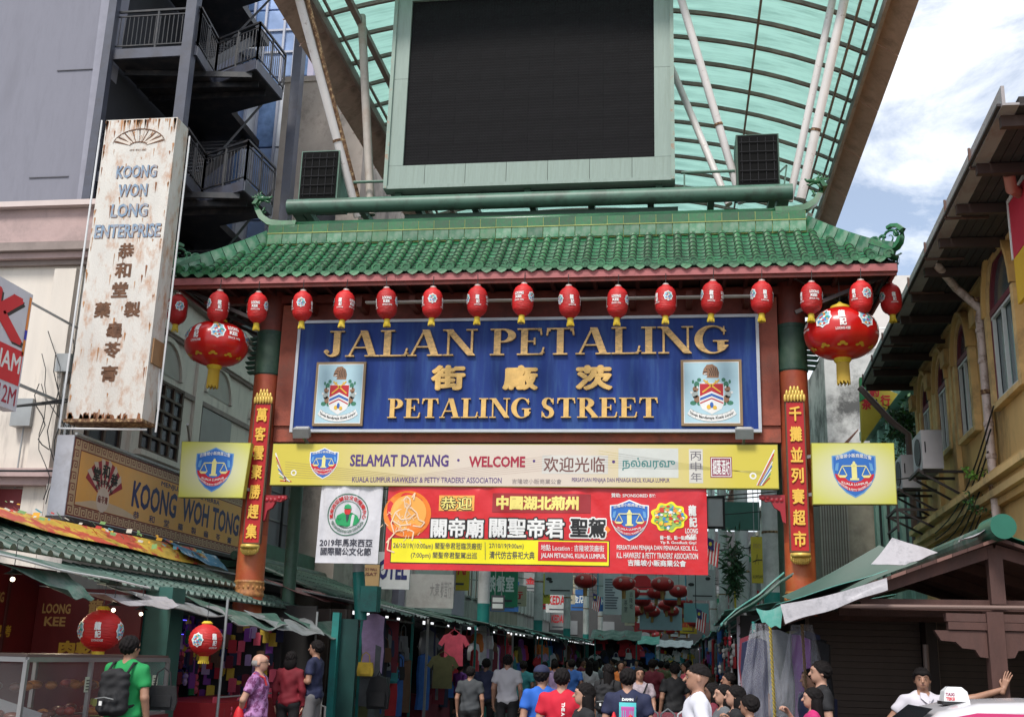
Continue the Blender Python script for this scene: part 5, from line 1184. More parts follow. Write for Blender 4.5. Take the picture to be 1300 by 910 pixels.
for zz in (z0 + .8, z1 - 1.4): MB().bar((x1 - .3, VS + .3, zz), (FX - .3, 16.4, zz), .08).build('mounting_arm', RUST, vs_)
tag(MB().tube([AY(203, 375, 15.9), AY(201, 520, 15.9)], .022, 6).build('white_conduit', WHT), 'slim white conduit hanging beside the rusty vertical sign', 'pipe')

# ---- orange shop sign
KX = -9.0; ks = T('orange_shop_sign', 'long orange shop sign with greek key border and red fan, reading KOONG WOH TONG', 'sign', (KX, 18.6, 3.4))
s0, s1, t0, t1 = 15.3, 22.3, 3.48, 4.70
kb = MB().bx(KX - .28, KX, s0, s1, t0, t1).build('sign_box', M('sign box grey sheet', (.42, .42, .45), .5, var=.12, dirt=(.25, .22, .22)), ks)
A = Art(lambda s, t: (KX, s, t), (1, 0, 0)); KM = F('border maroon', (.20, .035, .03), .5); KT = F('border tan', (.52, .36, .22), .5)
KO = M('sign orange', (.80, .40, .10), .5, var=.1, scale=.5, dirt=(.60, .38, .18), dirt_amt=.4, dscale=.3)
A.rect(s0 + .02, t0 + .02, s1 - .02, t1 - .02, KT, 0); A.rect(s0 + .24, t0 + .2, s1 - .24, t1 - .2, KO, 1)
A.frame(s0 + .02, t0 + .02, s1 - .02, t1 - .02, .02, KM, 1); A.frame(s0 + .22, t0 + .18, s1 - .22, t1 - .18, .02, KM, 2)
def key(u, v, sz, l=1):
 q = [(-.45, -.4), (-.45, .4), (.35, .4), (.35, -.2), (-.1, -.2), (-.1, .12), (.12, .12)]
 A.line([(u + a * sz, v + b * sz) for a, b in q], sz * .11, KM, l)
n_ = int((s1 - s0) / .2)
for k in range(n_):
 for v in (t0 + .1, t1 - .1): key(s0 + .12 + k * (s1 - s0 - .24) / (n_ - 1), v, .16)
for k in range(1, 6):
 for u in (s0 + .12, s1 - .12): key(u, t0 + .1 + k * (t1 - t0 - .2) / 6, .15)
fc = (16.35, 3.86)
for k in range(13):
 a0 = radians(25 + k * 10); a1 = a0 + radians(10); mt = KM if k % 2 == 0 else F('fan pale', (.62, .50, .42), .5)
 if k % 2 == 0: mt = F('fan crimson', (.33, .02, .04), .5)
 A.poly([(fc[0] + r * cos(a) * 1.05, fc[1] + r * sin(a)) for r, a in ((.2, a0), (.62, a0), (.62 + (.04 if k % 2 else 0), a1), (.2, a1))], mt, 2)
A.poly([(s0 + .25, t0 + .205), (17.6, t0 + .205), (17.4, t0 + .27), (17.0, t0 + .33), (16.5, t0 + .36), (16.0, t0 + .32), (15.7, t0 + .26), (s0 + .25, t0 + .24)], F('cloud tan', (.60, .44, .30), .5), 2)
A.disc(fc[0], fc[1], .2, .2, F('fan pale', (.62, .50, .42), .5), 3, 18)
for ch_, a in (('堂', 125), ('和', 90), ('恭', 52)):
 cx_, cy_ = fc[0] + .47 * cos(radians(a)), fc[1] + .45 * sin(radians(a)); A.text(ch_, cx_ - .12, cy_ - .11, cx_ + .12, cy_ + .11, BLK, 4, .04)
A.text('龜苓膏', fc[0] - .16, fc[1] - .06, fc[0] + .16, fc[1] + .06, KM, 4, .02)
for k in range(7): A.text('和', fc[0] + .28 * cos(radians(35 + k * 18)) - .05, fc[1] + .28 * sin(radians(35 + k * 18)) - .04, fc[0] + .28 * cos(radians(35 + k * 18)) + .05, fc[1] + .28 * sin(radians(35 + k * 18)) + .04, BLK, 4, .02)
NV = F('sign navy', (.02, .025, .12), .45)
A.text('MENJUAL UBAT & HERBA', 18.3, 4.36, 20.9, 4.47, NV, 3, .02)
A.text('KOONG', 17.3, 3.88, 19.0, 4.33, NV, 3, .03); A.text('WOH', 19.25, 3.88, 20.45, 4.33, NV, 3, .03); A.text('TONG', 20.62, 3.88, 22.0, 4.33, NV, 3, .03)
for k, ch_ in enumerate('恭和堂藥製龜苓膏'): A.text(ch_, 17.4 + k * .58, 3.70, 17.62 + k * .58, 3.83, NV, 3, .015)
A.build('printed_face', parent=kb)
MB().bx(KX + .002, KX + .04, s0, s1, t1, t1 + .04).build('top_trim', GREYM, ks); MB().bx(KX - .3, KX + .03, s0, s1, t0 - .06, t0 - .002).build('bottom_trim', F('trim dark', (.05, .04, .04)), ks)
for y in (16.2, 19, 21.5): MB().bar((KX - .2, y, t0 + .6), (FX, y, t0 + .6), .06).build('mounting_arm', GREYM, ks)

# ---- KK 24 JAM sign
QX = -9.7; a, b, c = AX(0, 345, QX), AX(44, 378, QX), AX(17, 522, QX)
kk_ = T('white_sign_board', 'white sign board with big red KK and 24 JAM at the left picture edge', 'sign', (QX, 13.6, 4.9))
s1, s0, t0, t1 = 14.8, 12.6, 4.95, 6.78
MB().bx(QX - .2, QX, s0, s1, t0, t1).build('sign_box', F('sign white', (.60, .60, .66), .5), kk_)
A = Art(lambda s, t: (QX, s, t), (1, 0, 0)); KR, KBk, KB_ = F('print red', (.62, .02, .03)), BLK, F('print royal blue', (.03, .04, .45))
A.text('KK', 12.94, 5.90, 14.74, 6.6, KBk, 1, .05); A.text('KK', 12.90, 5.93, 14.69, 6.64, KR, 2, .05)
A.text('24', 13.3, 5.35, 14.08, 5.85, KB_, 1, .06); A.rect(14.12, 5.33, 14.76, 5.86, KR, 1); A.text('JAM', 14.16, 5.42, 14.73, 5.78, WHT, 2, .02)
A.text('12M', 14.3, 5.02, 14.74, 5.28, CRI, 1, .01); A.poly([(14.0, 5.05), (14.2, 5.15), (14.0, 5.28)], KR, 1); A.text('BUKA', 12.8, 5.02, 13.4, 5.3, CRI, 1, .0)
A.rect(14.72, 5.8, 14.78, 6.72, F('stripe orange', (.75, .25, .05)), 1); A.rect(14.72, 6.05, 14.78, 6.2, KB_, 2)
A.build('lettering', parent=kk_)
MB().bar((QX - .1, s1, 6.7), (QX + .2, s1 + 1.4, 6.55), .03).bar((QX - .1, s1, 5.4), (QX - .1, s1 + 1.4, 5.4), .04).build('stay', GREYM, kk_)

# ---- further shophouses down the left side
def shop_row(X, sg, specs, side):
 for i, (y0, y1, h, colr, kind, lab) in enumerate(specs):
  t = T('shophouse', lab, 'building', (X - sg * 3, (y0 + y1) / 2, 0))
  wm = M('shop wall %s %d' % (side, i), colr, .85, var=.12, scale=1, dirt=tuple(c * .4 for c in colr), dirt_amt=.6, dscale=.7, stretch=(1, 1, .4))
  a, b = sorted((X, X - sg * 7)); MB().bx(a, b, y0 + .003, y1 - .003, 0, h).build('wall', wm, t)
  MB().bx(*sorted((X + sg * .001, X + sg * .25)), y0 + .02, y1 - .02, h - .5, h - .25).build('cornice', wm, t)
  n_ = max(2, int((y1 - y0) / 1.8)); st = (y1 - y0) / n_
  for fl in range(int((h - 4.0) / 2.8)):
   for k in range(n_):
    ya, yb_, za = y0 + st * k + .3, y0 + st * (k + 1) - .3, 4.4 + fl * 2.8
    if kind == 'grid':
     w_ = MB().bx(*sorted((X + sg * .001, X + sg * .04)), ya - .2, yb_ + .2, za - .5, za + 1.9).build('panel', F('grey infill panel', (.20, .20, .22), .5), t)
     m_ = MB()
     for q in range(4): m_.bar((X + sg * .07, ya - .2, za - .4 + q * .7), (X + sg * .07, yb_ + .2, za - .4 + q * .7), .03)
     m_.build('grille_rails', GREYM, w_); m_ = MB()
     for q in range(3): m_.bx(*sorted((X + sg * .10, X + sg * .15)), ya - .2 + q * (yb_ - ya + .4) / 2 - .03, ya - .2 + q * (yb_ - ya + .4) / 2 + .03, za - .5, za + 1.9)
     m_.build('grille_posts', BLK, w_)
    else:
     w_ = MB().bx(*sorted((X + sg * .001, X + sg * .03)), ya, yb_, za, za + 1.5).build('window', DPN, t)
     MB().bx(*sorted((X + sg * .031, X + sg * .07)), (ya + yb_) / 2 - .03, (ya + yb_) / 2 + .03, za, za + 1.5).build('mullion', WHT, w_)
     for yy in (ya, yb_): MB().bx(*sorted((X + sg * .001, X + sg * .08)), yy - .04, yy + .04, za - .05, za + 1.55).build('window_frame', WHT if kind == 'white' else WD, w_)
     MB().bx(*sorted((X + sg * .001, X + sg * .14)), ya - .08, yb_ + .08, za - .12, za - .052).build('sill', wm, w_)
  MB().bx(*sorted((X + sg * .001, X + sg * .03)), y0 + .4, y1 - .4, .15, 3.0).build('shopfront', F('shopfront dark', (.03, .03, .032), .5), t)
shop_row(-9.8, 1, [(25.3, 36, 11, (.22, .21, .22), 'grid', 'grey shophouse with barred upper panels seen beyond the left gate column'), (36, 43, 9.5, (.42, .38, .34), 'white', 'beige shophouse on the left, beyond the barred grey one'),
 (43, 50, 10.5, (.34, .20, .18), 'plain', 'reddish shophouse midway down the left side of the street'), (50, 58, 9, (.38, .36, .33), 'white', 'light grey shophouse far down the left side'), (58, 70, 11, (.30, .27, .22), 'plain', 'tan building far down the left side'), (70, 88, 10, (.4, .38, .36), 'white', 'pale building at the far left end of the street')], 'left')
# ================================================================= buildings, right side
YW = M('ochre yellow wash', (.66, .42, .16), .8, var=.12, scale=1.0, dirt=(.14, .09, .045), dirt_amt=.7, dscale=.75, stretch=(1, 1, .45), bump=.15, dmin=.5, dmax=.66)
YWL = M('pale yellow wash', (.74, .50, .22), .8, var=.1, dirt=(.24, .16, .09), dirt_amt=.6, dscale=1.2, bump=.12)
yh = T('yellow_shophouse', 'ochre yellow colonial shophouse with arched windows and deep brown eave on the right', 'building', (6.5, 18, 0))
f_x = lambda y: 4.87 + .0434 * (y - 12.1)
S_ = Vector((.0434, 1, 0)).normalized()
def YP(y, off, z): return Vector((f_x(y) - off, y, z))      # a point off metres in front of the facade
def slab(y0, y1, o0, o1, z0, z1, name, mt, par, mb=None, build=True):
 m_ = mb or MB(); a = [YP(y0, o0, z0), YP(y1, o0, z0), YP(y1, o1, z0), YP(y0, o1, z0)]
 m_.prism(a, (0, 0, z1 - z0)); return m_.build(name, mt, par) if build else m_
slab(11.0, 25.6, -7, 0, 0, 8.3, 'wall', YW, yh)
# roof: outer eave at z 8, soffit boards, rafters, gutter
EO = 1.01
slab(12.25, 25.8, -7, EO - .14, 8.02, 8.1, 'roof_deck', F('roof underside', (.03, .024, .023), .8), yh)
for k in range(9): slab(12.25, 25.8, -.0 + k * .125, -.0 + k * .125 + .115, 7.985, 8.018, 'soffit_board', M('soffit grey brown', (.045, .037, .037), .8, var=.3, scale=3), yh)
for k in range(11):
 y = 12.5 + k * 1.32; m_ = MB().bar(YP(y, -.1, 7.90), YP(y, EO + .02, 7.90), .09, .14); m_.build('rafter', F('rafter brown', (.06, .035, .03), .7), yh)
gm = M('weathered gutter', (.34, .31, .31), .5, var=.1, dirt=(.2, .13, .11), dirt_amt=.6, dscale=1.5)
for k in range(8):
 ya, yb = 12.2 + k * 1.7, 12.2 + (k + 1) * 1.7 - .03
 slab(ya, yb, EO - .13, EO + .02, 7.97, 8.0, 'gutter_sheet', gm, yh); slab(ya, yb, EO + .021, EO + .06, 7.97, 8.22, 'gutter_sheet', gm, yh)
 m_ = MB().bar(YP(yb + .015, EO + .075, 7.95), YP(yb + .015, EO + .075, 8.24), .03); m_.bar(YP(yb + .015, EO + .075, 7.95), YP(yb + .015, .5, 7.95), .03); m_.build('gutter_strap', F('strap rust', (.13, .07, .055)), yh)
slab(11, 25.6, .001, .08, 7.9, 7.97, 'moulding', YWL, yh)
# storey moulding
for k, (pr, z0, z1) in enumerate(((.12, 4.15, 4.26), (.22, 4.265, 4.38), (.17, 4.385, 4.47), (.30, 4.475, 4.58), (.2, 4.585, 4.68))): slab(11, 25.6, .001, pr, z0, z1, 'storey_moulding', YWL if k % 2 else YW, yh)
STN = M('mossy stain', (.09, .085, .07), .9, var=.4, scale=8)
PNS = F('window pane grey', (.09, .12, .13), .15); MAR_ = F('maroon frame', (.18, .03, .045), .6)
def awin(y0, y1, z0, zs, vis=True):
 c = (y0 + y1) / 2; r = (y1 - y0) / 2; n = 12
 pt = lambda yy, zz, o: YP(yy, o, zz)
 w_ = MB().add([pt(y0, z0, .004)] + [pt(c - r * cos(pi * k / n), zs + r * 1.1 * sin(pi * k / n), .004) for k in range(n + 1)] + [pt(y1, z0, .004)], [tuple(range(n + 3))]).build('window', PNS, yh)
 ring = lambda r0, r1, o0, o1, mt, nm: MB().add([pt(c - rr * cos(pi * k / n), zs + rr * 1.1 * sin(pi * k / n), o) for k in range(n + 1) for rr, o in ((r0, .002), (r0, o1), (r1, o1), (r1, .002))], [(k * 4 + j, k * 4 + (j + 1) % 4, (k + 1) * 4 + (j + 1) % 4, (k + 1) * 4 + j) for k in range(n) for j in range(4)]).build(nm, mt, w_)
 ring(r - .02, r + .06, 0, .06, MAR_, 'frame_arch'); ring(r + .07, r + .15, 0, .10, YWL, 'arch_moulding'); ring(r + .17, r + .25, 0, .16, YW, 'arch_moulding')
 for yy in (y0, y1):
  m_ = MB().bar(pt(yy, z0, .03), pt(yy, zs, .03), .07); m_.build('frame_side', MAR_, w_)
 for s_ in (-1, 1): MB().bar(pt(c + s_ * (r + .15), z0 - .1, .05), pt(c + s_ * (r + .15), zs, .05), .14).build('jamb_moulding', YWL, w_)
 MB().bar(pt(y0, zs, .035), pt(y1, zs, .035), .09).build('transom', MAR_, w_)
 for k in (.06, .5, .94): MB().bar(pt(y0 + (y1 - y0) * k, z0, .04), pt(y0 + (y1 - y0) * k, zs - .05, .04), .05).build('casement_stile', F('frame white', (.6, .6, .58)), w_)
 for zz in (z0 + .03, zs - .08): MB().bar(pt(y0, zz, .045), pt(y1, zz, .045), .045).build('casement_rail', F('frame white', (.6, .6, .58)), w_)
 MB().bar(pt(y0 - .2, z0 - .06, .06), pt(y1 + .2, z0 - .06, .06), .12, .09).build('sill', YWL, w_)
wins = [(16.35, 17.75, 5.72, 7.15), (19.45, 20.45, 5.68, 7.05), (21.5, 22.4, 5.75, 7.0), (23.3, 24.2, 5.85, 7.0)]
for w4 in wins: awin(*w4)
awin(12.4, 13.8, 5.7, 7.1)
for y in (18.35, 21.0, 22.85, 24.8): slab(y, y + .3, .001, .09, 4.7, 7.48, 'pilaster', YWL, yh); slab(y - .06, y + .36, .001, .2, 7.2, 7.49, 'pilaster_capital', YW, yh)
# banner in red, white and yellow at the edge
t = T('red_yellow_sign', 'red and yellow sign at the right picture edge on the yellow shophouse', 'sign', (f_x(15) - .3, 15.2, 7.5))
A_ = MB(); slab(12.2, 14.86, .35, .40, 7.05, 7.85, 'red_panel', F('panel red', (.55, .02, .05)), t); slab(12.2, 14.86, .35, .40, 6.4, 7.04, 'yellow_panel', F('panel yellow', (.7, .42, .02)), t)
slab(12.1, 14.93, .33, .41, 7.86, 7.92, 'white_trim', WHT, t); slab(14.87, 14.93, .33, .41, 7.05, 7.85, 'white_trim', WHT, t); slab(14, 14.1, .002, .34, 7.4, 7.5, 'arm', GREYM, t)
# drain pipe in white and pink
PP = M('pinkish old pvc', (.58, .46, .42), .5, var=.12, dirt=(.2, .12, .08), dirt_amt=.8, dscale=5)
dp = T('drain_pipe', 'long pale drain pipe elbowing down the yellow shophouse wall', 'pipe', (f_x(18.4) - .2, 18.4, 4))
a = AX(1190, 337, f_x(20) - .95); b = AX(1214, 366, f_x(19.3) - .5); c = AX(1244, 392, f_x(18.6) - .14)
pts = [Vector((f_x(20.6) - 1.0, a.y, 7.98)), a, b, c, YP(c.y, .14, c.z - .15), YP(c.y, .14, 3.6)]
MB().tube(pts, .068, 12).build('pipe', PP, dp, 'auto')
for k in range(8):
 z = 3.9 + k * .52; MB().lathe(YP(c.y, .14, z), [(.07, -.04), (.082, -.035), (.082, .035), (.07, .04)], 12).build('joint_collar', RUST if k % 3 == 1 else PP, dp)
dp2 = T('drain_pipe', 'short terracotta drain pipe elbow under the eave at the right edge', 'pipe', (4.6, 14.6, 7.6))
a, b, c = AX(1281, 222, 4.35), AX(1284, 240, 4.4), AX(1305, 250, 4.75)
MB().tube([a, b, c, c + (c - b)], .075, 12).build('pipe', F('terracotta pvc', (.45, .17, .13), .5), dp2, 'auto')
dp3 = T('drain_pipe', 'brown downpipe running down the far end of the yellow shophouse', 'pipe', (5.4, 25.4, 4))
MB().tube([Vector((f_x(25.9) - 1.15, 25.9, 7.95)), YP(25.75, .5, 7.1), YP(25.7, .16, 6.8), YP(25.7, .16, 3.6)], .075, 10).build('pipe', F('brown downpipe', (.17, .11, .10), .5), dp3, 'auto')
# air conditioners on brackets
for (y0, y1, z0, z1, lab) in ((23.35, 24.35, 5.22, 5.9, 'grey air conditioner unit on the yellow wall, farther of two'), (20.9, 21.9, 5.2, 5.92, 'grey air conditioner unit on the yellow wall, nearer of two')):
 t = T('outdoor_ac_unit', lab, 'air conditioner', YP((y0 + y1) / 2, .5, z0), 'air conditioners on the yellow shophouse')
 ACM = M('ac casing grey', (.36, .35, .38), .5, var=.08); slab(y0, y1, .35, .72, z0, z1, 'casing', ACM, t)
 q = YP((y0 + y1) / 2 - .12, .725, (z0 + z1) / 2); MB().lathe(q, [(.0, -.0), (.25, 0), (.26, -.02)], 20, ax='x').build('fan_guard', F('fan dark', (.03, .03, .035)), t)
 slab(y0 + .05, y0 + .3, .34, .7, z0 + .1, z1 - .1, 'side_panel', ACM, t) if False else None
 MB().bar(YP(y0 - .006, .66, z0 + .3), YP(y0 - .006, .66, z0 + .5), .02).build('louvre', BLK, t)
 m_ = MB()
 for yy in (y0 + .1, y1 - .1): m_.bar(YP(yy, 0, z0 - .04), YP(yy, .8, z0 - .04), .05); m_.bar(YP(yy, 0, z0 - .5), YP(yy, .75, z0 - .06), .04)
 m_.bar(YP(y0 - .05, .8, z0 - .04), YP(y1 + .05, .8, z0 - .04), .05); m_.build('bracket', F('bracket rust dark', (.04, .03, .03)), t)
t = T('empty_bracket', 'rusty empty equipment bracket under the air conditioners', 'bracket', YP(23.8, .4, 4.2)); m_ = MB()
for yy in (23.2, 24.5): m_.bar(YP(yy, 0, 4.75), YP(yy, .9, 4.75), .05); m_.bar(YP(yy, .0, 4.3), YP(yy, .88, 4.75), .04); m_.bar(YP(yy, .88, 4.3), YP(yy, .88, 5.1), .04)
m_.bar(YP(23.2, .9, 4.75), YP(24.5, .9, 4.75), .05); m_.bar(YP(23.2, .9, 4.4), YP(24.5, .9, 4.4), .04); m_.build('frame', F('bracket rust dark', (.04, .03, .03)), t)
# cables and a little fern on the wall
for k in range(6):
 a = YP(17.5 + k * .3, .2, 5.6 - .3 * k); b = YP(22.5, .3, 4.2 - .12 * k)
 tag(MB().tube([a.lerp(b, t / 8) - Vector((0, 0, .35 * sin(pi * t / 8))) for t in range(9)], .014, 4).build('cable', WIRE), 'black cable drooping along the yellow shophouse wall', 'cable', 'cables on the yellow shophouse')
LEAF = M('leaf green', (.05, .16, .03), .5, var=.4, scale=8); LEAFD = M('dark leaf green', (.025, .08, .03), .5, var=.4, scale=8); STEM = F('stem brown', (.08, .06, .03))
def leafy(name, label, c, r, n, mats, par_cat='plant', lw=.035, ll=.12, grp=None, drop=0.0):
 t = T(name, label, par_cat, c, grp); c = Vector(c); st = MB(); lf = MB(); random.seed(int(c.y * 10))
 for i in range(max(4, n // 14)):
  d = Vector((random.uniform(-1, 1) * r[0], random.uniform(-1, 1) * r[1], random.uniform(-.2, 1) * r[2])); d.z -= drop * random.random()
  st.tube([c, c + d * .5 + Vector((0, 0, .1 * r[2])), c + d], [.012, .008, .003], 5)
  for k in range(14):
   q = c + d * random.uniform(.25, 1.05) + Vector([random.uniform(-.1, .1) * r[2] for _ in range(3)])
   a = Vector([random.uniform(-1, 1) for _ in range(3)]).normalized(); b = a.cross(Vector([random.uniform(-1, 1) for _ in range(3)])).normalized(); s_ = random.uniform(.6, 1.3)
   lf.m(mats[k % len(mats)]); lf.add([q, q + a * ll * .5 * s_ + b * lw * s_, q + a * ll * s_, q + a * ll * .5 * s_ - b * lw * s_], [(0, 1, 2, 3)])
 st.build('stems', STEM, t); o = lf.build('foliage', None, t); o['kind'] = 'stuff'; return t
leafy('wall_fern', 'small bright green fern growing from the yellow wall by the pipe', YP(19.0, .25, 4.75), (.2, .22, .2), 70, [F('fern green', (.14, .3, .04))], lw=.02, ll=.1)
leafy('wall_plant', 'dark weeds rooted below the drain pipe on the yellow wall', YP(18.8, .3, 4.15), (.2, .25, .35), 90, [LEAFD, LEAF], lw=.02, ll=.08)
# ---- beyond the yellow shophouse
TL = M('pale teal wash', (.30, .50, .42), .8, var=.12, dirt=(.14, .22, .19), dirt_amt=.6, dscale=.8, stretch=(1, 1, .4))
th = T('teal_shophouse', 'pale teal shophouse with tall dark louvred windows beyond the yellow one', 'building', (7, 29, 0))
MB().bx(5.75, 12, 26.6, 33.2, 0, 8.6).build('wall', TL, th)
for k, y in enumerate((27.0, 28.1, 29.2, 30.4, 31.6)):
 w_ = MB().bx(5.70, 5.75, y, y + .55, 4.0, 6.4).build('window', F('louvre dark', (.02, .02, .025)), th)
 MB().bx(5.62, 5.749, y + .62, y + .92, 3.2, 8.0).build('pilaster', TL, th)
MB().bx(5.45, 5.749, 26.6, 33.2, 8.1, 8.35).build('cornice', TL, th)
rf = T('tiled_lean_to', 'weathered red tiled lean-to roof beyond the right square sign', 'roof', (5.0, 34.5, 7))
for k in range(10): MB().prism([(4.35 + .11 * k, 33.4, 7.4 + .11 * k), (4.47 + .11 * k, 33.4, 7.52 + .11 * k), (4.47 + .11 * k, 33.4, 7.47 + .11 * k), (4.35 + .11 * k, 33.4, 7.35 + .11 * k)], (0, 3.2, 0)).build('tile_course', M('old red tile', (.22, .09, .06), .8, var=.4, scale=5), rf)
wg = T('grimy_white_building', 'white building with black mould stains rising behind the yellow sign', 'building', (6, 38, 0))
MB().bx(5.0, 8.2, 36.6, 42, 0, 11.9).build('wall', M('mouldy white wall', (.50, .49, .48), .9, var=.1, dirt=(.04, .04, .04), dirt_amt=.9, dscale=.5, bump=.2, dmin=.46, dmax=.62), wg)
for k in range(14): MB().bar((5.05 + k * .22, 36.7, 11.9), (5.05 + k * .22, 36.7, 12.6), .03).build('baluster', WHT, wg)
MB().bar((5.0, 36.7, 12.62), (8.2, 36.7, 12.62), .05).build('parapet_rail', WHT, wg)
MB().bx(7.2, 11, 42.5, 50, 0, 16.5).build('rear_block', F('rear block cream', (.62, .58, .55)), wg)
shop_row(5.35, -1, [(36.62 + 6, 50, 12.6, (.40, .32, .28), 'plain', 'pinkish beige shophouse on the right seen between column and sign'), (50, 60, 10.5, (.34, .30, .24), 'white', 'tan shophouse far down the right side'), (60, 72, 11, (.42, .40, .36), 'plain', 'light grey building far down the right side'), (72, 88, 10, (.36, .34, .30), 'white', 'pale building at the far right end of the street')], 'right')
bh = T('beige_shophouse', 'beige shophouse with close vertical fins just right of the right gate column', 'building', (7, 34.8, 0))
MB().bx(5.0, 11, 33.25, 36.55, 0, 7.3).build('wall', M('beige fin wall', (.42, .36, .29), .8, var=.15, dirt=(.2, .17, .14), dirt_amt=.5), bh)
for k in range(9): MB().bx(4.85, 4.999, 33.3 + k * .36, 33.42 + k * .36, 3.4, 7.2).build('fin', M('fin beige', (.46, .41, .36), .7), bh)
for k in range(11): MB().bx(4.22 + k * .075, 4.26 + k * .075, 33.18, 33.24, 3.4, 7.2).build('fin', M('fin beige', (.46, .41, .36), .7), bh)
MB().bx(4.2, 5.0, 33.25, 36.5, 0, 7.2).build('wall', M('brown infill', (.22, .17, .14), .8), bh)
# green and yellow shop sign set at an angle
t = T('green_yellow_sign', 'slanted green and yellow chinese shop sign with red characters high beyond the right sign', 'sign', (5.4, 27, 8))
a, b, c, d = AY(1090, 482, 26.4), AY(1135, 512, 26.4), AY(1104, 562, 26.4), AY(1090, 560, 26.4)
YS = 26.4
MB().prism([AY(1091, 480, YS), AY(1140, 500, YS), AY(1120, 528, YS), AY(1094, 565, YS)], (0, .12, 0)).build('yellow_panel', F('sign panel yellow', (.55, .42, .04)), t)
MB().prism([AY(1091, 479, YS - .02), AY(1107, 478, YS - .02), AY(1100, 505, YS - .02), AY(1091, 510, YS - .02)], (0, .018, 0)).build('green_panel', F('sign panel green', (.03, .25, .08)), t)
A = GA(YS); 
for ch_, px, py in (('茶', 1100, 513), ('葯', 1110, 497), ('行', 1124, 508)): A.text(ch_, *A.b(px - 6, py + 7, px + 6, py - 7), KR, 2, .04)
A.build('lettering', parent=t)
leafy('wall_shrub', 'leafy shrub growing from the teal shophouse wall above the right sign', (5.35, 26.3, 7.2), (.55, .5, .75), 900, [LEAFD, LEAF, LEAFD], lw=.035, ll=.13, drop=1.2)
leafy('palm', 'dark palm like foliage hanging between the right street poles', (1.5, 29.5, 3.6), (.16, .3, 1.3), 400, [LEAFD], lw=.03, ll=.3)
# end of the street
t = T('end_building', 'grey building closing the far end of the market street', 'building', (-2, 95, 0))
MB().bx(-14, 12, 92, 100, 0, 12).build('wall', F('far grey wall', (.05, .05, .052)), t)
for i in range(8):
 for k in range(3): MB().bx(-12 + i * 3, -10.9 + i * 3, 91.95, 92, 3.5 + k * 3, 4.6 + k * 3).build('window', F('far pane', (.2, .21, .22)), t)
# ================================================================= market stalls
TILD = M('dark green stall tile', (.022, .06, .042), .45, var=.5, scale=3, dirt=(.08, .08, .065), dirt_amt=.75, dscale=3, rnd=.35)
TILL = M('faded green stall tile', (.06, .11, .09), .55, var=.4, scale=3, dirt=(.14, .15, .13), dirt_amt=.6, dscale=3, rnd=.3)
TARP = M('old green tarpaulin', (.045, .11, .085), .6, var=.35, scale=3, dirt=(.22, .24, .22), dirt_amt=.7, dscale=2.2, bump=1, bscale=5)
TARG = M('grey plastic sheet', (.25, .26, .27), .5, var=.3, scale=2, dirt=(.09, .10, .09), dirt_amt=.75, dscale=2.5, bump=1, bscale=5)
TARW = M('whitish plastic sheet', (.44, .42, .44), .4, var=.2, scale=3, dirt=(.15, .15, .16), dirt_amt=.75, dscale=3, bump=1, bscale=5)
TEAL = M('teal painted steel', (.02, .22, .20), .45, var=.15, dirt=(.03, .08, .08), dirt_amt=.6); TEALT = M('faded teal tarpaulin', (.10, .36, .30), .55, var=.2, dirt=(.35, .42, .4), dirt_amt=.5, dscale=3, bump=.3, bscale=8)
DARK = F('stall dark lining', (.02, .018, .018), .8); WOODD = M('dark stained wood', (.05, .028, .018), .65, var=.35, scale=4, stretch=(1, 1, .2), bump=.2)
def tiled_slope(par, X0, z0, X1, z1, y0, y1, sp=.26, mat=TILD, yskew=0.0, r=.06, segs=5):
 """slope from ridge line (X0,z0) to eave (X1,z1); rows run down the slope, one object per row"""
 n = int((y1 - y0) / sp)
 for i in range(n):
  y = y0 + (i + .5) * sp; m_ = MB(); vs = []; fs = []; rings = []
  for k in range(segs): rings += [(k / segs, r * .88), ((k + 1) / segs + .01, r * 1.12)]
  for t_, rr in rings:
   for j in range(7):
    a = pi * j / 6; vs.append((X0 + (X1 - X0) * t_, y + yskew * t_ + rr * cos(a), z0 + (z1 - z0) * t_ + rr * sin(a) + .015))
  fs = [(k * 7 + j, (k + 1) * 7 + j, (k + 1) * 7 + j + 1, k * 7 + j + 1) for k in range(len(rings) - 1) for j in range(6)] + [tuple((len(rings) - 1) * 7 + j for j in range(7))]
  m_.add(vs, fs).build('tile_row', mat, par, 'auto')
 m_ = MB(); K = segs * 2
 for k in range(K):
  a, b = k / K, (k + 1) / K; xa, za, xb, zb = X0 + (X1 - X0) * a, z0 + (z1 - z0) * a, X0 + (X1 - X0) * b, z0 + (z1 - z0) * b
  m_.prism([(xa, y0, za), (xb, y0 + yskew * b, zb + .02), (xb, y1 + yskew * b, zb + .02), (xa, y1, za)], (0, 0, -.02))
 m_.build('tile_bed', mat, par)
def sheet(name, label, corners, mat, sag=.05, cat='tarpaulin', grp=None, nu=10, nv=5, rim=None, seed=0, par=None):
 """draped sheet between four world corners (near-top, far-top, far-bottom, near-bottom)"""
 c = [Vector(q) for q in corners]
 def fn(u, v):
  p = c[0].lerp(c[1], u).lerp(c[3].lerp(c[2], u), v); w_ = sin(pi * u) * sag + sag * .5 * sin(u * 11 + seed + v * 3) * v + sag * .3 * sin(v * 9 + u * 5 + seed)
  return p - Vector((0, 0, w_))
 nrm = (c[1] - c[0]).cross(c[3] - c[0]).normalized() * .006
 m_ = MB().thick(fn, nu, nv, nrm)
 o = m_.build(name, mat, par, True)
 if not par:
  tag(o, label, cat, grp)
 if rim: MB().tube([fn(u / nu, 1) for u in range(nu + 1)], .012, 6).build('hem', rim, o)
 return o
lf = T('left_stall_roof', 'long low stall roof of dark green tiles in front of the cream shophouse', 'roof', (-7.7, 14, 2.5))
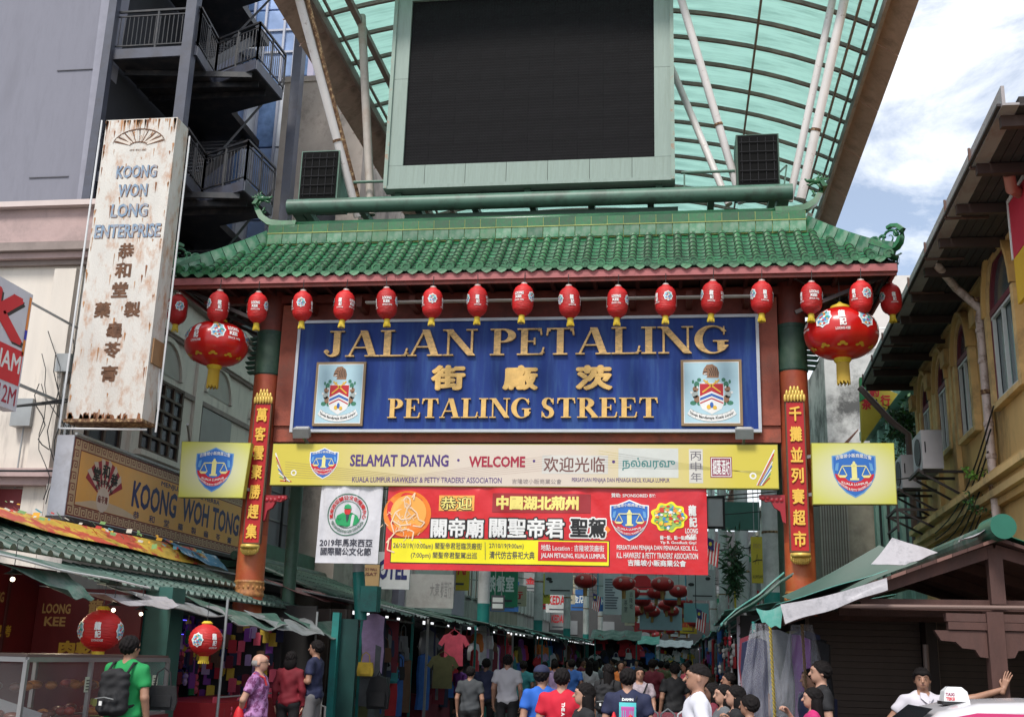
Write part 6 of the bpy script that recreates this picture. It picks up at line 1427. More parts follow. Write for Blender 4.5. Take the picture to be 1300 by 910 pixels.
tiled_slope(lf, -8.5, 3.14, -7.25, 2.62, 9.0, 18.2, .25); tiled_slope(lf, -7.4, 2.56, -6.75, 2.34, 12.6, 20.2, .22, TILL, r=.05, segs=4)
MB().tube([(-8.5, 9, 3.18), (-8.5, 18.2, 3.18)], .08, 10).build('ridge_roll', TILD, lf)
rf2 = T('second_stall_roof', 'dark green tiled stall roof just behind the left gate column', 'roof', (-7.5, 23, 2.5))
tiled_slope(rf2, -8.7, 3.4, -6.6, 2.65, 21.2, 27.0, .27); MB().tube([(-8.7, 21.2, 3.44), (-8.7, 27.0, 3.44)], .09, 10).build('ridge_roll', TILD, rf2); MB().bx(-9.5, -8.95, 22.4, 27, 3.3, 3.9).build('green_fascia', M('green fascia board', (.05, .13, .09), .6, var=.2), rf2)
# old printed banner thrown over the tiles
PBM = M('crumpled print yellow', (.62, .42, .06), .5, var=.3, scale=2.2, dirt=(.50, .06, .05), dirt_amt=.95, dscale=2.6, stretch=(1, .6, 1), bump=.4, bscale=7, dmin=.49, dmax=.53)
o = sheet('old_banner', 'crumpled yellow and red printed banner laid along the top of the stall tiles', [(-8.55, 11.2, 3.32), (-8.2, 18.2, 3.30), (-7.9, 18.5, 3.02), (-7.9, 11.3, 3.08)], PBM, .045, 'banner', nu=60, nv=6, seed=2)
m_ = MB()
random.seed(21)
for k in range(90):
 u, v = random.random(), random.uniform(.05, .95); c = Vector((-8.5, 11.3, 3.39)).lerp(Vector((-8.2, 18.2, 3.31)), u).lerp(Vector((-7.82, 11.4, 3.11)).lerp(Vector((-7.92, 18.4, 3.01)), u), v) + Vector((.03, 0, .035))
 m_.m([F('splash red', (.5, .05, .04)), F('splash pale', (.6, .55, .45)), F('splash green', (.2, .35, .12)), F('splash amber', (.7, .35, .03)), F('splash teal', (.1, .3, .35))][k % 5])
 s_ = random.uniform(.04, .13); d_ = Vector((0, random.uniform(.5, 1), random.uniform(-.4, .4))); e_ = Vector((.25, 0, -.2)).normalized()
 m_.add([c - d_ * s_, c + e_ * s_ * .4, c + d_ * s_, c - e_ * s_ * .4], [(0, 1, 2, 3)])
m_.build('printed_face', None, o)
o = sheet('blue_banner_end', 'blue and white printed banner end on the stall tiles', [(-8.3, 17.2, 3.36), (-8.1, 18.9, 3.22), (-7.8, 18.8, 2.98), (-7.85, 17.3, 3.08)], M('banner blue', (.04, .20, .36), .5, var=.3, dirt=(.6, .6, .6), dirt_amt=.9, dscale=5, dmin=.55, dmax=.6), .03, 'banner')
P = lambda px, py, x: AX(px, py, x)
shs = [('green awning sheet with a pale hem over the food stall', [(-7.3, 9.0, 2.72), (-6.85, 13.0, 2.47), (-6.3, 12.8, 2.34), (-6.1, 9.0, 2.42)], TARP, .02, WHT),
  ('teal sheet hanging in a fold over the food stall', [(-6.3, 9.4, 2.42), (-6.35, 11.0, 2.36), (-6.0, 11.0, 2.13), (-6.0, 10.4, 2.14)], TARP, .05, None),
  ('whitish sheet sagging above the big round lantern', [(-6.4, 10.6, 2.22), (-6.35, 13.4, 2.26), (-6.05, 13.2, 2.14), (-6.0, 11.2, 2.13)], TARW, .05, None),
  ('long grey sheet hanging from the eave of the food stall', [(-6.65, 12.2, 2.33), (-6.6, 15.6, 2.24), (-6.2, 15.2, 2.06), (-6.2, 12.3, 2.2)], TARG, .04, GREYM),
  ('dark green sheet with grey hem over the accessory stall', [(-6.75, 14.6, 2.34), (-6.6, 18.0, 2.24), (-6.0, 17.0, 1.98), (-6.1, 15.0, 2.04)], TARP, .07, GREYM),
  ('grey sheet end drooping low beside the left gate column', [(-6.5, 16.4, 2.2), (-6.4, 19.2, 2.2), (-5.8, 18.3, 1.90), (-6.0, 16.6, 1.98)], TARG, .05, None),
  ('green sheet curling down by the man in the navy shirt', [(-6.5, 18.2, 2.25), (-6.2, 20.2, 2.18), (-5.8, 19.6, 1.9), (-5.9, 18.3, 1.93)], TARP, .06, GREYM),
  ('faded pink sheet laid on the stall roof right of the left gate column', [(-7.5, 19.6, 2.92), (-6.7, 21.6, 2.72), (-6.3, 21.4, 2.55), (-6.6, 19.6, 2.6)], M('faded pink tarp', (.42, .17, .17), .6, var=.2), .03, None)]
for k, (lab, cs, mt, sg_, rim) in enumerate(shs): sheet('tarpaulin', lab, cs, mt, sg_, rim=rim, seed=k, grp='sheets over the left stalls')

# ---- goods: prototypes built once, copied with other colours
CL = {}
def cloth_col(name, c, **k): CL[name] = M('cloth ' + name, c, .8, var=.2, scale=6, bump=.2, bscale=20, **k); return CL[name]
for nm, c in dict(navy=(.015, .02, .06), black=(.012, .012, .014), red=(.42, .02, .03), pink=(.65, .09, .14), grey=(.13, .14, .15), white=(.55, .55, .57), blue=(.03, .12, .4), green=(.02, .18, .06), teal=(.03, .22, .24), purple=(.22, .05, .3), yellow=(.6, .42, .05), brown=(.14, .07, .04), maroon=(.15, .015, .03), olive=(.12, .12, .05), orange=(.55, .16, .03), lilac=(.42, .3, .5)).items(): cloth_col(nm, c)
def tshirt(par=None):
 pts = [(-.10, .36), (-.24, .31), (-.36, .12), (-.27, .06), (-.21, .16), (-.22, -.36), (.22, -.36), (.21, .16), (.27, .06), (.36, .12), (.24, .31), (.10, .36), (.05, .31), (-.05, .31)]
 m_ = MB().prism([(x, -.02, z) for x, z in pts], (0, .04, 0)); m_.tube([(-.12, 0, .36), (0, 0, .44), (.12, 0, .36)], .008, 4); m_.tube([(0, 0, .44), (0, 0, .5)], .006, 4)
 return m_
def bag():
 m_ = MB(); m_.prism([(-.17, -.06, -.2), (.17, -.06, -.2), (.19, -.06, -.1), (.16, -.06, .1), (-.16, -.06, .1), (-.19, -.06, -.1)], (0, .12, 0)); m_.tube([(-.1, -.04, .1), (-.08, -.04, .26), (0, -.04, .32), (.08, -.04, .26), (.1, -.04, .1)], .012, 5); m_.bx(-.12, .12, -.085, -.061, -.16, -.02); return m_
def pack():
 m_ = MB(); m_.prism([(-.15, -.1, -.24), (.15, -.1, -.24), (.17, -.1, .0), (.12, -.1, .2), (0, -.1, .24), (-.12, -.1, .2), (-.17, -.1, 0)], (0, .17, 0)); m_.bx(-.12, .12, -.15, -.101, -.2, 0); m_.tube([(-.03, 0, .23), (0, 0, .3), (.03, 0, .23)], .01, 5); return m_
def packet(): return MB().prism([(-.06, -.01, -.09), (.06, -.01, -.09), (.06, -.01, .09), (.02, -.01, .1), (-.02, -.01, .1), (-.06, -.01, .09)], (0, .02, 0))
def garment():
 pts = [(-.04, .5), (-.20, .44), (-.23, .1), (-.19, -.3), (-.24, -.6), (.2, -.62), (.22, -.2), (.19, .15), (.2, .44), (.04, .5)]
 return MB().prism([(x, -.03, z) for x, z in pts], (0, .06, 0))
def dollk():
 m_ = MB(); m_.ball((0, 0, .06), .045, 8, 5); m_.ball((0, 0, -.03), (.04, .035, .06), 8, 5); m_.tube([(0, 0, .1), (0, 0, .17)], .005, 4); return m_
PROTO = {}
FREE = {}
def good(kind, loc, rz, colname, label, grp, cat, s=1.0, par=None, rx=0.0):
 k = (kind, colname)
 if k not in FREE:
  o = {'hanging_shirt': tshirt, 'handbag': bag, 'backpack': pack, 'goods_packet': packet, 'hanging_garment': garment, 'keyring_toy': dollk}[kind]().build(kind, CL[colname]); FREE[k] = (o.data, o.location.z); bpy.data.objects.remove(o)
 o = bpy.data.objects.new(kind, FREE[k][0]); COL.objects.link(o)
 o.location = (loc[0], loc[1], loc[2] + FREE[k][1] * s); o.rotation_euler = (rx, 0, rz); o.scale = (s, s, s); tag(o, label, cat, grp); return o
SPOT = "at the %s"
def goods_wall(n, kinds, place, X=None, Y=None, a0=0, a1=1, z0=.8, z1=2.1, where='', seed=0, rz=0, s=(.9, 1.15), cols=None, jit=.06):
 """n goods hung on a rack plane, X=const facing the street or Y=const facing the camera"""
 random.seed(seed); cols = cols or list(CL)
 for i in range(n):
  t_ = (i + .5) / n; kd, ctg = kinds[i % len(kinds)]; cn = random.choice(cols)
  a = a0 + (a1 - a0) * ((i * 0.618034) % 1); z = z0 + (z1 - z0) * random.random()
  loc = (X + random.uniform(-jit, jit), a, z) if X is not None else (a, Y + random.uniform(-jit, jit), z)
  good(kd, loc, rz + random.uniform(-.3, .3), cn, '%s %s hanging %s' % (cn, ctg, where), '%ss %s' % (ctg, where), ctg, random.uniform(*s))
# ---- food stall with the glass cabinet
fs = T('food_stall', 'red roast meat food stall with glass cabinet at the lower left', 'stall', (-7.2, 10.8, 0))
RW_ = M('stall red panel', (.11, .005, .007), .5, var=.15)
MB().bx(-8.45, -8.4, 8.4, 14.3, 0, 2.6).build('back_wall', RW_, fs)
MB().bx(-8.39, -6.9, 13.9, 13.95, .8, 2.35).build('side_wall', RW_, fs)
for k in range(5): MB().bx(-8.395, -8.37, 8.6 + k * 1.15, 8.64 + k * 1.15, .9, 2.5).build('panel_strip', F('strip dark', (.06, .01, .01)), fs)
for x, y in ((-6.15, 8.6),): MB().bar((x, y, 0), (x, y, 2.5), .07).build('post', DARK, fs)
A = Art(lambda s, t: (-8.4, s, t), (1, 0, 0)); CG_ = F('board gold', (.45, .28, .1))
A.rect(10.9, 1.85, 12.0, 2.38, F('photo roast brown', (.30, .10, .02)), 0); A.rect(11.6, 1.85, 12.0, 2.3, F('photo pale', (.45, .42, .38)), 1)
random.seed(8)
for k in range(60): A.disc(random.uniform(10.95, 11.75), random.uniform(1.9, 2.34), random.uniform(.02, .06), random.uniform(.02, .04), [F('roast amber', (.5, .2, .03)), F('roast dark', (.12, .03, .01)), F('roast gold', (.62, .34, .08))][k % 3], 2 + k % 3, 7)
A.text('LOONG', 12.7, 2.12, 13.15, 2.25, CG_, 1, .03); A.text('KEE', 12.75, 1.97, 13.05, 2.09, CG_, 1, .03); A.text('燒臘', 11.3, 1.62, 11.8, 1.8, F('board ochre', (.5, .3, .03)), 1, .03); A.text('新鮮現烤', 12.6, 1.7, 13.4, 1.85, F('board ochre', (.5, .3, .03)), 1, .03)
A.build('menu_lettering', parent=fs)
A = Art(lambda s, t: (s, 13.9, t), (0, -1, 0)); A.text('龍', -7.65, 2.0, -7.45, 2.22, CG_, 1, .03); A.text('記', -7.65, 1.75, -7.45, 1.95, CG_, 1, .03); A.text('LOONG', -8.3, 2.02, -7.9, 2.15, CG_, 1, .03); A.text('KEE', -8.25, 1.86, -7.95, 1.98, CG_, 1, .03)
A.text('肉乾', -8.0, 1.5, -7.5, 1.68, F('board ochre', (.5, .3, .03)), 1, .05); A.build('lettering', parent=fs)
cbn = T('glass_cabinet', 'aluminium framed glass food cabinet full of roast meat on the counter', 'cabinet', (-6.1, 10.2, .0))
ALU = F('aluminium frame', (.34, .33, .33), .4, metal=.6)
GLS = bpy.data.materials.new('cabinet glass'); GLS.use_nodes = True; b_ = GLS.node_tree.nodes['Principled BSDF']; b_.inputs['Alpha'].default_value = .07; b_.inputs['Roughness'].default_value = .05; b_.inputs['Base Color'].default_value = (.5, .5, .5, 1)
x0, x1, y0, y1, z0, z1 = -6.62, -6.0, 9.9, 12.9, .88, 1.49
MB().bx(x0 - .05, x1 + .05, y0 - .05, y1 + .05, 0, z0).build('counter', F('counter dark red', (.12, .01, .015)), cbn)
for (a, b) in (((x0, y0), (x0, y1)), ((x1, y0), (x1, y1)), ((x0, y0), (x1, y0)), ((x0, y1), (x1, y1))):
 for z in (z0, z1): MB().bar((a[0], a[1], z), (b[0], b[1], z), .045).build('rail', ALU, cbn)
for x in (x0, x1):
 for y in (y0, y0 + 1.2, y1): MB().bar((x, y, z0), (x, y, z1), .04).build('upright', ALU, cbn)
MB().bx(x0 + .03, x1 - .03, y0 - .004, y0 + .004, z0 + .03, z1 - .03).build('pane', GLS, cbn); MB().bx(x1 - .004, x1 + .004, y0 + .03, y1 - .03, z0 + .03, z1 - .03).build('pane', GLS, cbn)
MB().bx(x0, x1, y0, y1, z1 + .025, z1 + .05).build('top_board', F('top brown', (.12, .08, .07)), cbn)
MB().bar((x0 + .1, y0 + .1, z0 + .25), (x1 - .05, y0 + .6, z0 + .02), .02, .12).build('tray_lip', ALU, cbn)
random.seed(9)
for k in range(40):
 y = random.uniform(y0 + .1, y1 - .1); x = random.uniform(x0 + .08, x1 - .08); z = z0 + random.choice((.03, .05, .3))
 m_ = MB().ball((x, y, z + .05), (random.uniform(.05, .1), random.uniform(.05, .1), .045), 8, 5)
 tag(m_.build('roast_meat', [F('meat red', (.30, .05, .03), .35), F('meat amber', (.42, .15, .03), .35), F('meat brown', (.12, .03, .015), .35)][k % 3], None, True), 'glossy piece of roast meat inside the glass cabinet', 'food', 'pieces of roast meat in the cabinet')
for k in range(5):
 y = 11.0 + k * .38; m_ = MB().bx(x1 + .006, x1 + .012, y, y + .13, 1.17, 1.32); o = m_.build('price_card', F('card pale', (.55, .6, .48))); tag(o, 'small pale price card stuck on the glass cabinet', 'card', 'price cards on the glass cabinet')
 for q in range(4): MB().bx(x1 + .0125, x1 + .014, y + .02, y + .11, 1.19 + q * .03, 1.2 + q * .03).build('print_line', BLK, o)
o = MB().lathe((-6.3, 11.9, z0 + .01), [(.07, 0), (.08, .16), (.08, .18)], 14).build('jar', F('jar lime', (.45, .5, .1))); tag(o, 'lime yellow plastic tub inside the glass cabinet', 'tub')
# round lanterns over the counter
def round_lantern(x, y, z, r, lab, rz):
 t = T('round_lantern', lab, 'lantern', (x, y, z), 'ball lanterns under the left stall eave'); t.rotation_euler = (0, 0, 0)
 pr = [(max(.3 * r, r * sin(pi * k / 30) * (1 if k % 2 else .965)), r * .93 * -cos(pi * k / 30)) for k in range(31)]
 MB().lathe((x, y, z), pr, 28).build('lantern_body', LR, t, True)
 MB().lathe((x, y, z), [(.3 * r, r * .92), (.33 * r, r * .98), (.2 * r, r * 1.1)], 14).build('top_cap', TAGY, t)
 m_ = MB().lathe((x, y, z), [(.27 * r, -r * 1.28), (.28 * r, -r * .9)], 16)
 for k in range(14): m_.bar((x + .27 * r * cos(k * .449), y + .27 * r * sin(k * .449), z - 1.2 * r), (x + .29 * r * cos(k * .449), y + .29 * r * sin(k * .449), z - r * 1.36), .012)
 m_.build('tassel', TAGY, t); MB().tube([(x, y, z + r), (x, y, z + r + .25)], .004, 4).build('cord', WIRE, t)
 rr = lambda zz: r * sqrt(max(.05, 1 - (zz / (r * .93)) ** 2))
 k_ = MB()
 for ang, kind, s in ((rz, CHN, r * .33), (rz - 1.05, 'flower', r * .36), (rz + 1.3, 'flower', r * .36)):
  pass
 tt = T('tmp', '', '', (0, 0, 0)); lantern_art(tt, r, [(rz, .0, CHN, r * .30), (rz - 1.05, 0, 'flower', r * .36), (rz + 1.25, 0, 'flower', r * .36)], rr, 0)
 for c_ in list(tt.children): c_.parent = t
 bpy.data.objects.remove(tt); return t
q = AY(128, 800, 11.6); round_lantern(q.x, 11.6, q.z, .235, 'round red lantern with white characters above the glass cabinet', .35)
q = AY(261, 812, 12.9); round_lantern(q.x, 12.9, q.z, .20, 'round red lantern in front of the blue lit accessory shelves', .95)
LAMP = M('lit lamp', (1, .86, .62), .4, var=0, emit=5.0); LAMPW = M('lit white lamp', (.95, .97, 1), .4, var=0, emit=7.0)
for (px, py, y, lb, mt) in ((144, 774, 12.0, 'warm lit bulb under the eave right of the big round lantern', LAMP), (179, 779, 13.2, 'warm lit bulb under the eave above the man in green', LAMP), (16, 735, 10.2, 'small lit bulb under the awning at the left picture edge', LAMP), (952, 824, 17.5, 'bright white bulb in the right phone accessory stall', LAMPW), (470, 788, 21, 'white bulb hanging by the teal post', LAMPW)):
 q = AY(px, py, y); t = T('light_bulb', lb, 'lamp', q); MB().ball(q, .022, 10, 7).build('bulb', mt, t, True); MB().lathe(q, [(.09, .05), (.03, .08), (.02, .12)], 12, caps=False).build('shade', DARK, t); MB().tube([q + Vector((0, 0, .1)), q + Vector((0, 0, .35))], .005, 4).build('flex', WIRE, t)
pl_ = bpy.data.lights.new('stall lamp', 'POINT'); pl_.energy = 9; pl_.color = (1, .8, .55); pl_.shadow_soft_size = .06
for p in ((-6.9, 11.9, 2.0), (-7.2, 10.2, 2.0)): o = bpy.data.objects.new('stall_lamp', pl_); COL.objects.link(o); o.location = p
# green pillar and the accessory stall with blue light
o = T('green_pillar', 'dark green square pillar between food stall and accessory stall', 'pillar', (-6.75, 14.1, 0)); MB().bx(-7.0, -6.55, 14.0, 14.4, 0, 2.4).build('shaft', M('pillar deep green', (.02, .09, .075), .5, var=.2), o); MB().bx(-7.03, -6.52, 13.97, 14.43, 0, .5).build('plinth', M('pillar deep green', (.02, .09, .075)), o)
ac = T('accessory_stall', 'accessory stall with blue lit shelves of trinkets beyond the green pillar', 'stall', (-7.4, 16.3, 0))
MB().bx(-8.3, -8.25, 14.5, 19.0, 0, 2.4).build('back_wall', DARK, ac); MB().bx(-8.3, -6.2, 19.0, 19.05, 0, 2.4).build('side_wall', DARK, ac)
BLUEL = M('blue lit strip', (.10, .08, 1.0), .5, var=0, emit=2.2)
for k in range(5):
 z = 1.15 + k * .22; MB().bx(-8.24, -7.75, 14.5, 17.2, z, z + .02).build('shelf', F('shelf violet', (.05, .04, .25)), ac); MB().bx(-7.76, -7.75, 14.5, 17.2, z + .022, z + .032).build('light_strip', BLUEL, ac)
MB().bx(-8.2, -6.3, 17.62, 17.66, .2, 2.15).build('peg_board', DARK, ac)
MB().bx(-7.3, -6.15, 14.9, 17.6, 0, .92).build('counter', F('counter crimson', (.30, .008, .015)), ac)
for x in (-6.15, ): 
 for y in (14.9, 18.9): MB().tube([(x, y, 0), (x, y, 2.3)], .02, 8).build('rail_post', GREYM, ac)
MB().bar((-6.15, 14.9, 1.0), (-6.15, 18.9, 1.0), .02).build('rail', GREYM, ac)
goods_wall(110, [('goods_packet', 'trinket packet')], '', Y=17.55, a0=-8.15, a1=-6.3, z0=.85, z1=2.05, where='on the peg board of the accessory stall', seed=31, cols=['purple', 'pink', 'lilac', 'maroon', 'yellow', 'navy', 'red', 'brown'])
goods_wall(70, [('goods_packet', 'trinket packet'), ('keyring_toy', 'keyring toy')], '', X=-6.2, a0=15, a1=18.8, z0=.6, z1=.95, where='on the front rail of the accessory stall', seed=32, rz=1.3, s=(.7, 1.0), cols=['pink', 'white', 'red', 'lilac', 'purple', 'white', 'grey'])
goods_wall(60, [('goods_packet', 'trinket packet'), ('keyring_toy', 'keyring toy')], '', X=-7.6, a0=16.2, a1=17.5, z0=1.0, z1=2.05, where='deep inside the accessory stall', seed=33, rz=1.2, cols=['purple', 'lilac', 'maroon', 'navy', 'yellow', 'green', 'pink'])
goods_wall(24, [('keyring_toy', 'keyring toy')], '', X=-7.85, a0=14.6, a1=17.2, z0=1.2, z1=2.0, where='on the blue lit shelves', seed=34, cols=['blue', 'purple', 'white', 'navy'])
# ---- generic street stalls
LITE = M('bright gap glow', (.95, .97, 1), .4, var=0, emit=1.0)  # glowing strips added for the white gaps showing along the stall eaves
def street_stall(i, side, y0, y1, xf, xb, ze, lab, roofmat, goods, seed, strip=True):
 t = T('market_stall', lab, 'stall', ((xf + xb) / 2, (y0 + y1) / 2, 0), 'stalls along the market street'); sg = 1 if side == 'left' else -1
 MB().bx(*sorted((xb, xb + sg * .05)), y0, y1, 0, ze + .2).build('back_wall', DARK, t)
 for y in (y0 + .05, y1 - .05): MB().bar((xf, y, 0), (xf, y, ze), .05).build('post', GREYM if i % 2 else TEAL, t)
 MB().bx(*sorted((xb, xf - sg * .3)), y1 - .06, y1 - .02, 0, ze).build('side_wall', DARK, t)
 MB().bx(*sorted((xb, xf - sg * .15)), y0 + .5, y1 - .3, 0, .75).build('counter', CL['maroon'] if i % 2 else F('counter grey', (.1, .1, .1)), t)
 MB().bar((xf, y0, ze - .12), (xf, y1, ze - .12), .03).build('rail', GREYM, t)
 random.seed(seed); n_ = max(2, int((y1 - y0) / 1.3))
 for k in range(n_):
  ya, yb = y0 + (y1 - y0) * k / n_, y0 + (y1 - y0) * (k + 1) / n_; dz = random.uniform(-.05, .1); mt = random.choice(roofmat)
  c = [Vector((xb, ya, ze + .65 + dz)), Vector((xb, yb, ze + .65 + dz)), Vector((xf + sg * .35, yb, ze + dz * .5)), Vector((xf + sg * .35, ya, ze + dz * .5))]
  MB().thick(lambda u, v, c=c, s_=k: c[0].lerp(c[1], u).lerp(c[3].lerp(c[2], u), v) + Vector((0, 0, .02 * sin(u * 25) - .04 * sin(pi * u) * v + .02 * sin(v * 9 + s_))), 12, 5, (0, 0, .012)).build('roof_panel', mt, t, True)
 if strip:
  for k in range(int((y1 - y0) / 1.0)):
   a_ = y0 + .2 + k + .5 * random.random(); MB().bx(xf - sg * .25, xf - sg * .22, a_, a_ + random.uniform(.06, .3), ze - .06 - .05 * random.random(), ze - .03).build('bright_gap', LITE, t)
 return t
ROOFS = [TARP, TILL, TARG, TEALT, TARP]
Ls = [(20.3, 24.5, -5.75, -8.9, 2.42, 'clothes stall with hanging bags just beyond the teal post'), (24.6, 28.6, -5.45, -8.9, 2.40, 'second clothes stall with the pink t-shirt on show'), (28.7, 34, -5.1, -8.9, 2.38, 'left stall with bright goods shelves, third beyond the teal post'), (34.1, 40, -4.9, -8.8, 2.4, 'left stall beneath the second white and teal pole'), (40.1, 48, -4.7, -8.8, 2.4, 'left stall beneath the third white and teal pole'), (48.1, 58, -4.6, -8.8, 2.45, 'left stall far down the street'), (58.1, 72, -4.5, -8.8, 2.5, 'farthest stall on the left of the street')]
for i, (y0, y1, xf, xb, ze, lab) in enumerate(Ls): street_stall(i, 'left', y0, y1, xf, xb, ze, lab, ROOFS, None, 50 + i)
wh = ['at the clothes stall beyond the teal post', 'at the stall with the pink t-shirt', 'at the third left stall', 'at the left stall by the second pole', 'at the left stall by the third pole', 'at a far left stall']
cl1 = ['black', 'navy', 'black', 'brown', 'navy', 'grey', 'red', 'blue', 'maroon', 'olive', 'teal']
goods_wall(34, [('backpack', 'backpack'), ('handbag', 'handbag'), ('hanging_shirt', 't-shirt')], '', Y=22.6, a0=-8.6, a1=-5.9, z0=.7, z1=2.1, where=wh[0], seed=61, cols=cl1)
goods_wall(30, [('hanging_garment', 'garment'), ('handbag', 'handbag')], '', X=-5.85, a0=20.6, a1=24.4, z0=.9, z1=1.95, where=wh[0], seed=62, rz=1.2, cols=cl1)
goods_wall(34, [('hanging_shirt', 't-shirt'), ('hanging_garment', 'garment')], '', Y=26.2, a0=-8.6, a1=-5.5, z0=.9, z1=2.1, where=wh[1], seed=63, cols=cl1 + ['white'])
goods_wall(24, [('hanging_garment', 'garment'), ('hanging_shirt', 't-shirt')], '', X=-5.55, a0=24.8, a1=28.4, z0=1.0, z1=1.9, where=wh[1], seed=64, rz=1.2, cols=cl1 + ['blue', 'grey'])
goods_wall(60, [('goods_packet', 'boxed item'), ('handbag', 'handbag')], '', Y=30.5, a0=-8.4, a1=-5.1, z0=.9, z1=2.2, where=wh[2], seed=65, cols=['white', 'lilac', 'grey', 'blue', 'pink', 'teal'], s=(1.0, 1.6))
goods_wall(30, [('hanging_garment', 'garment'), ('backpack', 'backpack')], '', X=-5.2, a0=29, a1=39, z0=1.0, z1=2.0, where=wh[3], seed=66, rz=1.2)
goods_wall(30, [('hanging_shirt', 't-shirt'), ('handbag', 'handbag')], '', X=-4.8, a0=40, a1=57, z0=1.2, z1=2.1, where=wh[4], seed=67, rz=1.1)
q = AY(576, 824, 24.2); good('hanging_shirt', q, .1, 'pink', 'bright pink t-shirt displayed facing the gate', None, 't-shirt', .95)
q = AY(562, 852, 23.6); good('hanging_shirt', q, .2, 'olive', 'dull olive t-shirt hanging below and left of the pink one', None, 't-shirt', .95)
q = AY(473, 812, 20.4); o = good('hanging_garment', q, .3, 'lilac', 'pale patterned scarf strip hanging on the teal post, upper one', None, 'scarf', .95)
q = AY(468, 852, 20.4); o = good('hanging_garment', q, .2, 'grey', 'bluish grey plastic wrapped cloth hanging by the teal post', None, 'cloth', 1.0)
q = AY(464, 846, 20.2); o = good('handbag', q, .1, 'yellow', 'yellow bag hanging beside the teal post', None, 'handbag', .8)
q = AY(480, 878, 20.0); o = good('backpack', q, .1, 'black', 'black bag with pink lettering low by the teal post', None, 'bag', 1.2)

# teal post, framed gate and lattice by the man in navy
tp = T('teal_post', 'broad teal steel post with a grey topped pole beside it, left of the clothes stall', 'post', (-5.55, 19.2, 0))
MB().bx(-5.8, -5.5, 19.2, 19.3, 0, 2.2).build('plate', M('dark teal plate', (.006, .05, .045), .5, var=.2), tp); MB().bx(-5.92, -5.8, 19.05, 19.199, 0, 2.3).build('flange', TEAL, tp)
MB().tube([(-5.62, 19.8, 2.2), (-5.72, 19.8, 3.05)], .11, 14).build('pole_lower', TEAL, tp, 'auto'); MB().tube([(-5.72, 19.8, 3.05), (-5.75, 19.8, 4.6)], .108, 14).build('pole_upper', M('pole grey', (.38, .38, .39), .5), tp, 'auto'); MB().bx(-5.6, -5.3, 19.6, 19.9, 2.35, 2.8).build('box', TEAL, tp)
ds = T('dark_shop_interior', 'dark recessed shop entrance with lattice side wall behind the man in navy', 'shop', (-7.2, 22, 0))
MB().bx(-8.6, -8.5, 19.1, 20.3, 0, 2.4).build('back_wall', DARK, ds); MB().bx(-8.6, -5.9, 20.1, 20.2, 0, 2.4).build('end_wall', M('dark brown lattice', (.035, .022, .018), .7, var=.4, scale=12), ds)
for k in range(9): MB().bx(-8.4 + k * .3, -8.37 + k * .3, 20.07, 20.095, 0, 2.4).build('lattice_bar', F('lattice bar', (.06, .05, .045)), ds)
for k in range(2): 
 m_ = MB().tube([(-6.45 + k * .2, 19.0 - k * .4, 0), (-6.45 + k * .2, 19.0 - k * .4, .85 - k * .1), (-6.2 + k * .2, 19.0 - k * .4, .9 - k * .1), (-6.0 + k * .2, 19.0 - k * .4, .85 - k * .1), (-6.0 + k * .2, 19.0 - k * .4, 0)], .02, 8)
 tag(m_.build('tube_rail', F('rail cream', (.45, .42, .38)), None, True), 'bent cream tube rail standing %s beside the teal post' % ('close' if k else 'behind, taller,'), 'rail', 'tube rails by the teal post')

# ================================================================= right side: gabled timber stall
gs = T('timber_stall', 'brown timber stall with gabled roof, patched tarpaulins and green ridge end on the right', 'stall', (3.2, 13.5, 0))
BRW = M('red brown painted timber', (.085, .038, .03), .75, var=.3, scale=3, dirt=(.06, .035, .03), dirt_amt=.5, stretch=(1, 1, .3), bump=.2); GYf = 12.0
RG = Vector((3.24, 0, 2.92)); LE = Vector((1.10, 0, 2.12)); RE = Vector((5.2, 0, 2.25))
for y in (GYf, 13.6, 15.2, 16.8):
 MB().bar((RG.x, y, RG.z - .08), (LE.x, y, LE.z - .02), .07, .12).build('rafter', BRW, gs); MB().bar((RG.x, y, RG.z - .08), (RE.x, y, RE.z), .07, .12).build('rafter', BRW, gs)
 MB().bar((1.9, y + .075, 2.28), (5.0, y + .075, 2.30), .07, .11).build('tie_beam', BRW, gs)
MB().bar((RG.x, GYf + .02, 2.3), (RG.x, GYf + .02, 2.86), .14, .12).build('king_post', BRW, gs)
for k in range(15):
 t_ = k / 14; a = RG.lerp(LE, t_)
 if k < 14:
  b = RG.lerp(LE, (k + .97) / 14); MB().prism([(a.x, GYf - .2, a.z + .035), (b.x, GYf - .2, b.z + .035), (b.x, GYf - .2, b.z + .0), (a.x, GYf - .2, a.z)], (0, 5.2, 0)).build('roof_board', BRW if k % 3 else M('faded roof board', (.2, .1, .08), .7), gs)
  b = RG.lerp(RE, (k + .97) / 14); a = RG.lerp(RE, t_); MB().prism([(a.x, GYf - .2, a.z + .035), (b.x, GYf - .2, b.z + .035), (b.x, GYf - .2, b.z), (a.x, GYf - .2, a.z)], (0, 5.2, 0)).build('roof_board', BRW, gs)
MB().lathe((RG.x, GYf - .42, RG.z + .12), [(.0, 0), (.125, 0), (.125, .5), (.1, .52)], 24, ax='y').build('ridge_end', M('ridge end green', (.01, .12, .075), .4, var=.1), gs, 'auto')
MB().tube([(RG.x, GYf, RG.z + .1), (RG.x, 17.0, RG.z + .1)], .10, 14).build('ridge_roll', TARP, gs)
ps = T('stall_pillar', 'brown square timber post with carved brackets under the gabled stall roof', 'pillar', (3.16, 11.95, 0))
MB().bx(3.09, 3.25, 11.88, 12.04, 0, 2.22).build('shaft', BRW, ps)
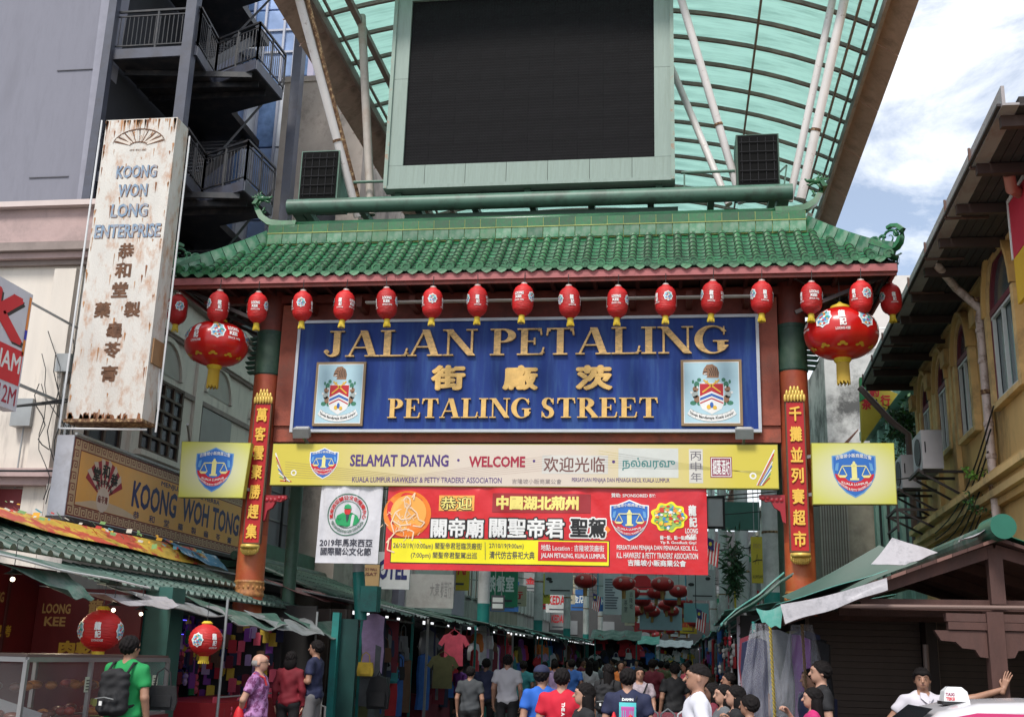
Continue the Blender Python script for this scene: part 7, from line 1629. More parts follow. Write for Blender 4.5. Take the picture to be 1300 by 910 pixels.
for sx in (-1, 1):
 x = 3.17 + sx * .085; pts = [(x, 11.92, 2.03), (x + sx * .50, 11.92, 2.03), (x + sx * .44, 11.92, 1.93), (x + sx * .30, 11.92, 1.92), (x + sx * .24, 11.92, 1.86), (x + sx * .12, 11.92, 1.85), (x + sx * .08, 11.92, 1.78), (x, 11.92, 1.77)]
 MB().prism(pts, (0, .08, 0)).build('carved_bracket', BRW, ps)
 MB().bx(*sorted((x, x + sx * .38)), 11.9, 12.02, 2.12, 2.2).build('corbel', BRW, ps)
MB().bx(2.72, 4.8, 11.9, 12.0, 2.04, 2.115).build('cross_rail', BRW, ps)
MB().tube([(1.15, 11.9, 2.24), (3.6, 11.92, 2.27), (5.2, 11.92, 2.28)], .022, 8).build('long_pipe', F('pipe brown', (.2, .13, .11)), ps)
sheet('tarpaulin', 'teal tarpaulin strip folded over the left edge of the gabled stall roof', [(1.03, 11.85, 2.25), (1.06, 16.9, 2.20), (1.75, 16.9, 2.48), (2.15, 11.85, 2.62)], TEALT, .02, nu=24, nv=8, grp='sheets over the gabled stall')
sheet('tarpaulin', 'grey white plastic sheet bundled along the front of the gabled stall roof', [(1.06, 11.74, 2.24), (2.12, 11.74, 2.52), (2.12, 11.72, 2.42), (1.1, 11.72, 2.05)], TARW, .02, nu=30, nv=8, grp='sheets over the gabled stall')
sheet('tarpaulin', 'ragged teal cloth hanging at the left corner of the gabled stall', [(.82, 11.8, 2.2), (1.1, 11.8, 2.24), (1.06, 11.8, 2.03), (.88, 11.8, 2.06)], TEALT, .03, nu=12, nv=8, grp='sheets over the gabled stall')
sheet('tarpaulin', 'white sheet sticking up on the gabled roof below the right square sign', [(2.05, 12.2, 2.70), (2.32, 12.4, 3.0), (2.78, 12.4, 2.86), (2.4, 12.2, 2.70)], TARW, .01, nu=10, nv=6, grp='sheets over the gabled stall')
sheet('tarpaulin', 'dark green tarpaulin behind the white sheet on the gabled roof', [(1.3, 14.2, 2.46), (2.5, 14.2, 3.1), (2.9, 14, 2.9), (1.6, 14, 2.36)], M('deep green tarp', (.015, .06, .04), .5), .02, nu=10, nv=4, grp='sheets over the gabled stall')
sheet('tarpaulin', 'green tarpaulin on the right slope of the gabled roof at the picture edge', [(3.3, 11.85, 3.0), (3.3, 16, 3.02), (5.2, 16, 2.4), (5.2, 11.85, 2.36)], M('bright green tarp', (.02, .20, .12), .5, var=.2), .02, nu=12, nv=8, grp='sheets over the gabled stall')
sheet('tarpaulin', 'pale plastic wrapped round the green ridge end', [(2.9, 11.75, 2.93), (3.2, 11.8, 3.08), (3.3, 12.2, 3.08), (2.95, 12.2, 2.95)], TARW, .02, nu=10, nv=5, grp='sheets over the gabled stall')
SHU = M('brown roller shutter', (.085, .06, .05), .6, var=.15, scale=2)
rs = T('roller_shutters', 'closed dark brown roller shutters beneath the gabled stall roof', 'shutter', (3.4, 16.6, 0))
for (xa, xb) in ((1.82, 3.28), (3.5, 4.98)):
 for k in range(28): MB().bx(xa, xb, 16.0 + .012 * (k % 2), 16.05, .02 + k * .085, .10 + k * .085).build('slat', SHU, rs)
 MB().bx(xa - .06, xa - .005, 15.95, 16.08, 0, 2.42).build('guide', F('guide brown', (.2, .15, .12)), rs)
MB().bx(3.29, 3.43, 15.7, 16.0, 0, 2.5).build('pier', F('pier dark', (.03, .02, .02)), rs); MB().bx(.9, 5.2, 16.12, 16.2, 0, 2.3).build('back_wall', DARK, rs)
tag(MB().tube([(2.62, 12.6, 0), (2.63, 12.6, 1.9)], .03, 8).lathe((2.62, 12.6, 1.0), [(.05, 0), (.055, .07), (.03, .1)], 10).build('thin_post', F('thin post brown', (.1, .07, .06)), None, 'auto'), 'thin dark metal pole standing left of the timber post', 'pole')
# plastic covered clothes by the rope
PLAS_ = bpy.data.materials.new('clear crinkled plastic'); PLAS_.use_nodes = True; n = PLAS_.node_tree; b_ = n.nodes['Principled BSDF']; b_.inputs['Alpha'].default_value = .13; b_.inputs['Roughness'].default_value = .12; b_.inputs['Base Color'].default_value = (.65, .65, .72, 1)
z_ = n.nodes.new('ShaderNodeTexNoise'); z_.inputs['Scale'].default_value = 9; z_.inputs['Detail'].default_value = 6; bp_ = n.nodes.new('ShaderNodeBump'); bp_.inputs['Strength'].default_value = 1; bp_.inputs['Distance'].default_value = .05; n.links.new(z_.outputs['Fac'], bp_.inputs['Height']); n.links.new(bp_.outputs['Normal'], b_.inputs['Normal'])
random.seed(77)
pn = ['navy', 'black', 'grey', 'brown', 'purple', 'navy', 'black', 'maroon', 'grey', 'navy', 'black', 'olive']
for k in range(14):
 x = .90 + (k % 7) * .105; y = 13.05 + (k // 7) * .3 + .05 * (k % 2); good('hanging_garment', (x, y, 1.50 + .05 * (k % 3)), random.uniform(-.5, .5), pn[k % 12], '%s garment under clear plastic behind the twisted yellow rope' % pn[k % 12], 'garments under clear plastic', 'garment', .85)
 good('hanging_garment', (x + .04, y + .05, .85), random.uniform(-.5, .5), pn[(k * 5 + 3) % 12], '%s garment low under clear plastic behind the twisted yellow rope' % pn[(k * 5 + 3) % 12], 'garments under clear plastic', 'garment', 1.0)
for k, (xa, xb) in enumerate(((.72, 1.12), (1.14, 1.62))):
 m_ = MB().thick(lambda u, v: (xa + (xb - xa) * (.5 + (u - .5) * (.45 + .75 * min(1, v * 2.5))), 12.82 - .08 * sin(pi * u) + .035 * sin(u * 17 + v * 6 + k) + .02 * sin(v * 23 + u * 9), 2.08 - 1.9 * v), 26, 44, (0, .004, 0))
 tag(m_.build('plastic_cover', PLAS_, None, True), 'crinkled clear plastic cover over hanging clothes, %s of the brown rope' % ('left' if k == 0 else 'right'), 'plastic cover', 'plastic covers on the right clothes rack')
for (x, nm, mt) in ((1.02, 'yellow', F('rope yellow', (.36, .27, .04), .8)), (1.36, 'brown', F('rope brown', (.16, .10, .05), .8))):
 m_ = MB()
 for s_ in (0, 1): m_.tube([(x + .011 * cos(k * 1.0 + pi * s_) + .03 * (k / 100), 12.6 + .011 * sin(k * 1.0 + pi * s_), 2.08 - 1.9 * k / 130) for k in range(131)], .0085, 5)
 tag(m_.build('rope', mt, None, True), 'twisted %s rope hanging in front of the plastic covered clothes' % nm, 'rope', 'ropes on the clothes rack')
# right hand stalls down the street
Rs = [(15.6, 19.6, 1.05, 1.6, 2.2, 'phone accessory stall with a white bulb right of centre'), (20, 26, 1.2, 4.6, 2.5, 'right stall behind the phone accessory stall'), (26.1, 34, 1.5, 4.8, 2.5, 'right stall beneath the tall grey and teal poles'), (34.1, 46, 1.4, 4.8, 2.5, 'right stall midway down the street'), (46.1, 60, 1.3, 4.8, 2.5, 'far right stall of the market'), (60.1, 75, 1.2, 4.8, 2.5, 'farthest stall on the right of the street')]
for i, (y0, y1, xf, xb, ze, lab) in enumerate(Rs): street_stall(i, 'right', y0, y1, xf, xb, ze, lab, ROOFS, None, 80 + i)
goods_wall(90, [('goods_packet', 'phone case')], '', Y=17.9, a0=1.0, a1=1.95, z0=.9, z1=2.15, where='at the phone accessory stall', seed=71, cols=['green', 'pink', 'teal', 'white', 'lilac', 'grey', 'blue', 'black'], s=(.7, 1.0))
goods_wall(40, [('goods_packet', 'phone case'), ('keyring_toy', 'keyring toy')], '', X=1.0, a0=19.8, a1=26, z0=1.0, z1=2.1, where='on the street side of the right stalls', seed=72, rz=1.5, cols=['red', 'white', 'black', 'navy', 'grey', 'pink'])
goods_wall(50, [('hanging_garment', 'garment'), ('handbag', 'handbag'), ('keyring_toy', 'keyring toy')], '', X=1.15, a0=26, a1=58, z0=1.1, z1=2.3, where='along the far right stalls', seed=73, rz=1.5)
m_ = MB().bx(.86, .95, 16.3, 16.36, 0, 2.35); o = m_.build('patterned_post', F('post pale', (.5, .48, .55))); tag(o, 'white post with a column of small dark crosses by the phone accessory stall', 'post')
for k in range(9): MB().bar((.88, 16.295, .9 + k * .16), (.93, 16.295, .9 + k * .16), .014).bar((.905, 16.29, .87 + k * .16), (.905, 16.29, .93 + k * .16), .014).build('cross_mark', BLK, o)
# low table with bags, right foreground of the lane
t = T('goods_table', 'low table draped in maroon cloth with bags hung on its side near the lane centre', 'table', (.2, 14.5, 0)); MB().bx(-.35, .65, 14.0, 15.6, .95, .99).build('table_top', CL['maroon'], t); MB().bx(-.33, .63, 14.02, 15.58, .1, .95).build('cloth', CL['maroon'], t)
for k in range(5): good('handbag', (-.3 + k * .2, 13.93, .78), 0, ['grey', 'grey', 'white', 'brown', 'grey'][k], '%s bag hanging on the maroon goods table, number %s from its left end' % (['grey', 'dark grey', 'white', 'brown', 'worn grey'][k], ['first', 'second', 'third', 'fourth', 'fifth'][k]), 'bags on the maroon table', 'bag', 1.0)
for k in range(14): good('goods_packet', (-.2 + (k % 7) * .12, 14.3 + (k // 7) * .4, 1.02), k, ['yellow', 'green', 'blue', 'white', 'orange', 'red', 'pink'][k % 7], '%s packet lying on the maroon goods table' % ['yellow', 'green', 'blue', 'white', 'orange', 'red', 'pink'][k % 7], 'packets on the maroon table', 'packet', 1.0, rx=1.5)

# ================================================================= poles, lanterns and boards above the lane
PG = M('pole pale grey', (.58, .57, .57), .5, var=.1, dirt=(.25, .24, .24), dirt_amt=.5)
for i, (x, y, r, zt, nm) in enumerate([(-5.3, 31, .17, 3.05, 'first white and teal pole on the left of the lane'), (-5.15, 42.5, .17, 3.0, 'second white and teal pole on the left of the lane'), (-5.1, 53.5, .17, 3.0, 'third white and teal pole on the left of the lane'), (-5.1, 65, .17, 3.0, 'fourth white and teal pole on the left of the lane'), (-5.0, 76, .17, 3.0, 'fifth white and teal pole on the left of the lane'),
          (2.32, 27.5, .22, 3.3, 'thick grey and teal pole nearest the right gate column'), (2.14, 36.5, .22, 3.05, 'second thick grey and teal pole on the right'), (2.1, 50, .2, 3.1, 'third grey and teal pole on the right'), (2.1, 64, .2, 3.1, 'fourth grey and teal pole on the right')]):
 t = T('canopy_pole', nm, 'pole', (x, y, 0), 'canopy poles along the lane'); MB().tube([(x, y, 0), (x, y, zt)], r * 1.01, 18).build('teal_base', TEAL, t, 'auto'); MB().tube([(x, y, zt), (x, y, 11.5)], r, 18).build('shaft', PG, t, 'auto'); MB().lathe((x, y, zt + 1.4), [(r + .004, 0), (r + .01, .01), (r + .01, .05), (r + .004, .06)], 18).build('band', RUST, t)
 if x > 0: MB().tube([(x + .34, y + .2, 0), (x + .34, y + .2, 4.8)], .11, 12).build('side_pipe', PG, t, 'auto')
 sx = -1 if x < 0 else 1; MB().bar((x, y, 9.5), (CX0 + .3 if x < 0 else CX1 - .3, y, 13.0), .14).build('arm', PG, t)
q0, q1 = AY(916, 645, 34), AY(950, 672, 34); o = MB().bx(q0.x, q1.x + .35, 34, 34.3, q1.z, q0.z + .2).build('green_box', M('box green', (.03, .12, .09), .5)); tag(o, 'green louvred box fixed high on the right pole', 'box')
def board(name, lab, px0, py0, px1, py1, y, base, cat='sign', draw=None, grp=None, fr=None, hang=True):
 a, b = AY(px0, py0, y), AY(px1, py1, y); x0, x1, z0, z1 = a.x, b.x, b.z, a.z
 t = T(name, lab, cat, ((x0 + x1) / 2, y, z0), grp); MB().bx(x0, x1, y, y + .08, z0, z1).build('panel', base, t)
 if fr: 
  m_ = MB(); e = .05
  for q in ((x0 - e, x1 + e, z1, z1 + e), (x0 - e, x1 + e, z0 - e, z0), (x0 - e, x0, z0, z1), (x1, x1 + e, z0, z1)): MB().bx(q[0], q[1], y - .02, y + .1, q[2], q[3]).build('frame', fr, t)
 if draw:
  A_ = Art(lambda s, u: (x0 + s * (x1 - x0), y, z0 + u * (z1 - z0)), (0, -1, 0), base=.006, step=.004); draw(A_); A_.build('printed_face', parent=t)
 if hang: 
  for x in (x0 + .1, x1 - .1): MB().bar((x, y + .04, z1), (x, y + .04, z1 + 3.5), .02).build('hanger', GREYM, t)
 return t
GB = F('board grey', (.40, .41, .42)); GB2 = F('board pale grey', (.52, .53, .54)); GRN = F('lining green', (.05, .2, .15))
def d_hotel(A): A.text('HOTEL', -.85, .22, .88, .85, NV, 1, .04)
def lines(n, x0=.1, x1=.9, y0=.1, y1=.85, mt=None):
 def f(A):
  random.seed(n)
  for k in range(n): z = y1 - (y1 - y0) * k / n; A.rect(x0, z - .025, random.uniform(x0 + .5 * (x1 - x0), x1), z + .01, mt or F('print grey', (.15, .16, .2)), 1)
 return f
board('hotel_sign', 'white hanging sign lettered HOTEL in navy, half hidden by the banner', 481, 700, 519, 748, 29, GB2, draw=lambda A: A.text('OTEL', .02, .25, .92, .8, NV, 1, .04))
board('brown_notice', 'tan notice board with small brown lettering below the white banner', 455, 716, 480, 752, 26, M('tan board', (.40, .26, .12), .6), draw=lambda A: (A.text('LUCKY MALL', .1, .78, .9, .88, BRN, 1, .02), A.text('PUSAT', .1, .6, .9, .72, BRN, 1, .02), A.text('TEL 03', .5, .08, .9, .16, BRN, 1, .02)))
board('long_grey_sign', 'long pale grey sign board with faint characters beyond the hotel sign', 517, 728, 575, 772, 30.5, M('aged pale board', (.36, .35, .34), .7, var=.1, dirt=(.22, .2, .19)), draw=lambda A: (A.text('大東', .5, .35, .7, .75, F('faint grey', (.24, .23, .23)), 1), A.text('參茸行', .72, .3, .95, .8, F('faint grey', (.24, .23, .23)), 1)))
board('picture_board', 'grey hanging board with a small dark drawing, left of the red lanterns', 692, 715, 727, 755, 40, GB, draw=lambda A: (A.disc(.15, .5, .12, .06, BLK, 1, 7), A.disc(.22, .42, .08, .05, BLK, 2, 6), A.rect(.2, .12, .9, .16, BLK, 1)))
board('picture_board', 'grey hanging board with a small dark drawing, right of the red lanterns', 872, 722, 908, 762, 40, GB, draw=lambda A: (A.disc(.15, .5, .12, .06, BLK, 1, 7), A.disc(.75, .7, .1, .06, BLK, 2, 6), A.rect(.2, .12, .9, .16, BLK, 1)))
board('framed_board', 'white board in a black frame hanging right of the red event banner', 898, 632, 918, 668, 26, GB2, fr=BLK)
board('price_list', 'white hanging list board with blue print lines', 766, 727, 789, 780, 44, F('list white', (.60, .62, .66)), draw=lines(12))
board('grey_list', 'greenish grey hanging board with two columns of characters', 789, 748, 806, 790, 46, F('board olive grey', (.38, .40, .34)), draw=lambda A: (A.vtext('吉隆坡', .6, .4, .85, .95, INK, 1), A.vtext('茶室', .2, .3, .45, .7, INK, 1)))
board('blue_rimmed_board', 'wide white board with a red house picture behind the red lanterns', 760, 722, 870, 760, 50, GB2, fr=F('rim blue', (.05, .3, .45)), draw=lambda A: (A.poly([(.38, .1), (.38, .6), (.45, .8), (.56, .8), (.62, .6), (.62, .1)], KR, 1), A.rect(.42, .2, .58, .28, WHT, 2), A.rect(.04, .85, .9, .9, F('print grey', (.15, .16, .2)), 1)))
board('blue_edged_board', 'tall blue edged board beyond the right picture board', 868, 765, 900, 790, 52, F('board blue', (.2, .38, .42)))
board('yellow_notice', 'yellow notice board with a dark line drawing between the right poles', 953, 681, 970, 740, 33, F('notice yellow', (.55, .42, .03)), draw=lambda A: (A.line([(.1, .45), (.5, .5), (.9, .5)], .02, BLK, 1), A.line([(.3, .4), (.5, .62), (.6, .4)], .02, BLK, 1), A.text('FOO', .2, .75, .8, .85, OLV, 1), A.text('KOPITIAM', .1, .1, .9, .17, BLK, 1)))
board('yellow_sign', 'small yellow sign behind the second left pole', 683, 728, 698, 766, 48, F('sign lemon', (.6, .5, .04)), draw=lambda A: A.text('NNA', .1, .2, .9, .4, BLK, 1))
board('small_white_sign', 'small pair of white signs beside the first left pole', 624, 755, 640, 775, 34, F('dark sign', (.08, .08, .09)), draw=lambda A: (A.rect(.1, .55, .9, .85, WHT, 1), A.rect(.1, .15, .9, .45, WHT, 1)), hang=True)
board('blue_green_board', 'pale blue board beneath the lantern cluster', 812, 768, 866, 800, 60, F('board pale blue', (.28, .36, .42)))
# Malaysian flags
for (px, py, y, lb) in ((757, 764, 38, 'small striped flag hanging left of the list board'), (890, 787, 30, 'small striped red and white flag hanging on the right'), (905, 700, 24, 'narrow striped flag hanging beside the red banner')):
 q = AY(px, py, y); t = T('striped_flag', lb, 'flag', q, 'striped flags in the lane'); m_ = MB()
 for k in range(8):
  m_.m(KR if k % 2 else WHT); m_.grid(lambda u, v, k=k: (q.x + (-.12 + .24 * (k + v) / 8) + .06 * (.5 - u), y + .02 * sin(u * 5), q.z + .28 - .5 * u - .12 * (k / 8)), 4, 1)
 m_.build('cloth', None, t); MB().add([(q.x - .12, y - .012, q.z + .30), (q.x + .02, y - .012, q.z + .25), (q.x + .02, y - .012, q.z + .02), (q.x - .1, y - .012, q.z + .06)], [(0, 1, 2, 3)]).build('canton', NAVY, t); MB().ball((q.x - .05, y - .014, q.z + .16), (.035, .002, .045), 8, 5).build('crescent', YEL, t)
 MB().tube([(q.x - .13, y, q.z + .3), (q.x - .13, y, q.z + 1.2)], .01, 4).build('string', WIRE, t)
# flattened red lanterns strung down the lane
def lane_lantern():
 t = T('lane_lantern', '', 'lantern', (0, 0, 0)); pr = [(max(.1, .42 * sin(pi * k / 12) ** .8), -.26 * cos(pi * k / 12)) for k in range(13)]
 MB().lathe((0, 0, 0), pr, 18).build('lantern_body', M('lane lantern red', (.42, .02, .02), .5, var=.2), t, True); m_ = MB()
 for k in range(6): a = k * 1.047 + .3; m_.ball((.36 * cos(a), .36 * sin(a), .06), (.08, .08, .09), 8, 5)
 o = m_; 
 for k in range(6): a = k * 1.047 + .3; MB().ball((.37 * cos(a), .37 * sin(a), .07), (.07, .07, .08), 8, 5).build('white_patch', F('patch pinkish', (.60, .42, .40)), t)
 MB().lathe((0, 0, 0), [(.07, -.55), (.08, -.25)], 10).build('tassel', F('dull gold', (.35, .2, .06)), t); MB().tube([(0, 0, .25), (0, 0, 1.6)], .01, 4).build('cord', WIRE, t); return t
lp_ = lane_lantern(); L2 = [(743, 737, 41), (792, 740, 41), (841, 741, 41), (815, 762, 52), (853, 762, 52), (868, 764, 54), (808, 775, 60), (828, 776, 60), (852, 775, 60), (832, 788, 70), (845, 787, 72), (858, 790, 72), (820, 786, 74), (838, 797, 82), (850, 800, 82), (862, 798, 84), (826, 799, 84), (872, 800, 86), (800, 752, 47), (862, 750, 47), (833, 752, 50), (846, 768, 56), (822, 770, 56), (866, 778, 64), (815, 792, 78), (844, 793, 78), (856, 805, 90), (834, 806, 90), (880, 790, 80), (806, 790, 80)]
rowsn = {0: 'left', 1: 'middle', 2: 'right'}
for i, (px, py, y) in enumerate(L2):
 c = lp_ if i == 0 else clone(lp_); c.location = AY(px, py, y); c.rotation_euler = (0, 0, i); c['group'] = 'flat red lanterns strung down the lane'
 c['label'] = 'flat red lantern in the nearest row over the lane, %s one' % rowsn[i] if i < 3 else ('flat red lantern in the second row over the lane, %s' % ['left one', 'right one', 'rightmost, partly behind its neighbour'][i - 3] if i < 6 else 'small distant flat red lantern in the cluster at the far end of the lane')
# ---- more depth in the lane: kiosks, projecting shop signs, wires
for i, (y, x0, x1, lb) in enumerate(((47, -3.3, -1.6, 'small kiosk of dark clothes standing mid lane, nearer one'), (57, -3.0, -1.0, 'kiosk of mixed goods standing mid lane, farther one'), (66, -.9, .8, 'kiosk with a white awning at the far right of the lane'))):
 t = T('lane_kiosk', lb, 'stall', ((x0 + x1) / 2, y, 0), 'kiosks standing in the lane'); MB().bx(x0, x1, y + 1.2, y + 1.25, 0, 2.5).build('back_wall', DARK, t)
 MB().thick(lambda u, v: (x0 - .2 + u * (x1 - x0 + .4), y - .3 + v * 1.6, 2.42 + .4 * v + .03 * sin(u * 20)), 14, 4, (0, 0, .02)).build('roof_panel', (TARP, TEALT, TARW)[i], t)
 for x in (x0, x1): MB().bar((x, y, 0), (x, y, 2.45), .05).build('post', TEAL, t)
 MB().bx(x0 + .05, x1 - .05, y + .2, y + 1.1, 0, .8).build('counter', CL['maroon'], t)
 goods_wall(22, [('hanging_shirt', 't-shirt'), ('goods_packet', 'boxed item'), ('handbag', 'handbag')], '', Y=y + .1, a0=x0, a1=x1, z0=1.3, z1=2.3, where='on the ' + ('nearer', 'farther', 'white awninged')[i] + ' lane kiosk', seed=120 + i, cols=[['black', 'white', 'navy', 'red'], ['white', 'pink', 'blue', 'brown'], ['yellow', 'white', 'teal', 'red']][i], s=(.7, 1.0))
random.seed(41); SCOL = dict(white=(.55, .55, .56), red=(.42, .02, .03), yellow=(.6, .42, .03), blue=(.03, .12, .35), green=(.03, .22, .12), grey=(.28, .28, .29), cream=(.5, .43, .32))
WDS = ['金店', '大酒家', 'KEDAI', 'HOTEL', '茶餐室', 'EMAS', '藥行', 'JAM', '鞋', 'BUTIK', 'SALE', '面家']
for k in range(30):
 left = k % 2 == 0; y = 38 + (k // 2) * 3.3 + random.random(); cn = list(SCOL)[k % 7]; w_ = random.uniform(.7, 1.5); h_ = random.uniform(.8, 1.8); zz = random.uniform(3.1, 5.2)
 x0 = -9.6 + random.uniform(.2, 2.6) if left else 5.2 - w_ - random.uniform(.1, 2.0)
 if k % 5 == 3: x0 = random.uniform(-4.4, .8); zz = random.uniform(3.2, 4.4); y = 58 + k
 t = T('shop_sign', '%s projecting shop sign reading %s on the %s of the far lane' % (cn, WDS[k % 12], 'left' if x0 < -4.5 else 'right' if x0 > 1 else 'middle'), 'sign', (x0, y, zz), 'projecting shop signs along the lane')
 MB().bx(x0, x0 + w_, y, y + .12, zz, zz + h_).build('panel', F('sign %s far' % cn, SCOL[cn]), t); A = Art(lambda s, u: (x0 + s * w_, y, zz + u * h_), (0, -1, 0), base=.01); A.text(WDS[k % 12], .1, .35, .9, .75, WHT if cn in ('red', 'blue', 'green') else KR, 1, .03); A.rect(.15, .12, .85, .17, INK, 1); A.build('lettering', parent=t)
 MB().bar((x0 if not left else x0 + w_, y + .06, zz + h_), (x0 + (1.5 if x0 > 1 else -1.5), y + .06, zz + h_ + .3), .04).build('arm', GREYM, t)
for k in range(12):
 y = 22 + k * 4.5; z = 5.2 + .4 * (k % 3); pts = [Vector((-8.5 + 13 * u / 10, y + .5 * sin(k), z - .5 * sin(pi * u / 10) + .2 * (k % 2))) for u in range(11)]
 tag(MB().tube(pts, .014, 4).build('cable', WIRE), 'black cable sagging across the lane behind the gate', 'cable', 'cables across the lane')
# street clutter on the cream front: brackets, meter boxes, conduits
for k, (x, z, w_, h_) in enumerate(((-10.6, 5.0, .35, .45), (-9.95, 5.9, .25, .3))):
 t = T('meter_box', 'small grey electrical box on the cream shophouse front, %s one' % ('larger' if k == 0 else 'smaller'), 'box', (x, 16.15, z)); MB().bx(x, x + w_, 16.05, 16.24, z, z + h_).build('case', GREYM, t); MB().tube([(x + w_ / 2, 16.18, z), (x + w_ / 2, 16.18, z - 1.0)], .014, 6).build('conduit', GREYM, t)
# ================================================================= people: bodies grown from smooth-blended limbs into one surface
def nets(Fv, org, h):
 S = Fv < 0; n = [d - 1 for d in Fv.shape]; acc = np.zeros((*n, 3)); cnt = np.zeros(n)
 for ax in range(3):
  o1, o2 = [a for a in range(3) if a != ax]
  for a in (0, 1):
   for b in (0, 1):
    sl0 = [slice(0, n[0]), slice(0, n[1]), slice(0, n[2])]
    sl0[o1] = slice(a, n[o1] + a); sl0[o2] = slice(b, n[o2] + b); sl1 = list(sl0); sl1[ax] = slice(1, n[ax] + 1)
    f0, f1 = Fv[tuple(sl0)], Fv[tuple(sl1)]; m = (f0 < 0) != (f1 < 0); t = np.where(m, f0 / np.where(m, f0 - f1, 1), 0)
    acc[..., ax] += t; acc[..., o1] += m * a; acc[..., o2] += m * b; cnt += m
 ok = cnt > 0; idx = -np.ones(n, int); idx[ok] = np.arange(ok.sum())
 V = (np.argwhere(ok) + acc[ok] / cnt[ok][:, None]) * h + np.array(org); Q = []
 for ax in range(3):
  o1, o2 = (ax + 1) % 3, (ax + 2) % 3
  sl0 = [slice(None)] * 3; sl1 = [slice(None)] * 3; sl0[ax] = slice(0, -1); sl1[ax] = slice(1, None)
  a, b = S[tuple(sl0)], S[tuple(sl1)]; pos = np.argwhere(a != b)
  pos = pos[(pos[:, o1] > 0) & (pos[:, o2] > 0) & (pos[:, o1] < n[o1]) & (pos[:, o2] < n[o2])]
  e1 = np.eye(3, dtype=int)[o1]; e2 = np.eye(3, dtype=int)[o2]; g = lambda p: idx[p[:, 0], p[:, 1], p[:, 2]]
  q = np.stack([g(pos - e1 - e2), g(pos - e2), g(pos), g(pos - e1)], 1); fl = a[tuple(pos.T)]
  Q.append(np.where(fl[:, None], q, q[:, ::-1]))
 return V.tolist(), [tuple(q) for q in np.concatenate(Q).tolist() if min(q) >= 0]
class SDF:
 def __init__(s, lo, hi, h=.012):
  s.lo = np.array(lo, float); s.h = h; s.n = np.ceil((np.array(hi) - s.lo) / h).astype(int) + 1
  s.dz = .03 if hi[2] > 1.77 else 0.0; s.F = np.full(s.n, 1.0); s.ax = [s.lo[i] + h * np.arange(s.n[i]) for i in range(3)]
 def sub(s, lo, hi):
  a = np.maximum(0, np.floor((np.array(lo) - s.lo) / s.h).astype(int)); b = np.minimum(s.n, np.ceil((np.array(hi) - s.lo) / s.h).astype(int) + 1)
  sl = tuple(slice(int(i), int(max(i, j))) for i, j in zip(a, b)); return sl, np.meshgrid(*[s.ax[i][sl[i]] for i in range(3)], indexing='ij')
 def put(s, sl, d, k):
  f = s.F[sl]
  if f.size == 0: return
  hh = np.clip(.5 + .5 * (f - d) / k, 0, 1); s.F[sl] = f + (d - f) * hh - k * hh * (1 - hh)
 def cap(s, a, b, ra, rb=None, k=.02):
  rb = ra if rb is None else rb; a = np.array(a, float); b = np.array(b, float); R = max(ra, rb) + k + .03
  sl, (X, Y, Z) = s.sub(np.minimum(a, b) - R, np.maximum(a, b) + R); d = b - a; L = max(d.dot(d), 1e-9)
  t = np.clip(((X - a[0]) * d[0] + (Y - a[1]) * d[1] + (Z - a[2]) * d[2]) / L, 0, 1)
  s.put(sl, np.sqrt((X - a[0] - t * d[0]) ** 2 + (Y - a[1] - t * d[1]) ** 2 + (Z - a[2] - t * d[2]) ** 2) - (ra + (rb - ra) * t), k); return s
 def ell(s, c, r, k=.02, yaw=0.0, piv=None):
  r = np.array(r, float); c = np.array(c, float); R = max(r) + k + .03
  cc = c if piv is None else rotz(c, yaw, piv); sl, (X, Y, Z) = s.sub(cc - R, cc + R); X, Y, Z = X - cc[0], Y - cc[1], Z - cc[2]
  if yaw: X, Y = X * cos(yaw) + Y * sin(yaw), -X * sin(yaw) + Y * cos(yaw)
  q = np.sqrt((X / r[0]) ** 2 + (Y / r[1]) ** 2 + (Z / r[2]) ** 2); s.put(sl, (q - 1) * min(r) * np.where(q > 1, 1, 1), k); return s
 def clip(s, fn):
  X, Y, Z = np.meshgrid(*s.ax, indexing='ij'); s.F = np.maximum(s.F, fn(X, Y, Z + s.dz)); return s
 def warp(s, fn):
  X, Y, Z = np.meshgrid(*s.ax, indexing='ij'); s.F = s.F + fn(X, Y, Z); return s
 def mesh(s): return nets(s.F, s.lo, s.h)
def rotz(c, a, piv):
 c = np.array(c, float); p = np.array(piv if piv is not None else (0, 0, 0), float); d = c - p
 return np.array([p[0] + d[0] * cos(a) - d[1] * sin(a), p[1] + d[0] * sin(a) + d[1] * cos(a), c[2] - (.03 if piv is not None else 0)])
SKIN = {k: M('skin ' + k, c, .5, var=.1, scale=12) for k, c in dict(a=(.48, .27, .19), b=(.36, .19, .125), c=(.17, .085, .055)).items()}
HAIR = M('black hair', (.010, .008, .008), .75, var=.3, scale=30, bump=.3, bscale=60, stretch=(1, 1, .3), spec=.15); GHAIR = M('grey hair', (.25, .24, .23), .7, var=.3, scale=30)
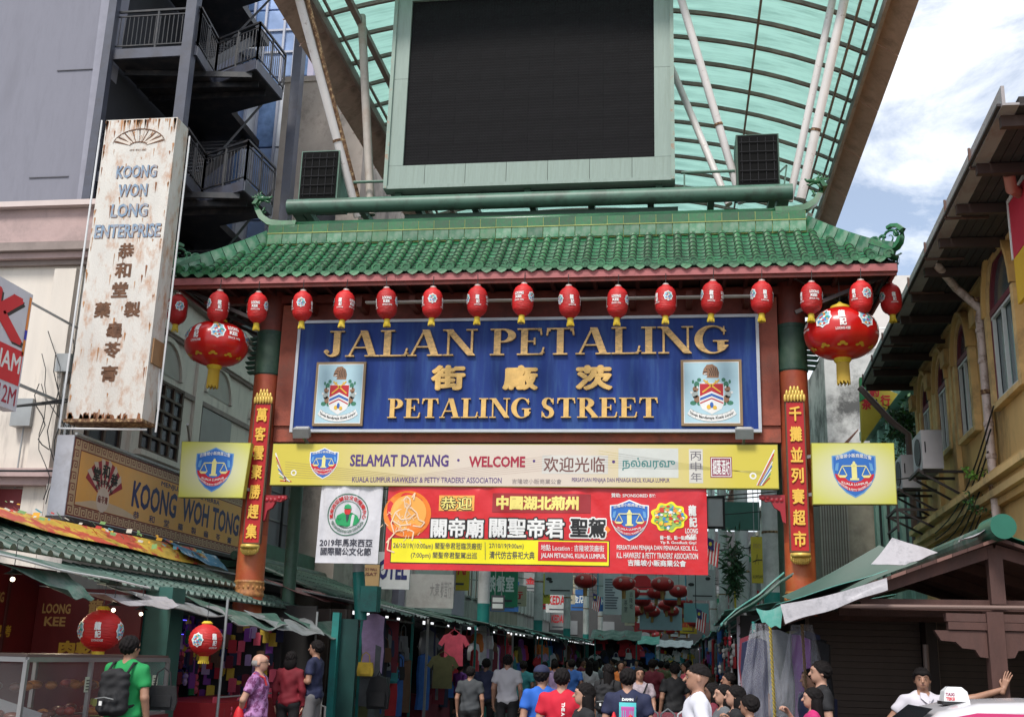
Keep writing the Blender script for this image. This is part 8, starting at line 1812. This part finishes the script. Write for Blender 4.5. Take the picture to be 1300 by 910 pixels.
def hand(mb, w_, d, nrm, curl, side, spread=.0):
 """palm, four bent fingers of unequal length and a thumb leaving the side of the palm, blended into one surface"""
 w_ = np.array(w_, float); d = np.array(d, float); d /= np.linalg.norm(d); nrm = np.array(nrm, float); nrm -= d * nrm.dot(d); nrm /= np.linalg.norm(nrm); sd = np.cross(d, nrm) * side
 S = SDF(w_ - .21, w_ + .21, .0055); S.cap(w_ - d * .03, w_ + d * .01, .027, .024, .01)
 for t in (-.024, -.008, .008, .024): S.cap(w_ + d * .012 + sd * t * .6, w_ + d * .088 + sd * t, .013, .0115, .012)
 for i, (t, L) in enumerate(((-.030, .058), (-.011, .072), (.009, .077), (.028, .068))):
  p = w_ + d * .09 + sd * t; a = 0.0
  for sg, ln, r in ((0, .45, .0088), (1, .32, .008), (2, .25, .0072)):
   a += curl * (.5 if sg == 0 else 1) + .03 * i; q = p + (d * cos(a) + nrm * sin(a) + sd * spread * t * 9) * L * ln * 1.25; S.cap(p, q, r, r * .93, .003); p = q
 p0 = w_ + d * .028 + sd * .026; p1 = w_ + d * .062 + sd * .062 + nrm * .014; S.cap(p0, p1, .0125, .011, .01); S.cap(p1, p1 + d * .038 + sd * .006 + nrm * (.01 + .02 * curl), .010, .0085, .003)
 mb.add(*S.mesh())
HANDCOUNT = [0]
def person(label, shirt, pants, skin='a', hair='short', arms='down', yaw=0.0, female=False, sleeve=.5, shorts=False, h=.012, lean=0.0, wide=1.0, faceparts=True, shoecol=None, group=None):
 t = T('person', label, 'person', (0, 0, 0), group); W = wide * (.92 if female else 1.0); sk = SKIN[skin]; sh = .185 * W
 SH = [(-sh, .01, 1.362), (sh, .01, 1.362)]; EL = [(-sh - .05, .03, 1.11), (sh + .05, .03, 1.11)]; WR = [(-sh - .055, -.05, .87), (sh + .055, -.05, .87)]
 if arms == 'walk': EL = [(-sh - .04, .10, 1.13), (sh + .04, -.04, 1.11)]; WR = [(-sh - .03, .10, .90), (sh + .03, -.18, .93)]
 if arms == 'hold': EL = [(-sh - .04, .0, 1.12), (sh + .04, .0, 1.12)]; WR = [(-.10, -.25, 1.14), (.10, -.27, 1.12)]
 if arms == 'raise': EL = [(-sh - .02, -.12, 1.17), (sh + .03, .0, 1.12)]; WR = [(-.08, -.24, 1.38), (.14, -.2, 1.0)]
 if arms == 'taxi': EL = [(-sh - .14, .05, 1.17), (sh + .29, -.06, 1.40)]; WR = [(-sh - .04, -.12, 1.00), (sh + .54, -.20, 1.50)]
 if arms == 'back': EL = [(-sh - .05, .10, 1.13), (sh + .04, .02, 1.11)]; WR = [(-.1, .17, .97), (sh + .03, -.05, .88)]
 hips = [(-.095, 0, .90), (.095, 0, .90)]; kn = [(-.10, -.015, .49), (.10, -.015, .49)]; an = [(-.105, .015, .085), (.105, .015, .085)]
 if arms in ('walk', 'back'): kn = [(-.09, -.14, .50), (.09, .02, .48)]; an = [(-.09, -.17, .085), (.09, .22, .15)]
 HP = (0, .01, 1.45)
 def torso(S, g=0.0, bust=True):
  S.ell((0, .0, 1.25), (.165 * W + g, .108 + g, .19), .05); S.ell((0, -.005, 1.06), (.145 * W + g, .104 + g, .17), .05); S.ell((0, .008, .93), (.160 * W + g, .112 + g, .12), .05)
  S.cap((-sh + .045, .012, 1.345), (sh - .045, .012, 1.345), .055 + g, None, .04)
  for x in (-1, 1): S.cap((x * .03, .016, 1.415), (x * (sh - .05), .012, 1.375), .036 + g, .03 + g, .03)
  if female and bust: 
   for x in (-.07, .07): S.ell((x, -.085, 1.25), (.06 + g, .05 + g, .06), .03)
 xs_ = [p[0] for p in EL + WR] + [-.24, .24]; ys_ = [p[1] for p in EL + WR + kn + an] + [-.18, .17]
 B = SDF((min(xs_) - .1, min(ys_) - .12, -.01), (max(xs_) + .1, max(ys_) + .1, 1.75), h); torso(B, 0)
 for i in (0, 1):
  B.cap(SH[i], EL[i], .049, .040, .03); B.cap(EL[i], WR[i], .040, .026, .015)
  B.cap(hips[i], kn[i], .082, .054, .03); B.cap(kn[i], an[i], .054, .036, .02); B.ell((np.array(kn[i]) * .6 + np.array(an[i]) * .4) + (0, .015, 0), (.05, .055, .12), .03)
 B.cap((0, .018, 1.39), (0, .008, 1.515), .052 if not female else .044, .05 if not female else .043, .025)
 hs = [((0, .012, 1.612), (.074, .094, .086)), ((0, -.018, 1.558), (.058, .068, .064)), ((0, -.052, 1.527), (.026, .026, .02)), ((0, -.055, 1.632), (.05, .03, .028))]
 for c, r in hs: B.ell(c, r, .022, yaw, HP)
 B.cap(rotz((0, -.082, 1.608), yaw, HP), rotz((0, -.108, 1.575), yaw, HP), .009, .0135, .012)
 for x in (-.076, .076): B.ell((x, .012, 1.588), (.011, .02, .030), .006, yaw, HP)
 if h < .013:
  for x in (-.03, .03): B.F = np.maximum(B.F, 0) if False else B.F
  B.cap(rotz((-.018, -.082, 1.547), yaw, HP), rotz((.018, -.082, 1.547), yaw, HP), .008, .008, .006)
 mb = MB().add(*B.mesh())
 for i in (0, 1):
  dv = np.array(WR[i]) - np.array(EL[i]); inn = np.array([1.0 if i == 0 else -1.0, -.1, 0])
  cu = .45
  if arms == 'taxi' and i == 1: hand(mb, WR[i], (.35, -.1, 1.0), (.6, .6, -.2), .08, 1, .6); continue
  if arms in ('hold', 'raise'): inn = np.array([0, 0, -1.0]) if arms == 'hold' else np.array([.6, -.8, 0]); cu = .75
  hand(mb, WR[i], dv, inn, cu, 1 if i else -1)
 body = mb.build('body', sk, t, True)
 # shirt with folds
 S = SDF((min([p[0] for p in EL]) - .12, -.26, .78), (max([p[0] for p in EL]) + .12, .26, 1.48), h); torso(S, .016)
 S.ell((0, .0, .95), (.172 * W, .125, .10), .05)
 for i in (0, 1):
  e = np.array(SH[i]) * (1 - min(sleeve, 1)) + np.array(EL[i]) * min(sleeve, 1); S.cap(SH[i], e, .059, .064 if sleeve < 1 else .054, .025)
  if sleeve > 1: S.cap(EL[i], np.array(EL[i]) * .1 + np.array(WR[i]) * .9, .054, .042, .02)
 S.warp(lambda X, Y, Z: .0035 * np.sin(X * 26 + Z * 34 + np.sin(Y * 17) * 2) + .0035 * np.sin(Z * 22 - X * 41 + Y * 30) + .004 * np.sin(Z * 60 + X * 12) * np.clip((1.12 - Z) * 5, 0, 1))
 S.clip(lambda X, Y, Z: .86 + .008 * np.sin(X * 40) - Z); S.clip(lambda X, Y, Z: .060 - np.sqrt(X ** 2 + (Y + .008) ** 2) - np.clip((1.405 - Z) * 2, 0, 1))
 for i in (0, 1):      # cut the sleeves square
  if sleeve <= 1:
   a = np.array(SH[i]); d = np.array(EL[i]) - a; L = np.linalg.norm(d); d /= L; c_ = a + d * (L * sleeve + .035)
   S.clip(lambda X, Y, Z: np.where(np.abs(X) > .21 * W, (X - c_[0]) * d[0] + (Y - c_[1]) * d[1] + (Z - c_[2]) * d[2], -1))
 shm = MB().add(*S.mesh()).build('shirt', shirt, t, True)
 S = SDF((-.25, min(ys_) - .1, .0), (.25, max(ys_) + .1, 1.02), h)
 S.ell((0, .008, .93), (.166 * W, .12, .10), .05)
 S.cap((-.07, .01, .90), (.07, .01, .90), .112, None, .03)
 for i in (0, 1):
  S.cap(hips[i], kn[i], .094, .068 if not shorts else .088, .03)
  if not shorts: S.cap(kn[i], an[i], .068, .058, .02)
 S.clip(lambda X, Y, Z: (.52 if shorts else .07) - Z); MB().add(*S.mesh()).build('trousers', pants, t, True)
 f_ = MB()
 for i in (0, 1): f_.ball((an[i][0], an[i][1] - .06, an[i][2] - .035), (.048, .13, .05), 12, 8)
 for i in (0, 1): MB().ball((an[i][0], an[i][1] - .06, an[i][2] - .035), (.048, .13, .05), 12, 8).build('shoe', shoecol or BLK, t, True)
 hm = GHAIR if hair == 'bald' else HAIR
 S = SDF((-.2, -.2, 1.15), (.2, .25, 1.78), .008)
 ca, sa = cos(yaw), sin(yaw); yl = lambda X, Y: -(X - HP[0]) * sa + (Y - HP[1]) * ca + HP[1]
 if hair == 'bald':
  S.ell((0, .02, 1.592), (.0785, .093, .072), .01, yaw, HP).clip(lambda X, Y, Z: Z - 1.628).clip(lambda X, Y, Z: -.01 - yl(X, Y)).clip(lambda X, Y, Z: 1.55 - Z)
 else:
  S.ell((0, .020, 1.620), (.090, .107, .097), .01, yaw, HP).clip(lambda X, Y, Z: (1.578 - 1.15 * yl(X, Y) - Z) / 1.5)
  S.warp(lambda X, Y, Z: .004 * np.sin(X * 150 + Y * 70 + 3 * np.sin(Z * 40)) + .004 * np.sin(Z * 110 + Y * 130) * np.sin(X * 90))
  if hair == 'top': S.clip(lambda X, Y, Z: (1.632 - .25 * yl(X, Y) - Z))
  if hair in ('long', 'bob', 'tail'):
   L = SDF((-.2, -.2, 1.15), (.2, .25, 1.78), .008); zb = 1.22 if hair == 'long' else 1.44
   L.ell((0, .055, (1.62 + zb) / 2), (.098, .062, (1.66 - zb) / 2), .03, yaw, HP); L.ell((0, .03, 1.55), (.092, .075, .12), .03, yaw, HP)
   L.clip(lambda X, Y, Z: -.018 - yl(X, Y)); S.F = np.minimum(S.F, L.F)
  if hair == 'fringe': S.F = np.minimum(S.F, SDF((-.2, -.2, 1.15), (.2, .25, 1.78), .008).ell((0, -.045, 1.655), (.078, .055, .042), .01, yaw, HP).ell((0, .02, 1.62), (.088, .09, .085), .01, yaw, HP).clip(lambda X, Y, Z: np.where(yl(X, Y) < -.02, 1.636 + .01 * np.sin(X * 90), np.where(yl(X, Y) < .03, 1.60, 1.545)) - Z).F)
 MB().add(*S.mesh()).build('hair', hm, t, True)
 if hair == 'cap':
  S = SDF((-.2, -.25, 1.5), (.2, .25, 1.78), .008).ell((0, .018, 1.64), (.092, .11, .085), .01, yaw, HP).clip(lambda X, Y, Z: 1.635 - Z); MB().add(*S.mesh()).build('cap', CL['navy'], t, True)
  S = SDF((-.25, -.3, 1.5), (.25, .3, 1.78), .006).ell((0, -.10, 1.645), (.07, .09, .009), .004, yaw, HP); MB().add(*S.mesh()).build('cap_peak', CL['navy'], t, True)
 if faceparts:
  R3 = lambda c: Vector(rotz(c, yaw, HP)); dk = F('eye dark', (.02, .012, .01), .3)
  for x in (-.031, .031):
   e = MB().ball(R3((x, -.0815, 1.602)), (.0105, .007, .003), 8, 6).build('eye', F('eye white shaded', (.3, .26, .24), .3), t, True); MB().ball(R3((x, -.088, 1.602)), (.0052, .004, .0035), 8, 5).build('iris', dk, e, True)  # eye white darkened so the eyes read almost as shadow
   MB().tube([R3((x * .55, -.088, 1.622)), R3((x, -.091, 1.627)), R3((x * 1.55, -.078, 1.621))], [.0018, .003, .0018], 6).build('eyebrow', HAIR if hair != 'bald' else GHAIR, t)
  MB().tube([R3((-.023, -.084, 1.546)), R3((0, -.092, 1.548)), R3((.023, -.084, 1.546))], [.002, .0045, .002], 6).build('mouth', F('lip', (.25, .09, .075), .5), t)
 return t
def put(t, px, py, y, rz, zg=0.0):
 q = AY(px, py, y); s_ = (q.z - zg) / 1.685; t.location = (q.x, y, zg); t.rotation_euler = (0, 0, radians(rz)); t.scale = (s_, s_, s_); PLACED.add(t.name); return t
def chest_print(t, items, back=False, scale=1.0):
 """flat print on shirt back or front, following the torso curve"""
 sg = 1 if back else -1
 fn = lambda u, v: (-u * sg if back else u, sg * (.158 * sqrt(max(.05, 1 - (u / .21) ** 2)) - .25 * max(0, v - 1.28)), v)
 A_ = Art(fn, (0, sg, 0), base=.004, step=.002)
 for kind, *a in items:
  if kind == 't': A_.text(*a)
  elif kind == 'r': A_.m(a[4]); A_.grid(lambda u, v, a=a: A_.P(a[0] + u * (a[2] - a[0]), a[1] + v * (a[3] - a[1]), 0), 8, 8)
  elif kind == 'v': A_.text(a[0], 0, 0, 1, 1, a[5], 1, .05, warp=lambda x, y, a=a: (a[1] + (a[3] - a[1]) * y, a[4] - (a[4] - a[2]) * x))
 A_.build('shirt_print', None, t)
def rucksack(t, col, back=1):
 S = SDF((-.2, .05, .9), (.2, .4, 1.45), .011)
 for x in (-.09, -.03, .03, .09): S.cap((x, .19, 1.01), (x, .19, 1.33 - abs(x) * .4), .07, .06, .03)
 for x in (-.06, 0, .06): S.cap((x, .255, 1.0), (x, .255, 1.12), .042, .04, .015)
 S.warp(lambda X, Y, Z: .004 * np.sin(X * 45 + Z * 60) + .003 * np.sin(Z * 80))
 b_ = MB().add(*S.mesh()); r_ = b_.build('rucksack', col, None, True); r_.parent = t; 
 for x in (-.11, .11): MB().tube([(x, .16, 1.34), (x, .08, 1.425), (x, -.05, 1.425), (x, -.125, 1.34), (x, -.125, 1.2), (x * 1.3, .0, 1.05), (x * 1.1, .15, 1.02)], .014, 6).build('shoulder_strap', col, t)
 MB().tube([(-.1, .325, 1.10), (0, .33, 1.115), (.1, .325, 1.10)], .005, 5).build('zip', GREYM, t); MB().bx(.02, .05, .322, .33, 1.04, 1.08).build('badge', WHT, t)
 return r_
CLT = lambda nm: CL[nm]
FLOR = M('floral shirt pink', (.42, .20, .42), .7, var=.3, scale=9, dirt=(.16, .03, .12), dirt_amt=.9, dscale=14, dmin=.48, dmax=.53); KHK = M('khaki trousers', (.16, .14, .11), .8); JEAN = M('dark jeans', (.03, .04, .07), .8, var=.2); DKP = M('black trousers', (.012, .012, .014), .8)
PLD = M('pale plaid shirt', (.36, .30, .33), .8, var=.3, scale=18); PALE = M('pale lilac shirt', (.60, .57, .62), .75, var=.06)
p = person('man in bright green t-shirt with black backpack seen from behind at the food stall', M('cloth bright green', (.01, .26, .07), .8, var=.15), JEAN, skin='b', arms='down', yaw=-.2, faceparts=False); put(p, 168, 806, 10.8, 172); rk = rucksack(p, CL['black'])
o = good('handbag', AY(206, 880, 11.2), .3, 'black', 'black shoulder bag beside the man in green', None, 'bag', .8)
p = person('bald elderly man with glasses in purple floral shirt walking right', FLOR, KHK, skin='a', hair='bald', arms='back', yaw=.15); put(p, 332, 828, 12.9, 92)
G_ = MB()
for x in (-.032, .032): G_.tube([rotz((x + .022 * cos(a), -.098, 1.598 + .017 * sin(a)), .15, (0, .01, 1.45)) for a in [k * .524 for k in range(13)]], .002, 5)
G_.tube([rotz((.055, -.095, 1.602), .15, (0, .01, 1.45)), rotz((.078, .01, 1.60), .15, (0, .01, 1.45))], .002, 5); G_.tube([rotz((-.055, -.095, 1.602), .15, (0, .01, 1.45)), rotz((-.078, .01, 1.60), .15, (0, .01, 1.45))], .002, 5); G_.build('spectacles', BLK, p)
S = SDF((-.35, .0, .55), (.1, .35, 1.35), .012).ell((-.17, .16, .84), (.07, .07, .22), .03).cap((-.15, .10, 1.05), (-.12, .10, 1.32), .022, .02, .03); o = MB().add(*S.mesh()).build('red_bag', M('bag red', (.60, .01, .02), .6, bump=.3, bscale=12), None, True); o.parent = p; MB().tube([(-.12, .1, 1.3), (-.11, .03, 1.435), (-.10, -.1, 1.39), (-.09, -.13, 1.3)], .013, 6).build('bag_strap', CL['red'], p)
p = person('person in dark red jacket seen from behind beside the man in navy', M('jacket dark red', (.16, .006, .015), .8, var=.2), DKP, arms='down', female=True, sleeve=1.2, hair='bob', faceparts=False); put(p, 371, 826, 16.6, 178)
p = person('man in navy t-shirt and grey shorts facing left, looking at his hands', CL['navy'], M('grey shorts', (.16, .155, .16), .8), skin='b', arms='hold', yaw=-.05, shorts=True); put(p, 402, 812, 16.8, -92)
p = person('man in charcoal t-shirt walking away below the pink t-shirt', M('charcoal shirt', (.045, .05, .055), .8, var=.15), DKP, skin='b', arms='down', faceparts=False); put(p, 598, 845, 18.3, 178)
WMAN = person('man in plain white t-shirt and black trousers walking away down the lane', M('white tee', (.50, .49, .52), .8, var=.06), DKP, skin='b', arms='down', faceparts=False); put(WMAN, 645, 830, 19.6, 182)
NMAN = person('man in dark navy t-shirt walking away between the charcoal and white shirted men', CL['navy'], DKP, skin='c', arms='walk', faceparts=False, h=.014); put(NMAN, 618, 835, 21.5, 175)
p = person('young man in royal blue t-shirt and navy cap with his head turned left', M('cloth royal blue', (.02, .12, .50), .8, var=.1), JEAN, skin='b', hair='cap', arms='down', yaw=-1.0); put(p, 688, 844, 12.2, 195 - 12)
p.rotation_euler[2] = radians(212); chest_print(p, [('t', '優麗教室', -.03, 1.22, .15, 1.27, WHT, 1, .03), ('r', -.03, 1.29, .10, 1.295, WHT), ('r', -.0, 1.185, .12, 1.19, WHT)], back=True)
for c in list(p.children): pass
p = person('man in bright red t-shirt with vertical white print seen from behind', M('cloth bright red', (.55, .008, .03), .8, var=.1), DKP, skin='a', arms='down', faceparts=False, wide=1.06); put(p, 714, 847, 11.4, 178); chest_print(p, [('v', 'THE A SQUAD', .01, 1.02, .055, 1.33, WHT)], back=True)
p = person('woman with long black hair and black top facing left', CL['black'], DKP, skin='a', hair='long', female=True, yaw=-.25); put(p, 741, 866, 10.2, -68)
p = person('man in navy t-shirt lettered DAMN with red drawstring bag seen from behind', CL['navy'], JEAN, skin='a', faceparts=False, wide=1.05); put(p, 797, 847, 11.6, 182)
chest_print(p, [('t', 'DAMN', -.06, 1.345, .06, 1.375, WHT, 2, .05), ('r', -.09, 1.0, .09, 1.33, F('print cyan', (.08, .50, .52), .6)), ('r', -.07, 1.17, .07, 1.29, F('print magenta', (.50, .09, .35), .6))], back=True)
for x0_, lb, w_ in ((-.03, 'bright red drawstring bag on the back of the man in the DAMN shirt', .085), (.145, 'second red bag hanging at the right of the man in the DAMN shirt', .06)):
 S = SDF((-.2, .05, .7), (.3, .35, 1.35), .01).ell((x0_, .165, .98), (w_, .05, .20), .02).cap((x0_, .15, 1.1), (x0_, .14, 1.22), .03, .012, .03); o = MB().add(*S.mesh()).build('drawstring_bag', M('bag red', (.60, .01, .02)), None, True); o.parent = p
for s_ in (-1, 1): MB().tube([(-.03, .15, 1.2), (s_ * .09 - .01, .10, 1.40)], .005, 5).build('drawcord', BLK, p)
PLM = person('man in pale plaid shirt with dark shoulder strap walking towards the camera', PLD, JEAN, skin='b', arms='walk', h=.012); put(PLM, 812, 846, 17.6, 10); MB().tube([(.12, -.06, 1.42), (.06, -.125, 1.3), (-.05, -.135, 1.12), (-.15, -.10, .98)], .012, 6).build('strap', BLK, PLM)
p = person('large man in white t-shirt with swept back undercut facing left', M('cloth bright white', (.66, .66, .72), .8, var=.05), JEAN, skin='b', hair='top', arms='down', yaw=.0, wide=1.1, h=.010); put(p, 884, 842, 9.7, -84)
p = person('woman half hidden behind the man in white, brown face turned left', CL['maroon'], DKP, skin='c', hair='bob', female=True); put(p, 903, 866, 12.4, -85)
p = person('young woman facing left, first of the pair right of the man in white', CL['grey'], DKP, skin='a', hair='long', female=True, yaw=.2); put(p, 917, 868, 11.3, -80)
p = person('young woman with long hair facing left, second of the pair', CL['black'], DKP, skin='a', hair='long', female=True, yaw=.05); put(p, 932, 869, 10.9, -88)
p = person('person with dark tied hair and raised hand wearing a watch at the bottom edge', CL['brown'], DKP, skin='b', hair='short', female=True, arms='raise'); put(p, 950, 881, 10.4, -120)
p = person('man inside the phone accessory stall looking left', CL['black'], DKP, skin='b', hair='short', faceparts=True, h=.014); put(p, 924, 853, 16.0, -80)
p = person('man in black t-shirt with short black hair facing left before the shutters', CL['black'], DKP, skin='a', hair='short', arms='down'); put(p, 1040, 838, 12.0, -86); chest_print(p, [('t', 'PATH', -.02, 1.08, .12, 1.12, F('print grey soft', (.3, .3, .3)), 1, .03)], back=True)
p = person('person whose face shows just behind the man in black by the shutters', CL['navy'], DKP, skin='b', hair='short'); put(p, 1027, 848, 12.7, -70)
p = person('girl with long dark hair and pink sleeve holding a drink to her mouth', M('cloth hot pink', (.50, .02, .14), .8), DKP, skin='a', hair='long', female=True, arms='raise', yaw=.1); put(p, 1030, 872, 11.2, -95)
TX = person('man in pale polo shirt with fringe leaning one outstretched arm on the timber post', PALE, KHK, skin='b', hair='fringe', arms='taxi', yaw=-.22, h=.010); put(TX, 1170, 847, 11.98, 4)
MB().prism([(-.06, -.10, 1.385), (0, -.135, 1.33), (.02, -.13, 1.37), (.0, -.09, 1.43), (-.05, -.06, 1.44)], (.004, -.01, .004)).build('collar', PALE, TX); MB().prism([(.07, -.09, 1.39), (.01, -.135, 1.33), (.01, -.11, 1.38), (.05, -.06, 1.44)], (.004, -.01, .004)).build('collar', PALE, TX); MB().bx(.09, .102, -.128, -.12, 1.16, 1.22).build('pen', BLK, TX)
# people farther down the lane: copies of four figures in other clothes
WOM = person('woman in white top walking away far down the lane', CL['white'], CL['navy'], skin='b', hair='long', female=True, faceparts=False, h=.016); put(WOM, 748, 838, 27, 185)
BLKW = person('woman in black with a dark backpack, face turned right, in the middle of the lane', CL['black'], CL['grey'], skin='b', hair='long', female=True, yaw=.8, h=.014); put(BLKW, 772, 842, 17.5, 168); r_ = rucksack(BLKW, CL['black'])
far = [(665, 838, 24, NMAN, 'teal', 'person in turquoise shirt just right of the man in white', 180), (705, 838, 26, WMAN, 'lilac', 'person in pale top behind the man in the red t-shirt', 170), (726, 836, 25, NMAN, 'blue', 'person in blue shirt with reddish hair left of the long haired woman', 185), (757, 838, 31, WOM, 'grey', 'woman in grey blue dress beyond the white topped woman', 160), (788, 838, 25, WOM, 'orange', 'woman in orange top chatting behind the DAMN shirted man', 20), (828, 836, 24, NMAN, 'maroon', 'man in dark red shirt behind the plaid shirted man', 190), (856, 841, 19, WMAN, 'black', 'person in black t-shirt bending by the maroon goods table', 200), (839, 838, 30, WMAN, 'olive', 'person in olive shirt walking away on the right of the lane', 175), (692, 839, 31, WOM, 'white', 'woman in white just past the man with the cap', 182), (585, 842, 27, NMAN, 'purple', 'person in dark purple by the pink t-shirt', 150), (540, 838, 26, WOM, 'navy', 'woman in navy standing in the second clothes stall', 90), (870, 840, 26, WOM, 'pink', 'woman in pink at the right hand stalls', -70)]
for px, py, y, src, cn, lb, rz in far:
 c = clone(src, label=lb); put(c, px, py, y, rz)
 for ch_ in c.children:
  if ch_.name.startswith('shirt') and ch_.material_slots: ch_.material_slots[0].link = 'OBJECT'; ch_.material_slots[0].material = CL[cn]
random.seed(99); cols_ = list(CL)
for k in range(46):
 y = 31 + (k % 23) * 1.5 + random.random(); x = random.uniform(-3.9, .9); src = (WOM, NMAN, WMAN, PLM)[k % 4]; cn = random.choice(cols_)
 c = clone(src, label='small distant %s in %s top among the crowd far down the lane' % ('woman' if k % 4 == 0 else 'man', cn)); c.location = (x, y, 0); s_ = random.uniform(.93, 1.02); c.scale = (s_,) * 3; c.rotation_euler = (0, 0, radians(random.choice((0, 10, 175, 182, 190, 60, -70)))); c['group'] = 'crowd far down the lane'
 for ch_ in c.children:
  if ch_.name.startswith('shirt') and ch_.material_slots: ch_.material_slots[0].link = 'OBJECT'; ch_.material_slots[0].material = CL[cn]

# ================================================================= taxi
tx = T('taxi', 'white taxi with pink stripe and lit box roof sign at the lower right corner', 'car', (4.1, 9.2, 0))
TW = M('taxi white', (.62, .60, .62), .25, var=.03, coat=.6); TP = M('taxi pink', (.62, .03, .16), .3, var=.05, coat=.5); TG = M('taxi glass', (.02, .025, .03), .08, var=0, coat=.3)
def body_sec(x):       # half width and heights along the car; the nose points left
 return None
side = [(1.15, .30), (1.12, .62), (1.25, .78), (1.75, .90), (2.05, .94), (2.62, 1.36), (2.9, 1.43), (3.4, 1.46), (3.95, 1.44), (4.35, 1.36), (4.9, 1.02), (5.45, .96), (5.52, .6), (5.5, .30)]
YA, YB = 8.5, 10.0
X_off = -.72
def loop(y, tuck): return [(x + X_off, y + (tuck if z > .95 else 0) * (1 if y < 9.2 else -1), z) for x, z in side]
m_ = MB(); rings = []
for y, e, tk in ((YA, .0, .16), (YA + .09, .035, .14), (YA + .35, .05, .0), (YB - .35, .05, .0), (YB - .09, .035, .14), (YB, 0, .16)):
 rings.append([(x + X_off, y + (tk if z > .95 else 0) * (1 if y < 9.2 else -1), z * .975 + (e * .5 if z > .6 else 0) - (.04 if z > 1.2 and tk > .15 else 0)) for x, z in side])
vs = [p_ for r in rings for p_ in r]; n_ = len(side)
m_.add(vs, [(i * n_ + j, i * n_ + (j + 1) % n_, (i + 1) * n_ + (j + 1) % n_, (i + 1) * n_ + j) for i in range(5) for j in range(n_)] + [tuple(range(n_ - 1, -1, -1)), tuple(5 * n_ + j for j in range(n_))])
bd = m_.build('body', TW, tx, 'auto')
sp = lambda x, z, d=.0: (x + X_off, YA + .16 * (z > .95) - .012 - d, z * .965)
for (a, b, c, d) in (((2.32, 1.0), (2.78, 1.33), (3.38, 1.35), (3.38, 1.0)), ((3.46, 1.0), (3.46, 1.35), (4.15, 1.33), (4.62, 1.0))): MB().add([sp(*q) for q in (a, b, c, d)], [(0, 1, 2, 3)]).build('side_window', TG, bd)
MB().add([sp(2.58, 1.345, .012), sp(2.85, 1.405, .012), sp(3.95, 1.415, .012), sp(4.45, 1.33, .012), sp(4.2, 1.36, .012), sp(3.9, 1.375, .012), sp(2.9, 1.37, .012)], [(0, 6, 5, 4, 3, 2, 1)]).build('pink_rail_stripe', TP, bd)
MB().bx(1.2 + X_off, 5.4 + X_off, YA - .012, YA - .003, .45, .92).build('pink_door_panel', TP, bd)
MB().add([(2.10 + X_off, YA + .25, .985), (2.58 + X_off, YA + .3, 1.37), (2.58 + X_off, YB - .3, 1.37), (2.10 + X_off, YB - .25, .985)], [(0, 1, 2, 3)]).build('windscreen', TG, bd)
for x in (2.0, 4.7):
 for y in (YA + .08, YB - .08):
  w_ = MB().lathe((x + X_off, y, .31), [(.0, -.09), (.26, -.1), (.31, -.07), (.31, .07), (.26, .1), (.0, .09)], 24, ax='y').build('wheel', F('tyre', (.02, .02, .02)), tx, 'auto'); MB().lathe((x + X_off, y - .1 if y < 9 else y + .1, .31), [(.0, 0), (.18, .0), (.19, .012)], 16, ax='y').build('hub_cap', GREYM, w_)
for y in (YA + .2, YB - .2): MB().ball((1.2 + X_off, y, .68), (.06, .14, .08), 10, 6).build('headlight', F('headlight glass', (.6, .6, .6), .1), tx, True)
q = AY(1212, 893, 9.2); zr_ = 1.405; sgn = MB(); pts = lambda w_, d_, z: [(q.x - w_, 9.2 - d_, z), (q.x + w_, 9.2 - d_, z), (q.x + w_, 9.2 + d_, z), (q.x - w_, 9.2 + d_, z)]
sgn.add(pts(.095, .08, zr_ + .012) + pts(.082, .07, zr_ + .085) + pts(.05, .042, zr_ + .118), [(0, 1, 5, 4), (1, 2, 6, 5), (2, 3, 7, 6), (3, 0, 4, 7), (4, 5, 9, 8), (5, 6, 10, 9), (6, 7, 11, 10), (7, 4, 8, 11), (8, 9, 10, 11)]); rs_ = sgn.build('roof_sign', F('roof sign white', (.72, .72, .72), .3), tx)
MB().bx(q.x - .108, q.x + .108, 9.11, 9.29, zr_ - .012, zr_ + .012).build('sign_foot', BLK, rs_)
A = Art(lambda s, t_: (q.x - .085 + s * .17, 9.122 + t_ * .01, zr_ + .012 + t_ * .07), (0, -1, 0), base=.004); A.text('TEKSI', .04, .1, .42, .45, KR, 1, .04); A.text('TAXI', .04, .55, .42, .9, F('text maroon', (.3, .02, .08)), 1, .04); A.build('roof_sign_lettering', parent=rs_)
bpy.context.view_layer.update()
